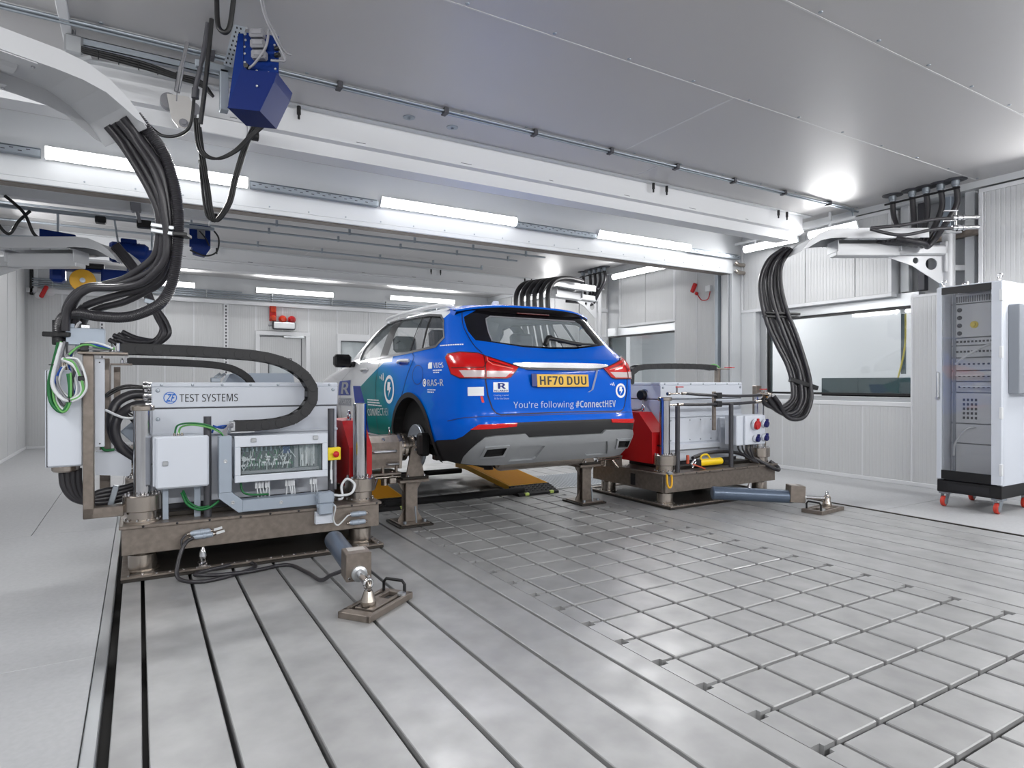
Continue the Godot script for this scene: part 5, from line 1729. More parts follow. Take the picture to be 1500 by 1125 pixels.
	part(t, "mounting_plate", mb().bx(1.082, 0.222, -4.568, 1.207, 0.31, -4.618, 0.003).bolt(V(1.10, 0.24, -4.568), Vector3.BACK, 0.006).bolt(V(1.19, 0.24, -4.568), Vector3.BACK, 0.006), M.cab)
	part(t, "socket_body", mb().bx(1.095, 0.295, -4.52, 1.195, 0.375, -4.60, 0.008).bx(1.085, 0.345, -4.535, 1.205, 0.37, -4.58, 0.006), M.cab_grey)
	part(t, "plug_body", mb().bx(1.090, 0.375, -4.515, 1.200, 0.455, -4.60, 0.010).bx(1.082, 0.40, -4.54, 1.21, 0.425, -4.575, 0.006), M.cab_grey)
	part(t, "plug_cable", mb().tube(spline([V(1.195, 0.43, -4.55), V(1.25, 0.42, -4.54), V(1.33, 0.43, -4.54), V(1.36, 0.49, -4.56), V(1.31, 0.53, -4.58), V(1.27, 0.48, -4.58), V(1.275, 0.40, -4.57), V(1.24, 0.39, -4.56)], 8), 0.009, 8).tube(spline([V(1.19, 0.36, -4.55), V(1.215, 0.34, -4.54), V(1.205, 0.25, -4.56), V(1.24, 0.20, -4.57), V(1.31, 0.255, -4.58), V(1.33, 0.262, -4.58)], 6), 0.006, 6), M.cable_white)
	# inline connectors
	var k := 0
	for q in [[0.285, 0.252, 0.02], [0.30, 0.228, 0.02], [1.335, 0.264, -0.004], [1.33, 0.203, -0.004]]:
		t = thing("inline_connector", ["upper grey cable connector strapped to the beam below the switch box", "lower grey cable connector strapped to the beam below the switch box", "upper grey cable connector on the beam under the right column", "lower grey cable connector on the beam under the right column"][k], "connector", V(q[0], q[1], -4.59))
		var o := V(q[0], q[1], -4.588)
		var d := V(1, q[2] * 2.0, 0.0).normalized()
		part(t, "body", mb().lathe(o, d, [[0.0, 0.0], [0.012, 0.0], [0.016, 0.012], [0.019, 0.02], [0.019, 0.058], [0.021, 0.06], [0.021, 0.075], [0.018, 0.077], [0.018, 0.11], [0.012, 0.12], [0.0, 0.12]], 14), M.cab_grey)
		part(t, "gland", mb().lathe(o - d * 0.022, d, [[0.0, 0.0], [0.009, 0.002], [0.010, 0.02], [0.012, 0.024]], 10).lathe(o + d * 0.118, d, [[0.011, 0.0], [0.010, 0.012], [0.006, 0.02], [0.0, 0.02]], 10), M.nickel)
		if k < 2:
			part(t, "label_flag", mb().box(o + d * 0.165 + V(0, 0.008, 0.004), V(0.05, 0.016, 0.003), Basis(Vector3.BACK, 0.2)).cyl(o + d * 0.13, o + d * 0.16, 0.003, -1, 6), M.cable_white)
		k += 1
	# outer frame with its cabinet
	t = thing("cable_gantry", "brown steel frame standing out left of the lettered dynamometer", "frame", V(-0.27, 0.385, -4.75))
	part(t, "post", mb().bx(-0.302, 0.386, -4.71, -0.244, 1.415, -4.79, 0.004), M.steel)
	part(t, "bottom_rail", mb().bx(-0.302, 0.386, -4.71, -0.085, 0.452, -4.79, 0.004), M.steel)
	part(t, "top_plate", mb().bx(-0.325, 1.413, -4.66, -0.060, 1.428, -4.90, 0.003), M.steel)
	part(t, "back_post", mb().bx(-0.23, 0.452, -5.05, -0.17, 1.40, -5.11, 0.004).bx(-0.244, 0.386, -4.79, -0.17, 0.44, -5.11, 0.004), M.steel)
	var f2 := dup(t, V(0, 0, -2.8), "brown steel frame farther back, behind the near frame's white duct")
	t = thing("white_duct", "narrow white upright duct beside the brown frame post", "duct", V(-0.21, 0.82, -4.8))
	part(t, "duct_cover", mb().bx(-0.242, 0.828, -4.76, -0.190, 1.388, -4.82, 0.003), M.cab)
	part(t, "duct_screw", mb().bolt(V(-0.215, 1.365, -4.76), Vector3.BACK, 0.005).bolt(V(-0.215, 0.85, -4.76), Vector3.BACK, 0.005), M.black)
	t = thing("side_cabinet", "tall pale cabinet hung on the brown frame, far left of the machine", "enclosure", V(-0.4, 0.71, -4.9))
	part(t, "case", mb().bx(-0.495, 0.715, -4.755, -0.305, 1.315, -5.10, 0.006), M.cab)
	part(t, "door", mb().bx(-0.482, 0.722, -4.738, -0.305, 1.312, -4.756, 0.005), M.cab)
	part(t, "door_gap", mb().bx(-0.487, 0.72, -4.745, -0.481, 1.312, -4.756), M.black)
	part(t, "cable_outlet", mb().lathe(V(-0.40, 0.715, -4.86), Vector3.DOWN, [[0.075, 0.0], [0.075, 0.03], [0.065, 0.04], [0.0, 0.04]], 16), M.nickel)
	var lo := mb()
	for i in 4:
		var o := i * 0.018
		lo.tube(spline([V(-0.42 + o * 1.6, 0.69, -4.86), V(-0.41 + o * 1.5, 0.58, -4.86), V(-0.35 + o, 0.49, -4.87), V(-0.22, 0.455 + o * 1.3, -4.88), V(-0.08, 0.47 + o * 1.3, -4.90), V(0.05, 0.52 + o, -4.93)], 8), 0.020, 10)
	part(t, "outgoing_hose", lo, M.hose)
	part(t, "hose_clamp", mb().box(V(-0.145, 0.50, -4.86), V(0.035, 0.13, 0.05), Basis(Vector3.BACK, -0.25), 0.004), M.galv)
	t = thing("bent_cover", "pale bent sheet cover low behind the brown frame", "cover", V(-0.15, 0.62, -4.9))
	part(t, "sheet", mb().prism(PackedVector2Array([Vector2(-0.245, 0.64), Vector2(-0.245, 0.79), Vector2(-0.14, 0.795), Vector2(-0.045, 0.72), Vector2(-0.045, 0.645), Vector2(-0.06, 0.62)]), V(0, 0, -4.86), V(1, 0, 0), V(0, 1, 0), V(0, 0, -0.12)), M.cab)
	part(t, "earth_lead", mb().tube(spline([V(-0.21, 0.83, -4.82), V(-0.19, 0.80, -4.83), V(-0.14, 0.80, -4.84)], 5), 0.009, 8), M.green)
	# big curved hoses between frame and housing
	t = thing("power_hoses", "two thick black hoses curving from the lettered housing down behind the chrome column", "hose", V(0.0, 1.1, -5.0))
	part(t, "hose", mb().tube(spline([V(0.06, 1.15, -5.0), V(-0.04, 1.155, -4.98), V(-0.13, 1.10, -4.95), V(-0.16, 0.98, -4.93), V(-0.13, 0.85, -4.93), V(-0.03, 0.74, -4.93), V(0.06, 0.66, -4.93)], 8), 0.031, 12), M.hose)
	part(t, "hose", mb().tube(spline([V(0.06, 1.085, -4.98), V(-0.03, 1.08, -4.95), V(-0.11, 1.02, -4.91), V(-0.14, 0.92, -4.90), V(-0.10, 0.80, -4.90), V(0.0, 0.70, -4.90), V(0.06, 0.66, -4.90)], 8), 0.030, 12), M.hose)
	part(t, "gland", mb().lathe(V(0.02, 1.15, -5.0), Vector3.RIGHT, [[0.034, 0.0], [0.038, 0.004], [0.038, 0.03], [0.034, 0.034], [0.034, 0.06]], 14).lathe(V(0.02, 1.086, -4.98), Vector3.RIGHT, [[0.034, 0.0], [0.038, 0.004], [0.038, 0.03], [0.034, 0.034], [0.034, 0.06]], 14).lathe(V(0.02, 1.21, -5.0), Vector3.RIGHT, [[0.03, 0.0], [0.033, 0.004], [0.033, 0.03], [0.028, 0.034], [0.028, 0.06]], 14), M.chrome)
	part(t, "thin_cable", mb().tube(spline([V(0.02, 1.21, -5.0), V(-0.08, 1.215, -5.0), V(-0.16, 1.18, -4.98), V(-0.22, 1.12, -4.97)], 6), 0.009, 8).tube(spline([V(0.02, 1.20, -4.99), V(-0.10, 1.195, -4.98), V(-0.19, 1.14, -4.96)], 6), 0.008, 8), M.black)
	part(t, "white_cable", mb().tube(spline([V(-0.19, 1.06, -4.84), V(-0.08, 1.005, -4.82), V(0.02, 1.01, -4.80)], 6), 0.008, 8), M.cable_white)
	# the grey valve block seen between the hoses
	t = thing("terminal_box", "small grey box among wires between the curved hoses", "box", V(-0.02, 0.9, -5.15))
	part(t, "body", mb().box(V(-0.03, 0.90, -5.15), V(0.13, 0.11, 0.08), Basis(Vector3.BACK, 0.75), 0.006), M.cab_grey)
	var wr := mb()
	for i in 8:
		wr.tube(spline([V(-0.12 + rng.randf() * 0.05, 1.05 - rng.randf() * 0.05, -5.12), V(-0.05 + rng.randf() * 0.05, 0.98, -5.06), V(0.02, 0.86 + rng.randf() * 0.15, -5.05)], 5), 0.006, 6)
	part(t, "wires", wr, M.black).set_meta("kind", "stuff")
	# wires between the control box and the chain's end
	var k2 := 0
	for w in [[M.green, 0.0, "green lead arching from the switch box past the dark post"], [M.pale_green, 0.012, "pale lead arching from the switch box past the dark post"]]:
		var s := solo("lead", mb().tube(spline([V(0.202 + k2 * 0.022, 0.90, -4.70), V(0.22 + k2 * 0.02, 0.955 - w[1], -4.69), V(0.30, 0.972 - w[1], -4.60), V(0.40, 0.95 - w[1], -4.60), V(0.47, 0.90, -4.62), V(0.49, 0.86, -4.63)], 8), 0.006, 8), w[0], w[2], "cable")
		k2 += 1
	solo("lead", mb().tube(spline([V(0.56, 0.93, -4.76), V(0.50, 0.94, -4.72), V(0.44, 0.93, -4.68), V(0.42, 0.90, -4.66)], 6), 0.006, 8).tube(spline([V(0.56, 0.94, -4.77), V(0.49, 0.925, -4.72), V(0.43, 0.945, -4.68)], 6), 0.006, 8), M.cable_blue, "two blue leads from the energy chain's lower end", "cable")
	var gb := mb()
	for i in 4:
		gb.tube(spline([V(0.57, 0.925 + i * 0.008, -4.76), V(0.53, 0.935 + i * 0.004, -4.70), V(0.49 + i * 0.006, 0.90, -4.66), V(0.485 + i * 0.01, 0.86, -4.64)], 6), 0.008, 8)
	solo("lead_bundle", gb, M.cable_grey, "grey leads dropping from the energy chain into the angled channel", "cable")
	solo("lead", mb().tube(spline([V(0.24, 0.51, -4.68), V(0.27, 0.44, -4.64), V(0.33, 0.40, -4.62), V(0.40, 0.405, -4.62), V(0.46, 0.44, -4.64)], 8), 0.008, 8).tube(spline([V(0.25, 0.52, -4.70), V(0.28, 0.45, -4.66), V(0.34, 0.41, -4.64), V(0.40, 0.415, -4.63)], 8), 0.007, 8), M.green, "green leads sagging under the switch box", "cable")


func right_details() -> void:
	# second column with brackets, pipe bridge and hoses
	var t := thing("cooling_pipe", "upper black hose with steel fittings across the right housing", "hose", V(5.2, 1.1, -4.6), "black hoses across the right housing")
	part(t, "hose", mb().tube(spline([V(4.80, 1.125, -4.62), V(5.0, 1.11, -4.61), V(5.29, 1.098, -4.60), V(5.6, 1.09, -4.60), V(5.95, 1.095, -4.60)], 6), 0.016, 10), M.hose)
	part(t, "fitting", mb().cyl(V(4.56, 1.122, -4.62), V(4.81, 1.125, -4.62), 0.009, -1, 10).cyl(V(4.75, 1.124, -4.62), V(4.82, 1.126, -4.62), 0.016, -1, 10).cyl(V(4.55, 1.122, -4.62), V(4.585, 1.122, -4.62), 0.018, -1, 10).cyl(V(4.68, 1.12, -4.62), V(4.68, 1.20, -4.62), 0.010, -1, 8), M.nickel)
	part(t, "valve_lever", mb().bx(4.665, 1.185, -4.625, 4.77, 1.195, -4.61, 0.003), M.red, "red valve lever")
	t = thing("cooling_pipe", "lower black hose with steel fittings across the right housing", "hose", V(5.2, 1.0, -4.6), "black hoses across the right housing")
	part(t, "hose", mb().tube(spline([V(4.73, 1.012, -4.61), V(5.0, 1.008, -4.60), V(5.29, 1.008, -4.60), V(5.6, 1.01, -4.60), V(5.85, 1.02, -4.60)], 6), 0.017, 10), M.hose)
	part(t, "fitting", mb().cyl(V(4.55, 1.01, -4.62), V(4.76, 1.012, -4.61), 0.010, -1, 10).cyl(V(4.68, 1.012, -4.61), V(4.75, 1.012, -4.61), 0.018, -1, 10), M.nickel)
	t = thing("pipe_bracket", "slim steel upright holding both hoses before the right housing", "bracket", V(5.25, 0.72, -4.64))
	part(t, "upright", mb().bx(5.225, 0.73, -4.625, 5.262, 1.14, -4.655, 0.003), M.steel)
	part(t, "clamp", mb().bx(5.225, 1.068, -4.575, 5.30, 1.13, -4.63, 0.006).bx(5.225, 0.978, -4.575, 5.30, 1.04, -4.63, 0.006), M.black)
	# sockets box
	t = thing("socket_box", "white power box with one red and three blue sockets", "socket box", V(5.6, 0.55, -4.6))
	part(t, "case", mb().bx(5.43, 0.565, -4.50, 5.87, 0.885, -4.66, 0.008), M.cab)
	part(t, "front", mb().bx(5.535, 0.570, -4.478, 5.868, 0.880, -4.502, 0.006), M.cab)
	for q in [[5.68, 0.785, 0.05, 0], [5.83, 0.79, 0.036, 1], [5.69, 0.635, 0.032, 1], [5.83, 0.64, 0.032, 1]]:
		var o := V(q[0], q[1], -4.478)
		part(t, "socket_ring", mb().lathe(o, V(0.2, -0.15, 1), [[q[2] * 1.25, 0.0], [q[2] * 1.2, 0.02], [q[2], 0.025]], 20), M.cab)
		part(t, "socket_lid", mb().lathe(o, V(0.2, -0.15, 1), [[q[2], 0.02], [q[2], 0.045], [q[2] * 0.85, 0.055], [0.0, 0.055]], 20).box(o + V(0.02, q[2], 0.035), V(0.03, 0.03, 0.02), Basis(), 0.004), M.red if q[3] == 0 else mat(Color(0.03, 0.05, 0.36), 0.4))
	var cd := mb()
	for i in 4:
		cd.tube(spline([V(5.52 + i * 0.07, 0.565, -4.56), V(5.54 + i * 0.06, 0.50, -4.55), V(5.66 + i * 0.03, 0.42, -4.54), V(5.80, 0.36, -4.52)], 6), 0.010, 8)
	part(t, "cable", cd, M.hose)
	# outer column, post and valves at the machine's end
	t = thing("valve_post", "steel post with pipe valves at the right machine's outer end", "post", V(6.05, 0.34, -4.85))
	part(t, "post", mb().bx(6.13, 0.36, -4.80, 6.22, 1.20, -4.86, 0.004), M.steel)
	part(t, "post_foot", mb().bx(6.02, 0.34, -4.72, 6.2, 0.56, -4.88, 0.005), M.steel)
	part(t, "manifold", mb().cyl(V(5.93, 1.10, -4.62), V(6.12, 1.10, -4.60), 0.022, -1, 12).cyl(V(5.96, 1.10, -4.62), V(5.99, 1.10, -4.62), 0.03, -1, 8).cyl(V(6.06, 1.10, -4.61), V(6.09, 1.10, -4.60), 0.03, -1, 8).cyl(V(5.86, 1.02, -4.61), V(6.05, 1.04, -4.58), 0.022, -1, 12).cyl(V(6.0, 1.03, -4.60), V(6.03, 1.035, -4.59), 0.034, -1, 8).cyl(V(6.01, 1.10, -4.61), V(6.01, 1.16, -4.61), 0.009, -1, 8), M.nickel)
	part(t, "valve_lever", mb().bx(5.94, 1.155, -4.615, 6.06, 1.165, -4.60, 0.003), M.red, "red valve lever")
	part(t, "brass_nut", mb().cyl(V(6.0, 1.06, -4.57), V(6.05, 1.06, -4.56), 0.024, -1, 6), mat(Color(0.75, 0.55, 0.25), 0.35, 0.8))
	# hand pump
	t = thing("hand_pump", "yellow hydraulic hand pump lying on the right machine's bed", "pump", V(5.1, 0.34, -4.62))
	part(t, "tank", mb().lathe(V(4.99, 0.402, -4.62), Vector3.RIGHT, [[0.0, 0.0], [0.035, 0.0], [0.037, 0.01], [0.037, 0.33], [0.033, 0.34], [0.0, 0.34]], 18), mat(Color(0.93, 0.78, 0.08), 0.4))
	part(t, "end_cap", mb().lathe(V(5.325, 0.402, -4.62), Vector3.RIGHT, [[0.036, 0.0], [0.038, 0.005], [0.03, 0.035], [0.0, 0.04]], 14).box(V(4.965, 0.40, -4.62), V(0.07, 0.085, 0.08), Basis(), 0.01), M.black)
	part(t, "handle_loop", mb().tube(spline([V(5.02, 0.435, -4.62), V(5.04, 0.475, -4.62), V(5.12, 0.48, -4.62), V(5.16, 0.44, -4.62)], 5), 0.010, 8), mat(Color(0.93, 0.78, 0.08), 0.4))
	part(t, "pump_lever", mb().bar(V(4.88, 0.40, -4.60), V(5.03, 0.345, -4.57), 0.02, 0.012).bx(4.83, 0.40, -4.62, 4.86, 0.49, -4.64, 0.003), mat(Color(0.70, 0.30, 0.20), 0.5))
	part(t, "pump_valve", mb().cyl(V(4.86, 0.39, -4.60), V(4.94, 0.44, -4.62), 0.012, -1, 8).cyl(V(4.88, 0.36, -4.60), V(4.93, 0.42, -4.60), 0.010, -1, 8), M.chrome)
	solo("pump_hose", mb().tube(spline([V(4.95, 0.45, -4.66), V(5.15, 0.485, -4.68), V(5.4, 0.49, -4.68), V(5.6, 0.47, -4.66), V(5.8, 0.40, -4.56), V(5.95, 0.31, -4.48), V(6.06, 0.27, -4.46), V(6.10, 0.30, -4.50), V(6.05, 0.36, -4.56)], 6), 0.020, 10), M.hose, "black hydraulic hose behind the yellow hand pump", "hose")
	# pale yellow sling hook and plug on the housing end
	t = thing("lifting_sling", "yellow hook-shaped sling hanging from the right bed's corner", "sling", V(4.43, 0.2, -4.47))
	part(t, "strap", mb().tube(spline([V(4.395, 0.345, -4.47), V(4.397, 0.27, -4.467), V(4.41, 0.225, -4.465), V(4.435, 0.215, -4.465), V(4.455, 0.24, -4.465), V(4.458, 0.31, -4.467), V(4.45, 0.345, -4.47)], 6), 0.010, 8), M.amber)
	part(t, "shackle", mb().box(V(4.44, 0.352, -4.475), V(0.05, 0.03, 0.035), Basis(), 0.006), M.galv)
	t = thing("round_plug", "black round plug with a cable on the right housing's end", "connector", V(4.65, 1.08, -5.05))
	part(t, "plug", mb().lathe(V(4.655, 1.10, -5.08), V(-1, 0, 0.2), [[0.05, 0.0], [0.055, 0.01], [0.055, 0.05], [0.045, 0.06], [0.0, 0.06]], 20), M.black)
	part(t, "collar", mb().lathe(V(4.658, 1.10, -5.06), V(-1, 0, 0.2), [[0.066, 0.0], [0.066, 0.012], [0.05, 0.012]], 20), M.galv)
	part(t, "cable", mb().tube(spline([V(4.62, 1.055, -5.06), V(4.60, 0.99, -5.02), V(4.58, 0.95, -5.06), V(4.57, 0.94, -5.20)], 6), 0.012, 8), M.cable_grey)
	# blue rod by the column and small chrome brackets
	solo("blue_rod", mb().cyl(V(4.462, 0.52, -4.60), V(4.462, 1.07, -4.60), 0.007, -1, 8), M.cable_blue, "thin blue rod along the right machine's front column", "rod")
	t = thing("chain_bracket", "thin steel bracket carrying the right energy chain's end", "bracket", V(5.7, 1.2, -5.0))
	part(t, "post", mb().bx(5.72, 1.236, -5.0, 5.76, 1.40, -5.06, 0.003), M.steel)
	part(t, "arm", mb().bx(5.60, 1.385, -4.98, 5.90, 1.40, -5.06, 0.003), M.steel)
	part(t, "valve_lever", mb().bx(5.84, 1.405, -5.0, 6.0, 1.415, -5.02, 0.003), M.red)
	part(t, "wires", mb().tube(spline([V(5.55, 1.42, -5.02), V(5.66, 1.44, -5.0), V(5.73, 1.40, -4.99)], 5), 0.010, 6), M.pale_green)


func actuators() -> void:
	# damping cylinders between the bed and floor shoes
	for k in 2:
		var right := k == 1
		var t := thing("actuator", ["blue-grey cylinder with a brown block in front of the left dynamometer", "blue-grey cylinder with a brown block in front of the right dynamometer"][k], "cylinder", V(1.45, 0, -4.2) if not right else V(5.2, 0, -4.1))
		var a := V(1.07, 0.14, -4.40) if not right else V(4.83, 0.155, -4.30)
		var b := V(1.26, 0.13, -3.70) if not right else V(5.47, 0.125, -3.86)
		if not right:
			a = V(1.14, 0.165, -4.30)
			b = V(1.085, 0.150, -3.62)
		var d := (b - a).normalized()
		var len := a.distance_to(b)
		part(t, "cylinder", mb().lathe(a, d, [[0.0, 0.0], [0.055, 0.0], [0.064, 0.01], [0.064, len - 0.02], [0.06, len], [0.0, len]], 24), mat(Color(0.34, 0.39, 0.46), 0.3, 0.3))
		var up := Vector3.UP
		var x := up.cross(d).normalized()
		var bs := Basis(x, d.cross(x), d)
		part(t, "block", mb().box(b + d * 0.02 + V(0, 0.035, 0), V(0.145, 0.16, 0.14), bs, 0.004), M.steel)
		part(t, "block_label", mb().box(b + d * 0.0 + V(0, 0.117, 0), V(0.10, 0.002, 0.07), bs), mat(Color(0.72, 0.70, 0.68), 0.5))
		for s in [-1.0, 1.0]:
			part(t, "block_screw", mb().bolt(b + d * 0.09 + x * s * 0.055 + V(0, -0.025, 0), d, 0.009), M.chrome)
		part(t, "rod_seal", mb().lathe(b + d * 0.09, d, [[0.0, 0.0], [0.045, 0.0], [0.045, 0.018], [0.03, 0.025], [0.0, 0.025]], 18), M.alu)
		var e := b + d * 0.29
		part(t, "rod", mb().cyl(b + d * 0.09, e, 0.019, -1, 14), M.chrome)
		part(t, "rod_eye", mb().ring(e + d * 0.03, x, 0.026, 0.011, 20, 8).lathe(e + d * 0.03 - x * 0.012, x, [[0.0, 0.0], [0.014, 0.0], [0.014, 0.024], [0.0, 0.024]], 14), M.nickel)
		# shoe
		var s := thing("floor_shoe", ["brown slotted floor shoe with a black handle in front of the left dynamometer", "brown slotted floor shoe in front of the right dynamometer"][k], "shoe", V(e.x, 0, e.z), "floor shoes of the cylinders")
		var sx := V(0.96, 0, -0.10).normalized() if right else V(0.80, 0, -0.60).normalized()
		var sz := Vector3.UP.cross(sx).normalized() * -1.0
		var o := V(e.x, 0, e.z) + d * 0.03
		var sb := Basis(sx, Vector3.UP, -sz if sx.cross(Vector3.UP).dot(sz) < 0.0 else sz)
		sb = Basis(sx, Vector3.UP, sx.cross(Vector3.UP))
		var sgn := 1.0 if not right else -1.0
		var f := func(u: float, v: float) -> Vector3: return o + sx * u * sgn + sb.z * v
		var u0 := -0.13
		var u1 := 0.29
		# plate of bars with two slots and a pocket
		part(s, "plate", mb().box(f.call(u0 + 0.03, 0.0) + V(0, 0.018, 0), V(0.06, 0.036, 0.20), sb, 0.003).box(f.call(u1 - 0.02, 0.0) + V(0, 0.018, 0), V(0.04, 0.036, 0.20), sb, 0.003).box(f.call((u0 + u1) * 0.5, 0.088) + V(0, 0.018, 0), V(u1 - u0, 0.036, 0.026), sb, 0.003).box(f.call((u0 + u1) * 0.5, -0.088) + V(0, 0.018, 0), V(u1 - u0, 0.036, 0.026), sb, 0.003).box(f.call(0.05, 0.0) + V(0, 0.018, 0), V(0.18, 0.036, 0.115), sb, 0.003).box(f.call(0.2, 0.045) + V(0, 0.018, 0), V(0.14, 0.036, 0.025), sb, 0.003).box(f.call(0.2, -0.045) + V(0, 0.018, 0), V(0.14, 0.036, 0.025), sb, 0.003), M.steel)
		part(s, "pocket", mb().box(f.call(0.08, 0.0) + V(0, 0.008, 0), V(0.38, 0.012, 0.17), sb), M.black)
		part(s, "cone_post", mb().lathe(f.call(0.0, 0.0) + V(0, 0.036, 0), Vector3.UP, [[0.042, 0.0], [0.042, 0.03], [0.026, 0.075], [0.022, 0.085], [0.0, 0.085]], 22), M.nickel)
		part(s, "eye_nut", mb().ring(f.call(0.0, 0.0) + V(0, 0.155, 0), V(0.3, 0, 1), 0.024, 0.009, 20, 8).cyl(f.call(0.0, 0.0) + V(0, 0.115, 0), f.call(0.0, 0.0) + V(0, 0.135, 0), 0.018, -1, 12), M.chrome)
		var h0: Vector3 = f.call(0.25, -0.07) + V(0, 0.036, 0)
		var h1: Vector3 = f.call(0.25, 0.07) + V(0, 0.036, 0)
		part(s, "handle", mb().tube(PackedVector3Array([h0, h0 + V(0, 0.05, 0), h0.lerp(h1, 0.12) + V(0, 0.07, 0), h0.lerp(h1, 0.88) + V(0, 0.07, 0), h1 + V(0, 0.05, 0), h1]), 0.009, 8), M.black)
		part(s, "knurled_nut", mb().lathe(h1 + sx * sgn * -0.03, Vector3.UP, [[0.024, 0.0], [0.024, 0.012], [0.018, 0.016], [0.0, 0.016]], 16), M.alu)
	# cable from the connectors to the left cylinder
	solo("floor_cable", mb().tube(spline([V(0.30, 0.226, -4.575), V(0.25, 0.20, -4.54), V(0.21, 0.10, -4.49), V(0.21, 0.018, -4.42), V(0.32, 0.012, -4.30), V(0.50, 0.012, -4.34), V(0.66, 0.012, -4.46), V(0.62, 0.024, -4.56), V(0.45, 0.024, -4.52), V(0.30, 0.03, -4.42), V(0.40, 0.032, -4.33), V(0.62, 0.015, -4.36), V(0.85, 0.012, -4.40), V(0.93, 0.012, -4.16), V(0.96, 0.02, -3.93), V(0.99, 0.08, -3.80), V(1.04, 0.12, -3.72)], 8), 0.0125, 8).tube(spline([V(0.262, 0.25, -4.588), V(0.235, 0.22, -4.57), V(0.235, 0.17, -4.53)], 5), 0.007, 6), M.hose, "black cable looped on the slotted floor in front of the left dynamometer", "cable")


# ---------------------------------------------------------------- hoses, booms, hoists
func vs(a: Array) -> Array:
	var o := []
	for q in a:
		o.append(V(q[0], q[1], q[2]))
	return o


func blend(a: Array, b: Array, k: float) -> Array:
	var o := []
	for i in mini(a.size(), b.size()):
		o.append(a[i].lerp(b[i], k))
	return o


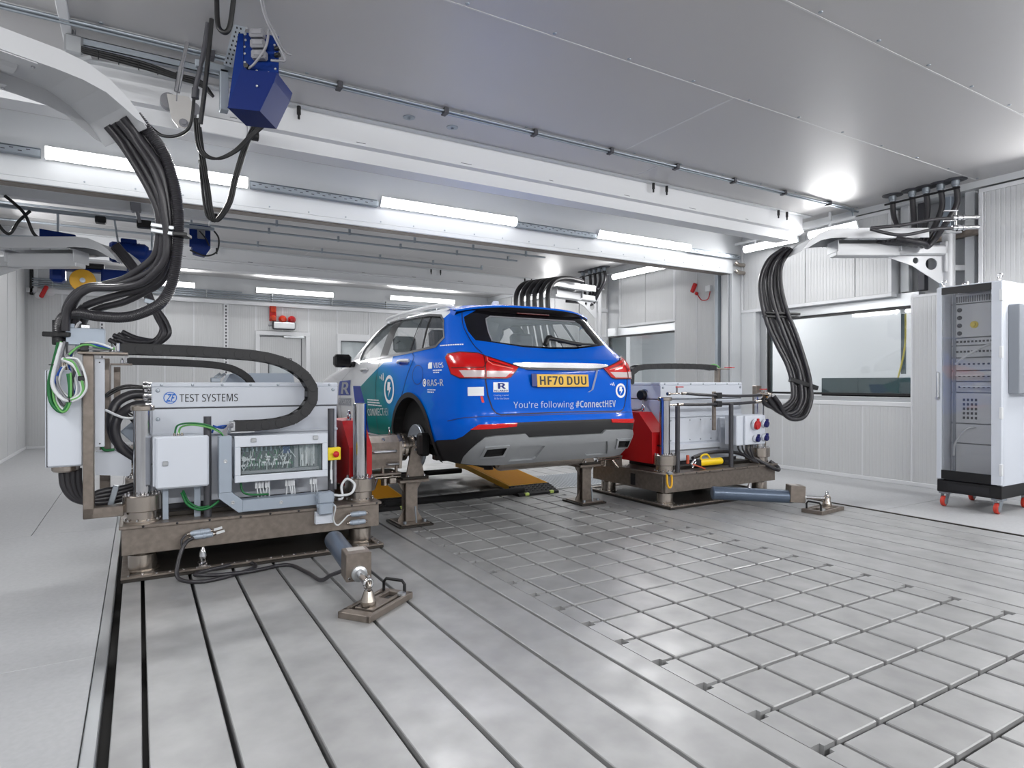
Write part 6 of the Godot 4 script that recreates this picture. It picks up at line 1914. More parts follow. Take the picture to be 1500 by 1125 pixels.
# a swivelling trough of folded sheet with a beam under it; dir is level, the trough droops at its end
func boom(base: Vector3, dir: Vector3, label: String, wide := 0.5, length := 1.42, gusset := true, half_tube := false) -> void:
	dir = dir.normalized()
	var side := dir.cross(Vector3.UP).normalized()
	var t := thing("boom_arm", label, "boom", base, "cable boom arms")
	var top := [Vector2(-0.05, 0.10), Vector2(length - 0.42, 0.10), Vector2(length - 0.30, 0.085), Vector2(length - 0.19, 0.04), Vector2(length - 0.09, -0.035), Vector2(length, -0.14)]
	var bot := [Vector2(length - 0.055, -0.125), Vector2(length - 0.12, -0.085), Vector2(length - 0.21, -0.035), Vector2(length - 0.32, -0.012), Vector2(length - 0.44, -0.005), Vector2(-0.05, -0.005)]
	var poly := PackedVector2Array(top + bot)
	for s in [-1.0, 1.0]:
		part(t, "side_plate", mb().prism(poly, base + side * (s * wide * 0.5 - 0.004), dir, Vector3.UP, side * 0.008), M.boom)
	var sh := mb()
	for i in top.size() - 1:
		var a: Vector2 = top[i] - Vector2(0.0, 0.012)
		var b: Vector2 = top[i + 1] - Vector2(0.0, 0.012)
		var p := base + dir * a.x + Vector3.UP * a.y
		var q := base + dir * b.x + Vector3.UP * b.y
		sh.quad(p - side * wide * 0.5, p + side * wide * 0.5, q + side * wide * 0.5, q - side * wide * 0.5, Vector3.UP)
		sh.quad(p - side * wide * 0.5 - V(0, 0.004, 0), p + side * wide * 0.5 - V(0, 0.004, 0), q + side * wide * 0.5 - V(0, 0.004, 0), q - side * wide * 0.5 - V(0, 0.004, 0), Vector3.DOWN)
	part(t, "top_sheet", sh, M.boom)
	for s in [-1.0, 1.0]:
		part(t, "return_lip", mb().box(base + dir * (length * 0.33) + side * (s * (wide * 0.5 - 0.05)) + V(0, -0.008, 0), Vector3(length - 0.55, 0.006, 0.09), Basis(dir, Vector3.UP, dir.cross(Vector3.UP))), M.boom)
	part(t, "end_lip", mb().box(base + dir * (length - 0.035) - V(0, 0.115, 0), Vector3(0.10, 0.005, wide), Basis(dir, Vector3.UP, dir.cross(Vector3.UP)).rotated(side, -0.85)), M.boom)
	var bs := Basis(dir, Vector3.UP, dir.cross(Vector3.UP))
	if half_tube:
		var hp := PackedVector2Array()
		for i in 11:
			hp.append(Vector2(cos(PI + PI * i / 10.0) * 0.075, sin(PI + PI * i / 10.0) * 0.05))
		part(t, "inner_duct", mb().prism(hp, base + dir * 0.1 + V(0, 0.075, 0) - side * 0.06, side, Vector3.UP, dir * 0.80), M.boom)
		part(t, "beam_tube", mb().box(base - dir * 0.25 - V(0, 0.10, 0), Vector3(0.40, 0.115, 0.10), Basis(dir, Vector3.UP, dir.cross(Vector3.UP)), 0.02), M.boom)
	else:
		part(t, "beam_tube", mb().box(base - dir * 0.12 - V(0, 0.10, 0), Vector3(0.60, 0.115, 0.10), Basis(dir, Vector3.UP, dir.cross(Vector3.UP)), 0.02), M.boom)
		part(t, "beam_box", mb().box(base + dir * 0.52 - V(0, 0.10, 0), Vector3(0.72, 0.14, 0.16), bs, 0.008), M.boom)
	for u in ([] if half_tube else [0.17, 0.88]):
		part(t, "beam_fin", mb().box(base + dir * u - V(0, 0.06, 0), Vector3(0.012, 0.13, 0.24), bs, 0.002), M.boom)
	var sc := mb()
	for i in 5:
		sc.bolt(base + dir * (0.1 + i * 0.2) + side * (wide * 0.5 - 0.05) - V(0, 0.012, 0), Vector3.DOWN, 0.010)
		sc.bolt(base + dir * (0.1 + i * 0.2) - side * (wide * 0.5 - 0.05) - V(0, 0.012, 0), Vector3.DOWN, 0.010)
	part(t, "lip_bolts", sc, M.chrome).set_meta("kind", "stuff")
	if gusset:
		# a triangular gusset with two round holes
		var g := PackedVector2Array([Vector2(-0.38, -0.16), Vector2(0.30, -0.16), Vector2(-0.02, -0.27), Vector2(-0.33, -0.47), Vector2(-0.38, -0.47)])
		var cut := [g]
		for h in [[-0.24, -0.25, 0.068], [-0.06, -0.212, 0.034]]:
			var hole := PackedVector2Array()
			for i in 20:
				hole.append(Vector2(h[0] + h[2] * cos(TAU * i / 20), h[1] + h[2] * sin(TAU * i / 20)))
			var left := []
			for q in cut:
				for halfp in [PackedVector2Array([Vector2(-2, -2), Vector2(h[0], -2), Vector2(h[0], 2), Vector2(-2, 2)]), PackedVector2Array([Vector2(h[0], -2), Vector2(2, -2), Vector2(2, 2), Vector2(h[0], 2)])]:
					for z in Geometry2D.intersect_polygons(q, halfp):
						left.append_array(Geometry2D.clip_polygons(z, hole))
			cut = left
		var gm := mb()
		for q in cut:
			gm.prism(q, base - side * 0.006, dir, Vector3.UP, side * 0.012)
		part(t, "gusset", gm, M.boom)
	part(t, "column", mb().lathe(base - dir * 0.44 - V(0, 1.0, 0), Vector3.UP, [[0.0, 0.0], [0.065, 0.0], [0.065, 1.10], [0.0, 1.10]], 24).box(base - dir * 0.40 - V(0, 0.17, 0), Vector3(0.06, 0.35, 0.10), bs, 0.006), M.boom)
	part(t, "column_cap", mb().box(base - dir * 0.44 + V(0, 0.10, 0), V(0.18, 0.03, 0.18), bs, 0.004), M.boom)
	for y in [0.3, 0.85]:
		part(t, "wall_bracket", mb().box(base - dir * 0.56 - V(0, y, 0), V(0.24, 0.06, 0.10), bs, 0.004), M.boom)


func build_hanging() -> void:
	M.boom = mat(Color(0.78, 0.785, 0.795), 0.42, 0.15)
	boom(V(-1.35, 2.82, -3.70), V(0.887, 0, -0.42), "big pale boom arm overhead, bending down into thick hoses", 0.5, 1.42, true, true)
	boom(V(-1.28, 2.61, -8.44), V(0.86, 0, 0.51), "smaller pale boom arm behind, over the front left dynamometer", 0.5, 1.42)
	boom(V(7.58, 2.84, -3.86), V(-0.86, 0, -0.51), "grey boom arm on the right wall before the window", 0.5, 1.35)
	boom(V(7.30, 2.95, -9.62), V(-0.97, 0, 0.22), "pale boom arm on the far bay's wall, above the car's right rear", 0.5, 1.35)
	# left near bundle
	var near := [
		[[0.06,2.66,-4.16],[0.12,2.57,-4.15],[0.16,2.45,-4.15],[0.19,2.30,-4.15],[0.20,2.13,-4.17],[0.19,1.98,-4.20],[0.17,1.83,-4.23],[0.12,1.72,-4.28],[0.03,1.66,-4.36],[-0.08,1.63,-4.45],[-0.22,1.64,-4.56],[-0.32,1.66,-4.64],[-0.39,1.64,-4.69],[-0.42,1.58,-4.73],[-0.42,1.48,-4.76]],
		[[-0.08,2.60,-4.25],[0.00,2.46,-4.23],[0.06,2.34,-4.22],[0.10,2.22,-4.22],[0.10,2.09,-4.25],[0.08,1.99,-4.29],[0.01,1.92,-4.36],[-0.08,1.86,-4.45],[-0.18,1.83,-4.53],[-0.28,1.80,-4.62],[-0.34,1.73,-4.68],[-0.36,1.64,-4.72],[-0.37,1.56,-4.75]],
		[[-0.05,2.62,-4.25],[0.03,2.48,-4.22],[0.09,2.35,-4.20],[0.12,2.22,-4.21],[0.12,2.09,-4.23],[0.11,1.98,-4.26],[0.06,1.90,-4.31],[-0.03,1.85,-4.39],[-0.14,1.82,-4.48],[-0.25,1.82,-4.57],[-0.33,1.78,-4.64],[-0.38,1.70,-4.69],[-0.40,1.58,-4.72]],
		[[-0.02,2.62,-4.19],[0.06,2.49,-4.16],[0.11,2.35,-4.15],[0.13,2.21,-4.16],[0.14,2.08,-4.18],[0.13,1.96,-4.20],[0.07,1.87,-4.25],[-0.00,1.82,-4.32],[-0.12,1.80,-4.41],[-0.24,1.80,-4.50],[-0.32,1.75,-4.57],[-0.37,1.67,-4.62],[-0.38,1.55,-4.64]],
		[[0.00,2.64,-4.18],[0.09,2.50,-4.15],[0.13,2.37,-4.16],[0.15,2.21,-4.18],[0.15,2.09,-4.20],[0.14,1.96,-4.24],[0.10,1.86,-4.30],[0.01,1.80,-4.38],[-0.10,1.77,-4.48],[-0.20,1.74,-4.57],[-0.29,1.70,-4.64],[-0.33,1.64,-4.70],[-0.35,1.56,-4.74]],
		[[0.03,2.66,-4.21],[0.11,2.53,-4.19],[0.15,2.40,-4.20],[0.17,2.23,-4.22],[0.17,2.10,-4.25],[0.16,1.96,-4.28],[0.11,1.84,-4.34],[0.02,1.78,-4.42],[-0.08,1.73,-4.52],[-0.19,1.70,-4.61],[-0.27,1.66,-4.69],[-0.30,1.61,-4.74],[-0.31,1.56,-4.78]]]
	var t := thing("hose_bundle", "thick black hoses sweeping from the big boom arm to the brown frame", "hose", V(-0.1, 1.5, -4.4), "hose bundles under the booms")
	for i in near.size():
		var f := V(near[i][0][0], near[i][0][1], near[i][0][2]) + V(-0.075, 0.085, 0.03)
		near[i].push_front([f.x, f.y, f.z])
	var big := resample(spline(vs(near[0]), 8), 0.0055)
	part(t, "corrugated_hose", mb().tube(big, 0.0275, 12, true, 0.005), M.hose, "thickest hose, corrugated")
	for i in range(1, near.size()):
		part(t, "hose", mb().tube(spline(vs(near[i]), 6), 0.0215, 10), M.hose)
	part(t, "clamp_bar", mb().bar(V(0.07, 2.155, -4.225), V(0.185, 2.135, -4.165), 0.055, 0.024, Vector3.UP, 0.004).bar(V(0.07, 2.122, -4.225), V(0.185, 2.102, -4.165), 0.055, 0.024, Vector3.UP, 0.004), M.alu)
	part(t, "clamp_strap", mb().bar(V(0.18, 2.10, -4.16), V(0.255, 2.095, -4.13), 0.085, 0.022, Vector3.UP, 0.004), M.black)
	part(t, "end_collar", mb().lathe(V(-0.425, 1.50, -4.76), V(0, 1, 0), [[0.034, -0.03], [0.036, -0.02], [0.036, 0.015], [0.05, 0.02], [0.05, 0.045], [0.034, 0.05], [0.034, 0.12]], 18).bar(V(-0.50, 1.535, -4.78), V(-0.36, 1.53, -4.70), 0.05, 0.03, Vector3.UP, 0.005), M.black)
	t = thing("junction_plate", "pale sheet box where the thick hoses enter the brown frame", "box", V(-0.28, 1.43, -4.72))
	part(t, "sheet_box", mb().bx(-0.385, 1.47, -4.70, -0.185, 1.575, -4.83, 0.003).bx(-0.385, 1.575, -4.70, -0.34, 1.60, -4.71, 0.002), M.cab_grey)
	part(t, "support_lug", mb().bx(-0.34, 1.428, -4.72, -0.30, 1.475, -4.78, 0.003).bx(-0.25, 1.428, -4.72, -0.21, 1.475, -4.78, 0.003), M.cab_grey)
	part(t, "fitting", mb().cyl(V(-0.34, 1.575, -4.72), V(-0.32, 1.62, -4.72), 0.02, -1, 10).box(V(-0.30, 1.585, -4.74), V(0.06, 0.03, 0.06), Basis(Vector3.UP, 0.5), 0.006), M.chrome)
	# coloured leads hanging in loops below
	var leads := [
		[[-0.42,1.48,-4.69],[-0.45,1.34,-4.71],[-0.47,1.23,-4.72],[-0.46,1.12,-4.71],[-0.41,1.06,-4.68],[-0.37,1.10,-4.66],[-0.36,1.19,-4.65],[-0.37,1.29,-4.66]],
		[[-0.42,1.48,-4.70],[-0.44,1.36,-4.71],[-0.46,1.23,-4.73],[-0.45,1.12,-4.72],[-0.40,1.07,-4.69],[-0.37,1.12,-4.67]],
		[[-0.40,1.48,-4.67],[-0.43,1.36,-4.68],[-0.45,1.23,-4.69],[-0.41,1.15,-4.67],[-0.36,1.13,-4.64],[-0.30,1.17,-4.61],[-0.30,1.24,-4.61],[-0.33,1.33,-4.62],[-0.38,1.37,-4.65],[-0.40,1.38,-4.66]],
		[[-0.40,1.33,-4.65],[-0.43,1.27,-4.68],[-0.44,1.20,-4.70],[-0.40,1.15,-4.68],[-0.35,1.15,-4.66],[-0.33,1.21,-4.66],[-0.35,1.30,-4.69],[-0.37,1.34,-4.71],[-0.36,1.41,-4.72],[-0.31,1.46,-4.70],[-0.24,1.47,-4.67],[-0.15,1.45,-4.62]],
		[[-0.38,1.40,-4.67],[-0.34,1.44,-4.68],[-0.29,1.45,-4.68],[-0.21,1.44,-4.68],[-0.14,1.45,-4.68]],
		[[-0.39,1.38,-4.65],[-0.34,1.36,-4.62],[-0.31,1.29,-4.60],[-0.29,1.20,-4.59],[-0.31,1.15,-4.60],[-0.35,1.13,-4.62]],
		[[-0.39,1.48,-4.70],[-0.40,1.42,-4.70],[-0.39,1.37,-4.69],[-0.35,1.33,-4.67],[-0.36,1.23,-4.68],[-0.35,1.16,-4.67],[-0.40,1.10,-4.70],[-0.45,1.16,-4.73]]]
	var lm := [M.green, M.pale_green, M.cable_white, M.cable_blue, M.cable_grey, M.pale_green, M.cable_grey]
	var ln := ["dark green lead hanging in the lowest loop before the side cabinet", "pale green striped lead looping beside the dark green one", "thick white lead hanging in a loop before the side cabinet", "blue lead looping before the side cabinet and into the chain", "grey lead running over the frame's top plate into the chain", "light green lead looping at the brown post", "grey lead crossing inside the hanging loops"]
	for i in leads.size():
		var r: float = [0.011, 0.0075, 0.0125, 0.007, 0.008, 0.008, 0.007][i]
		var lead := thing("hanging_lead", ln[i], "cable", vs(leads[i])[0], "leads before the side cabinet")
		part(lead, "strand", mb().tube(spline(vs(leads[i]), 8), r, 8), lm[i])
		var second := vs(leads[i])
		for j in second.size():
			second[j] += V(0.013, 0.006, 0.014) + V(0.010, 0.014, 0.0) * sin(j * 0.9)
		part(lead, "thin_strand", mb().tube(spline(second, 8), 0.0065, 8), [M.pale_green, M.cable_white, M.cable_grey, M.cable_white, M.pale_green, M.cable_white, M.dark_grey][i])
	t = thing("cable_ties", "black ties and clamp holding the hanging leads", "tie", V(-0.33, 1.2, -4.62))
	part(t, "clamp", mb().box(V(-0.30, 1.262, -4.60), V(0.035, 0.03, 0.03), Basis(), 0.004), M.black)
	part(t, "clamp", mb().box(V(-0.29, 1.455, -4.69), V(0.045, 0.05, 0.04), Basis(), 0.004), M.black)
	part(t, "tie", mb().ring(V(-0.36, 1.135, -4.645), V(1, 0, 0.2), 0.02, 0.003, 12, 5), M.black)
	part(t, "tie", mb().ring(V(-0.445, 1.345, -4.70), V(0, 1, 0), 0.024, 0.003, 12, 5), M.black)
	part(t, "gland", mb().lathe(V(-0.405, 1.312, -4.80), Vector3.UP, [[0.02, 0.0], [0.02, 0.02], [0.015, 0.03], [0.012, 0.05]], 10), M.nickel)
	part(t, "gland", mb().lathe(V(-0.36, 1.312, -4.80), Vector3.UP, [[0.02, 0.0], [0.02, 0.02], [0.015, 0.03], [0.012, 0.05]], 10), M.nickel)
	# left far bundle
	var fa := vs([[-0.23,2.63,-7.69],[-0.11,2.46,-7.59],[0.00,2.27,-7.50],[0.08,2.07,-7.43],[0.16,1.86,-7.35],[0.20,1.72,-7.30],[0.12,1.58,-7.32],[-0.08,1.56,-7.42],[-0.22,1.61,-7.48],[-0.31,1.68,-7.51]])
	var fb := vs([[-0.19,2.66,-7.67],[-0.05,2.46,-7.56],[0.06,2.25,-7.46],[0.13,2.04,-7.39],[0.21,1.82,-7.31],[0.21,1.65,-7.28],[0.06,1.51,-7.34],[-0.14,1.49,-7.43],[-0.28,1.58,-7.49]])
	t = thing("hose_bundle", "black hoses drooping from the smaller boom arm behind the near hoses", "hose", V(0, 1.6, -7.4), "hose bundles under the booms")
	for i in 6:
		var k := i / 5.0
		var p := blend(fa, fb, k)
		var sag: float = 0.05 * sin(i * 2.3)
		for j in p.size():
			var w := clampf((j - 3.0) / 4.0, 0.0, 1.0)
			p[j] += V(0.05 * (i % 3) * w, (0.10 - sag) * w, 0.02 * (i % 2))
		part(t, "hose", mb().tube(spline(p, 6), 0.024, 10), M.hose)
	part(t, "clamp", mb().bar(V(0.06, 2.07, -7.40), V(0.19, 2.03, -7.36), 0.10, 0.05, Vector3.UP, 0.006), M.galv)
	# right near bundle
	var rr := [
		[[6.48,2.80,-4.70],[6.30,2.66,-4.77],[6.19,2.42,-4.80],[6.18,2.16,-4.77],[6.22,1.90,-4.72],[6.29,1.65,-4.64],[6.36,1.44,-4.57],[6.38,1.24,-4.52],[6.36,1.07,-4.50],[6.27,0.98,-4.52],[6.17,0.95,-4.55],[6.09,0.96,-4.56],[6.01,0.99,-4.58],[5.94,1.05,-4.58]],
		[[6.53,2.81,-4.72],[6.36,2.66,-4.79],[6.26,2.42,-4.81],[6.26,2.16,-4.78],[6.30,1.89,-4.72],[6.37,1.63,-4.64],[6.43,1.42,-4.57],[6.45,1.23,-4.53],[6.42,1.06,-4.51],[6.33,0.96,-4.53],[6.23,0.92,-4.55],[6.14,0.94,-4.57],[6.06,0.99,-4.58],[5.99,1.06,-4.59]],
		[[6.59,2.82,-4.75],[6.42,2.66,-4.81],[6.34,2.42,-4.82],[6.34,2.15,-4.78],[6.39,1.87,-4.72],[6.46,1.61,-4.64],[6.51,1.40,-4.58],[6.51,1.22,-4.53],[6.49,1.05,-4.51],[6.40,0.94,-4.53],[6.29,0.90,-4.56],[6.19,0.92,-4.58],[6.11,0.99,-4.59],[6.03,1.06,-4.60]],
		[[6.51,2.80,-4.67],[6.36,2.63,-4.73],[6.29,2.40,-4.74],[6.30,2.13,-4.70],[6.36,1.85,-4.63],[6.42,1.59,-4.56],[6.47,1.38,-4.50],[6.47,1.21,-4.47],[6.45,1.05,-4.45],[6.37,0.92,-4.46],[6.25,0.88,-4.50],[6.15,0.91,-4.52],[6.07,0.99,-4.54],[6.00,1.07,-4.55]],
		[[6.57,2.81,-4.70],[6.43,2.64,-4.75],[6.37,2.40,-4.75],[6.38,2.12,-4.71],[6.45,1.83,-4.63],[6.51,1.57,-4.56],[6.54,1.37,-4.51],[6.54,1.20,-4.47],[6.52,1.04,-4.45],[6.43,0.90,-4.47],[6.31,0.86,-4.50],[6.20,0.90,-4.53],[6.12,1.00,-4.55],[6.04,1.08,-4.56]],
		[[6.63,2.82,-4.72],[6.49,2.64,-4.77],[6.44,2.40,-4.76],[6.47,2.11,-4.71],[6.53,1.81,-4.63],[6.59,1.56,-4.56],[6.61,1.35,-4.51],[6.60,1.20,-4.48],[6.58,1.03,-4.46],[6.50,0.88,-4.47],[6.37,0.84,-4.51],[6.26,0.88,-4.54],[6.17,1.00,-4.56],[6.08,1.08,-4.57]],
		[[6.55,2.79,-4.65],[6.43,2.61,-4.69],[6.40,2.37,-4.68],[6.43,2.09,-4.63],[6.50,1.79,-4.55],[6.55,1.53,-4.49],[6.57,1.33,-4.44],[6.56,1.19,-4.41],[6.54,1.03,-4.39],[6.46,0.86,-4.41],[6.33,0.82,-4.45],[6.22,0.87,-4.49],[6.13,1.00,-4.50],[6.05,1.09,-4.52]]]
	t = thing("hose_bundle", "seven black hoses hanging in a bundle from the grey right boom arm", "hose", V(6.3, 1.0, -4.6), "hose bundles under the booms")
	for i in rr.size():
		part(t, "hose", mb().tube(spline(vs(rr[i]), 6), 0.024, 10), M.hose)
	part(t, "clamp", mb().bar(V(6.19, 2.04, -4.75), V(6.62, 2.03, -4.60), 0.07, 0.028, Vector3.UP, 0.006), M.black)
	part(t, "clamp", mb().bar(V(6.19, 2.00, -4.75), V(6.62, 1.99, -4.60), 0.07, 0.028, Vector3.UP, 0.006), M.black)
	part(t, "clamp", mb().bar(V(6.36, 1.27, -4.53), V(6.66, 1.17, -4.40), 0.07, 0.05, Vector3.UP, 0.006), M.black)
	part(t, "clamp_bolts", mb().bolt(V(6.30, 2.05, -4.70), Vector3.UP, 0.012, 0.02).bolt(V(6.45, 2.05, -4.65), Vector3.UP, 0.012, 0.02), M.chrome)
	# right far bundle, seen end on over the car
	t = thing("hose_bundle", "black hoses arching over the far boom arm's end behind the spoiler", "hose", V(6.2, 2.0, -9.3), "hose bundles under the booms")
	for i in 6:
		var o := V(0.02 * i, 0, 0.0) + V(0.22, 0, 0.97) * (i - 2.5) * 0.135
		part(t, "hose", mb().tube(spline([V(6.75, 3.06, -9.5) + o, V(6.4, 3.08, -9.42) + o, V(6.08, 3.02, -9.35) + o, V(5.90, 2.85, -9.31) + o, V(5.86, 2.6, -9.30) + o, V(5.92, 2.2, -9.30) + o, V(6.05, 1.6, -9.3) + o], 6), 0.045, 10), M.hose)
	# hoses through the ceiling by the right wall, both bays
	for bay in 2:
		var dz := -6.05 if bay == 1 else 0.0
		t = thing("ceiling_hoses", ["black hoses dropping through round ceiling grommets beside the right wall", "black hoses dropping through the far bay's ceiling behind the far boom"][bay], "hose", V(7.4, 3.46, -3.7 + dz), "hoses through the ceiling")
		var zs := [-4.12, -3.90, -3.75, -3.60, -3.45]
		for i in 5:
			part(t, "grommet", mb().lathe(V(7.70, CEIL, zs[i] + dz), Vector3.DOWN, [[0.11, 0.0], [0.11, 0.008], [0.085, 0.014], [0.0, 0.014]], 22), M.dark_grey)
			part(t, "gland", mb().lathe(V(7.70, CEIL - 0.012, zs[i] + dz), Vector3.DOWN, [[0.036, 0.0], [0.04, 0.005], [0.04, 0.05], [0.034, 0.055], [0.034, 0.07]], 12), M.galv)
			part(t, "hose", mb().tube(spline([V(7.70, CEIL - 0.05, zs[i] + dz), V(7.71, 3.2, zs[i] + 0.01 + dz), V(7.68 - 0.01 * i, 2.98, lerpf(zs[i], -3.75, 0.25) + dz), V(7.58, 2.84 - 0.02 * i, lerpf(zs[i], -3.8, 0.6) + dz), V(7.40, 2.80 - 0.008 * i, -3.84 + 0.05 * i + dz), V(7.20, 2.83, -4.02 + 0.05 * i + dz)], 6), 0.030, 10), M.hose)
		part(t, "support_rod", mb().cyl(V(7.68, 3.36, -4.2 + dz), V(7.68, 3.36, -3.4 + dz), 0.012, -1, 8), M.black)
	# pipes and valves at the right column
	for k in 2:
		t = thing("wall_valve", ["upper chrome ball valve with its black pipe beside the ceiling hoses", "lower chrome ball valve with its black pipe beside the ceiling hoses"][k], "valve", V(7.5, 2.95 - k * 0.11, -3.3), "ball valves on the right wall")
		var y := 2.965 - k * 0.105
		part(t, "pipe", mb().tube(spline([V(6.78, 2.90 - k * 0.01, -3.86), V(7.0, y - 0.05, -3.66), V(7.25, y, -3.46), V(7.42, y + 0.01, -3.34)], 6), 0.018, 10), M.hose)
		var o := V(7.44, y + 0.012, -3.33)
		var d := V(0.75, 0, 0.62).normalized()
		part(t, "body", mb().lathe(o - d * 0.04, d, [[0.0, 0.0], [0.022, 0.0], [0.03, 0.012], [0.03, 0.03], [0.024, 0.034], [0.024, 0.046], [0.036, 0.05], [0.036, 0.075], [0.026, 0.08], [0.026, 0.10], [0.033, 0.102], [0.033, 0.125], [0.022, 0.13], [0.022, 0.26], [0.0, 0.26]], 14), M.chrome)
		part(t, "lever", mb().cyl(o + V(0, 0.02, 0), o + V(0, 0.075, 0), 0.010, -1, 8).bar(o + V(0, 0.078, 0) - d * 0.12, o + V(0, 0.078, 0) + d * 0.02, 0.02, 0.008), M.chrome)
	build_hoists()


func build_hoists() -> void:
	# galvanised rail that carries the crane's power cable
	var t := thing("cable_rail", "galvanised rail under the ceiling left of the blue hoist housing", "rail", V(0.1, 3.38, -4.83))
	part(t, "channel", mb().bx(-0.36, 3.372, -4.81, 0.60, 3.42, -4.815).bx(-0.36, 3.415, -4.81, 0.60, 3.42, -4.86).bx(-0.36, 3.372, -4.81, 0.60, 3.377, -4.86).bx(-0.36, 3.372, -4.855, 0.60, 3.42, -4.86), M.galv)
	part(t, "wall_bracket", mb().bx(-0.40, 3.30, -4.79, -0.30, 3.42, -4.87, 0.012).cyl(V(-0.35, 3.42, -4.83), V(-0.35, 3.46, -4.83), 0.010, -1, 8).bar(V(-0.34, 3.26, -4.80), V(-0.26, 3.30, -4.80), 0.02, 0.02), M.alu)
	t = thing("tied_cable", "black cables tied along under the galvanised rail", "cable", V(0, 3.33, -4.83))
	var tc := mb()
	for i in 3:
		tc.tube(spline([V(-0.31, 3.325 + 0.012 * i, -4.80), V(0.0, 3.31 + 0.013 * i, -4.80 + 0.008 * i), V(0.2, 3.29 + 0.012 * i, -4.80), V(0.36, 3.27 + 0.015 * i, -4.79), V(0.44, 3.2, -4.76)], 6), 0.011, 8)
	part(t, "cables", tc, M.black)
	for i in 5:
		part(t, "tie", mb().ring(V(-0.22 + i * 0.11, 3.325 - i * 0.006, -4.795), V(1, 0, 0), 0.026, 0.003, 12, 5), M.black)
	# blue housing
	var r := V(0.86, 0, 0.51)
	var back := V(0.51, 0, -0.86)
	t = thing("hoist_housing", "blue sheet steel hoist housing with white bolts under the ceiling", "hoist", V(0.6, 2.8, -4.0))
	var p0 := V(0.53, 3.07, -3.99)
	part(t, "face_plate", mb().prism(PackedVector2Array([Vector2(0.0, 0.0), Vector2(0.012, 0.225), Vector2(0.055, 0.222), Vector2(0.205, 0.205), Vector2(0.205, -0.02)]), p0, r, Vector3.UP, back * 0.012), M.blue)
	part(t, "lower_hood", mb().prism(PackedVector2Array([Vector2(-0.005, 0.0), Vector2(0.205, -0.02), Vector2(0.19, -0.07), Vector2(0.105, -0.245), Vector2(-0.085, -0.225)]), p0 - back * 0.02, r, Vector3.UP, back * 0.26), mat(Color(0.03, 0.12, 0.36), 0.55, 0.0, 0.3))
	part(t, "side_plate", mb().prism(PackedVector2Array([Vector2(0.0, 0.22), Vector2(0.03, 0.22), Vector2(0.03, -0.20), Vector2(-0.06, -0.20)]), p0 - r * 0.03, r, Vector3.UP, back * 0.25), M.blue)
	var bt := mb()
	for q in [[0.02, 0.25], [0.014, 0.215], [0.014, 0.18], [0.01, 0.14], [0.01, 0.10], [0.01, 0.05], [0.025, 0.02], [0.08, 0.0], [0.15, -0.012], [0.19, 0.01], [0.19, 0.06], [0.19, 0.10], [0.185, 0.15], [0.09, -0.10]]:
		bt.bolt(p0 + r * q[0] + Vector3.UP * q[1] - back * 0.001 - back * (0.022 if q[1] < -0.05 else 0.0), -back, 0.007)
	part(t, "bolts", bt, M.alu).set_meta("kind", "stuff")
	for i in 3:
		part(t, "junction_box", mb().box(p0 + r * (0.095 + 0.006 * i) + V(0, 0.20 - i * 0.062, 0) - back * 0.03, V(0.085, 0.05, 0.05), Basis(r, Vector3.UP, -back), 0.008).box(p0 + r * (0.10 + 0.006 * i) + V(0, 0.20 - i * 0.062, 0) - back * 0.058, V(0.06, 0.026, 0.008), Basis(r, Vector3.UP, -back), 0.003), M.cable_grey)
	part(t, "supply_cable", mb().tube(spline([V(0.585, 3.46, -3.80), V(0.62, 3.34, -3.82), V(0.67, 3.22, -3.80), V(0.725, 3.10, -3.78), V(0.70, 3.09, -3.80), V(0.66, 3.10, -3.84)], 6), 0.007, 8).tube(spline([V(0.60, 3.46, -3.80), V(0.63, 3.34, -3.82), V(0.67, 3.25, -3.80), V(0.72, 3.15, -3.79), V(0.76, 3.13, -3.78)], 6), 0.006, 8).tube(spline([V(0.645, 3.27, -3.83), V(0.63, 3.17, -3.84), V(0.58, 3.09, -3.90), V(0.555, 3.075, -3.95)], 6), 0.007, 8), M.cable_grey)
	part(t, "cable_gland", mb().cyl(p0 + r * 0.03 + V(0, 0.02, 0), p0 + r * 0.03 + V(0, 0.015, 0) - back * 0.04, 0.014, -1, 10).cyl(p0 + r * 0.19 + V(0, 0.09, 0), p0 + r * 0.215 + V(0, 0.09, 0) - back * 0.01, 0.014, -1, 10).cyl(p0 + r * 0.19 + V(0, 0.13, 0), p0 + r * 0.215 + V(0, 0.13, 0) - back * 0.01, 0.014, -1, 10), M.black)
	t = thing("hoist_post", "galvanised upright channel beside the blue hoist housing", "post", V(0.5, 2.95, -4.35))
	part(t, "upright", mb().bx(0.44, 2.955, -4.33, 0.49, 3.21, -4.40, 0.004), M.galv)
	part(t, "upper_channel", mb().bx(0.52, 3.18, -4.30, 0.57, 3.46, -4.36, 0.004).bx(0.51, 3.40, -4.26, 0.585, 3.44, -4.30, 0.004), mat(Color(0.72, 0.76, 0.74), 0.4, 0.4))
	part(t, "cross_rail", mb().bx(0.30, 3.19, -4.33, 0.52, 3.235, -4.37, 0.004), M.galv)
	var pt := mb()
	pt.prism(PackedVector2Array([Vector2(0, 0), Vector2(0.055, -0.005), Vector2(0.13, 0.27), Vector2(0.06, 0.27)]), V(0.45, 3.195, -4.24), V(1, 0, 0), V(0, 1, 0), V(0, 0, -0.006))
	part(t, "perforated_tray", pt, M.galv)
	var ph := mb()
	for j in 9:
		for i in 2:
			ph.bx(0.462 + i * 0.022 + j * 0.0075, 3.205 + j * 0.029, -4.2385, 0.471 + i * 0.022 + j * 0.0075, 3.217 + j * 0.029, -4.2395)
	part(t, "tray_slots", ph, M.black).set_meta("kind", "stuff")
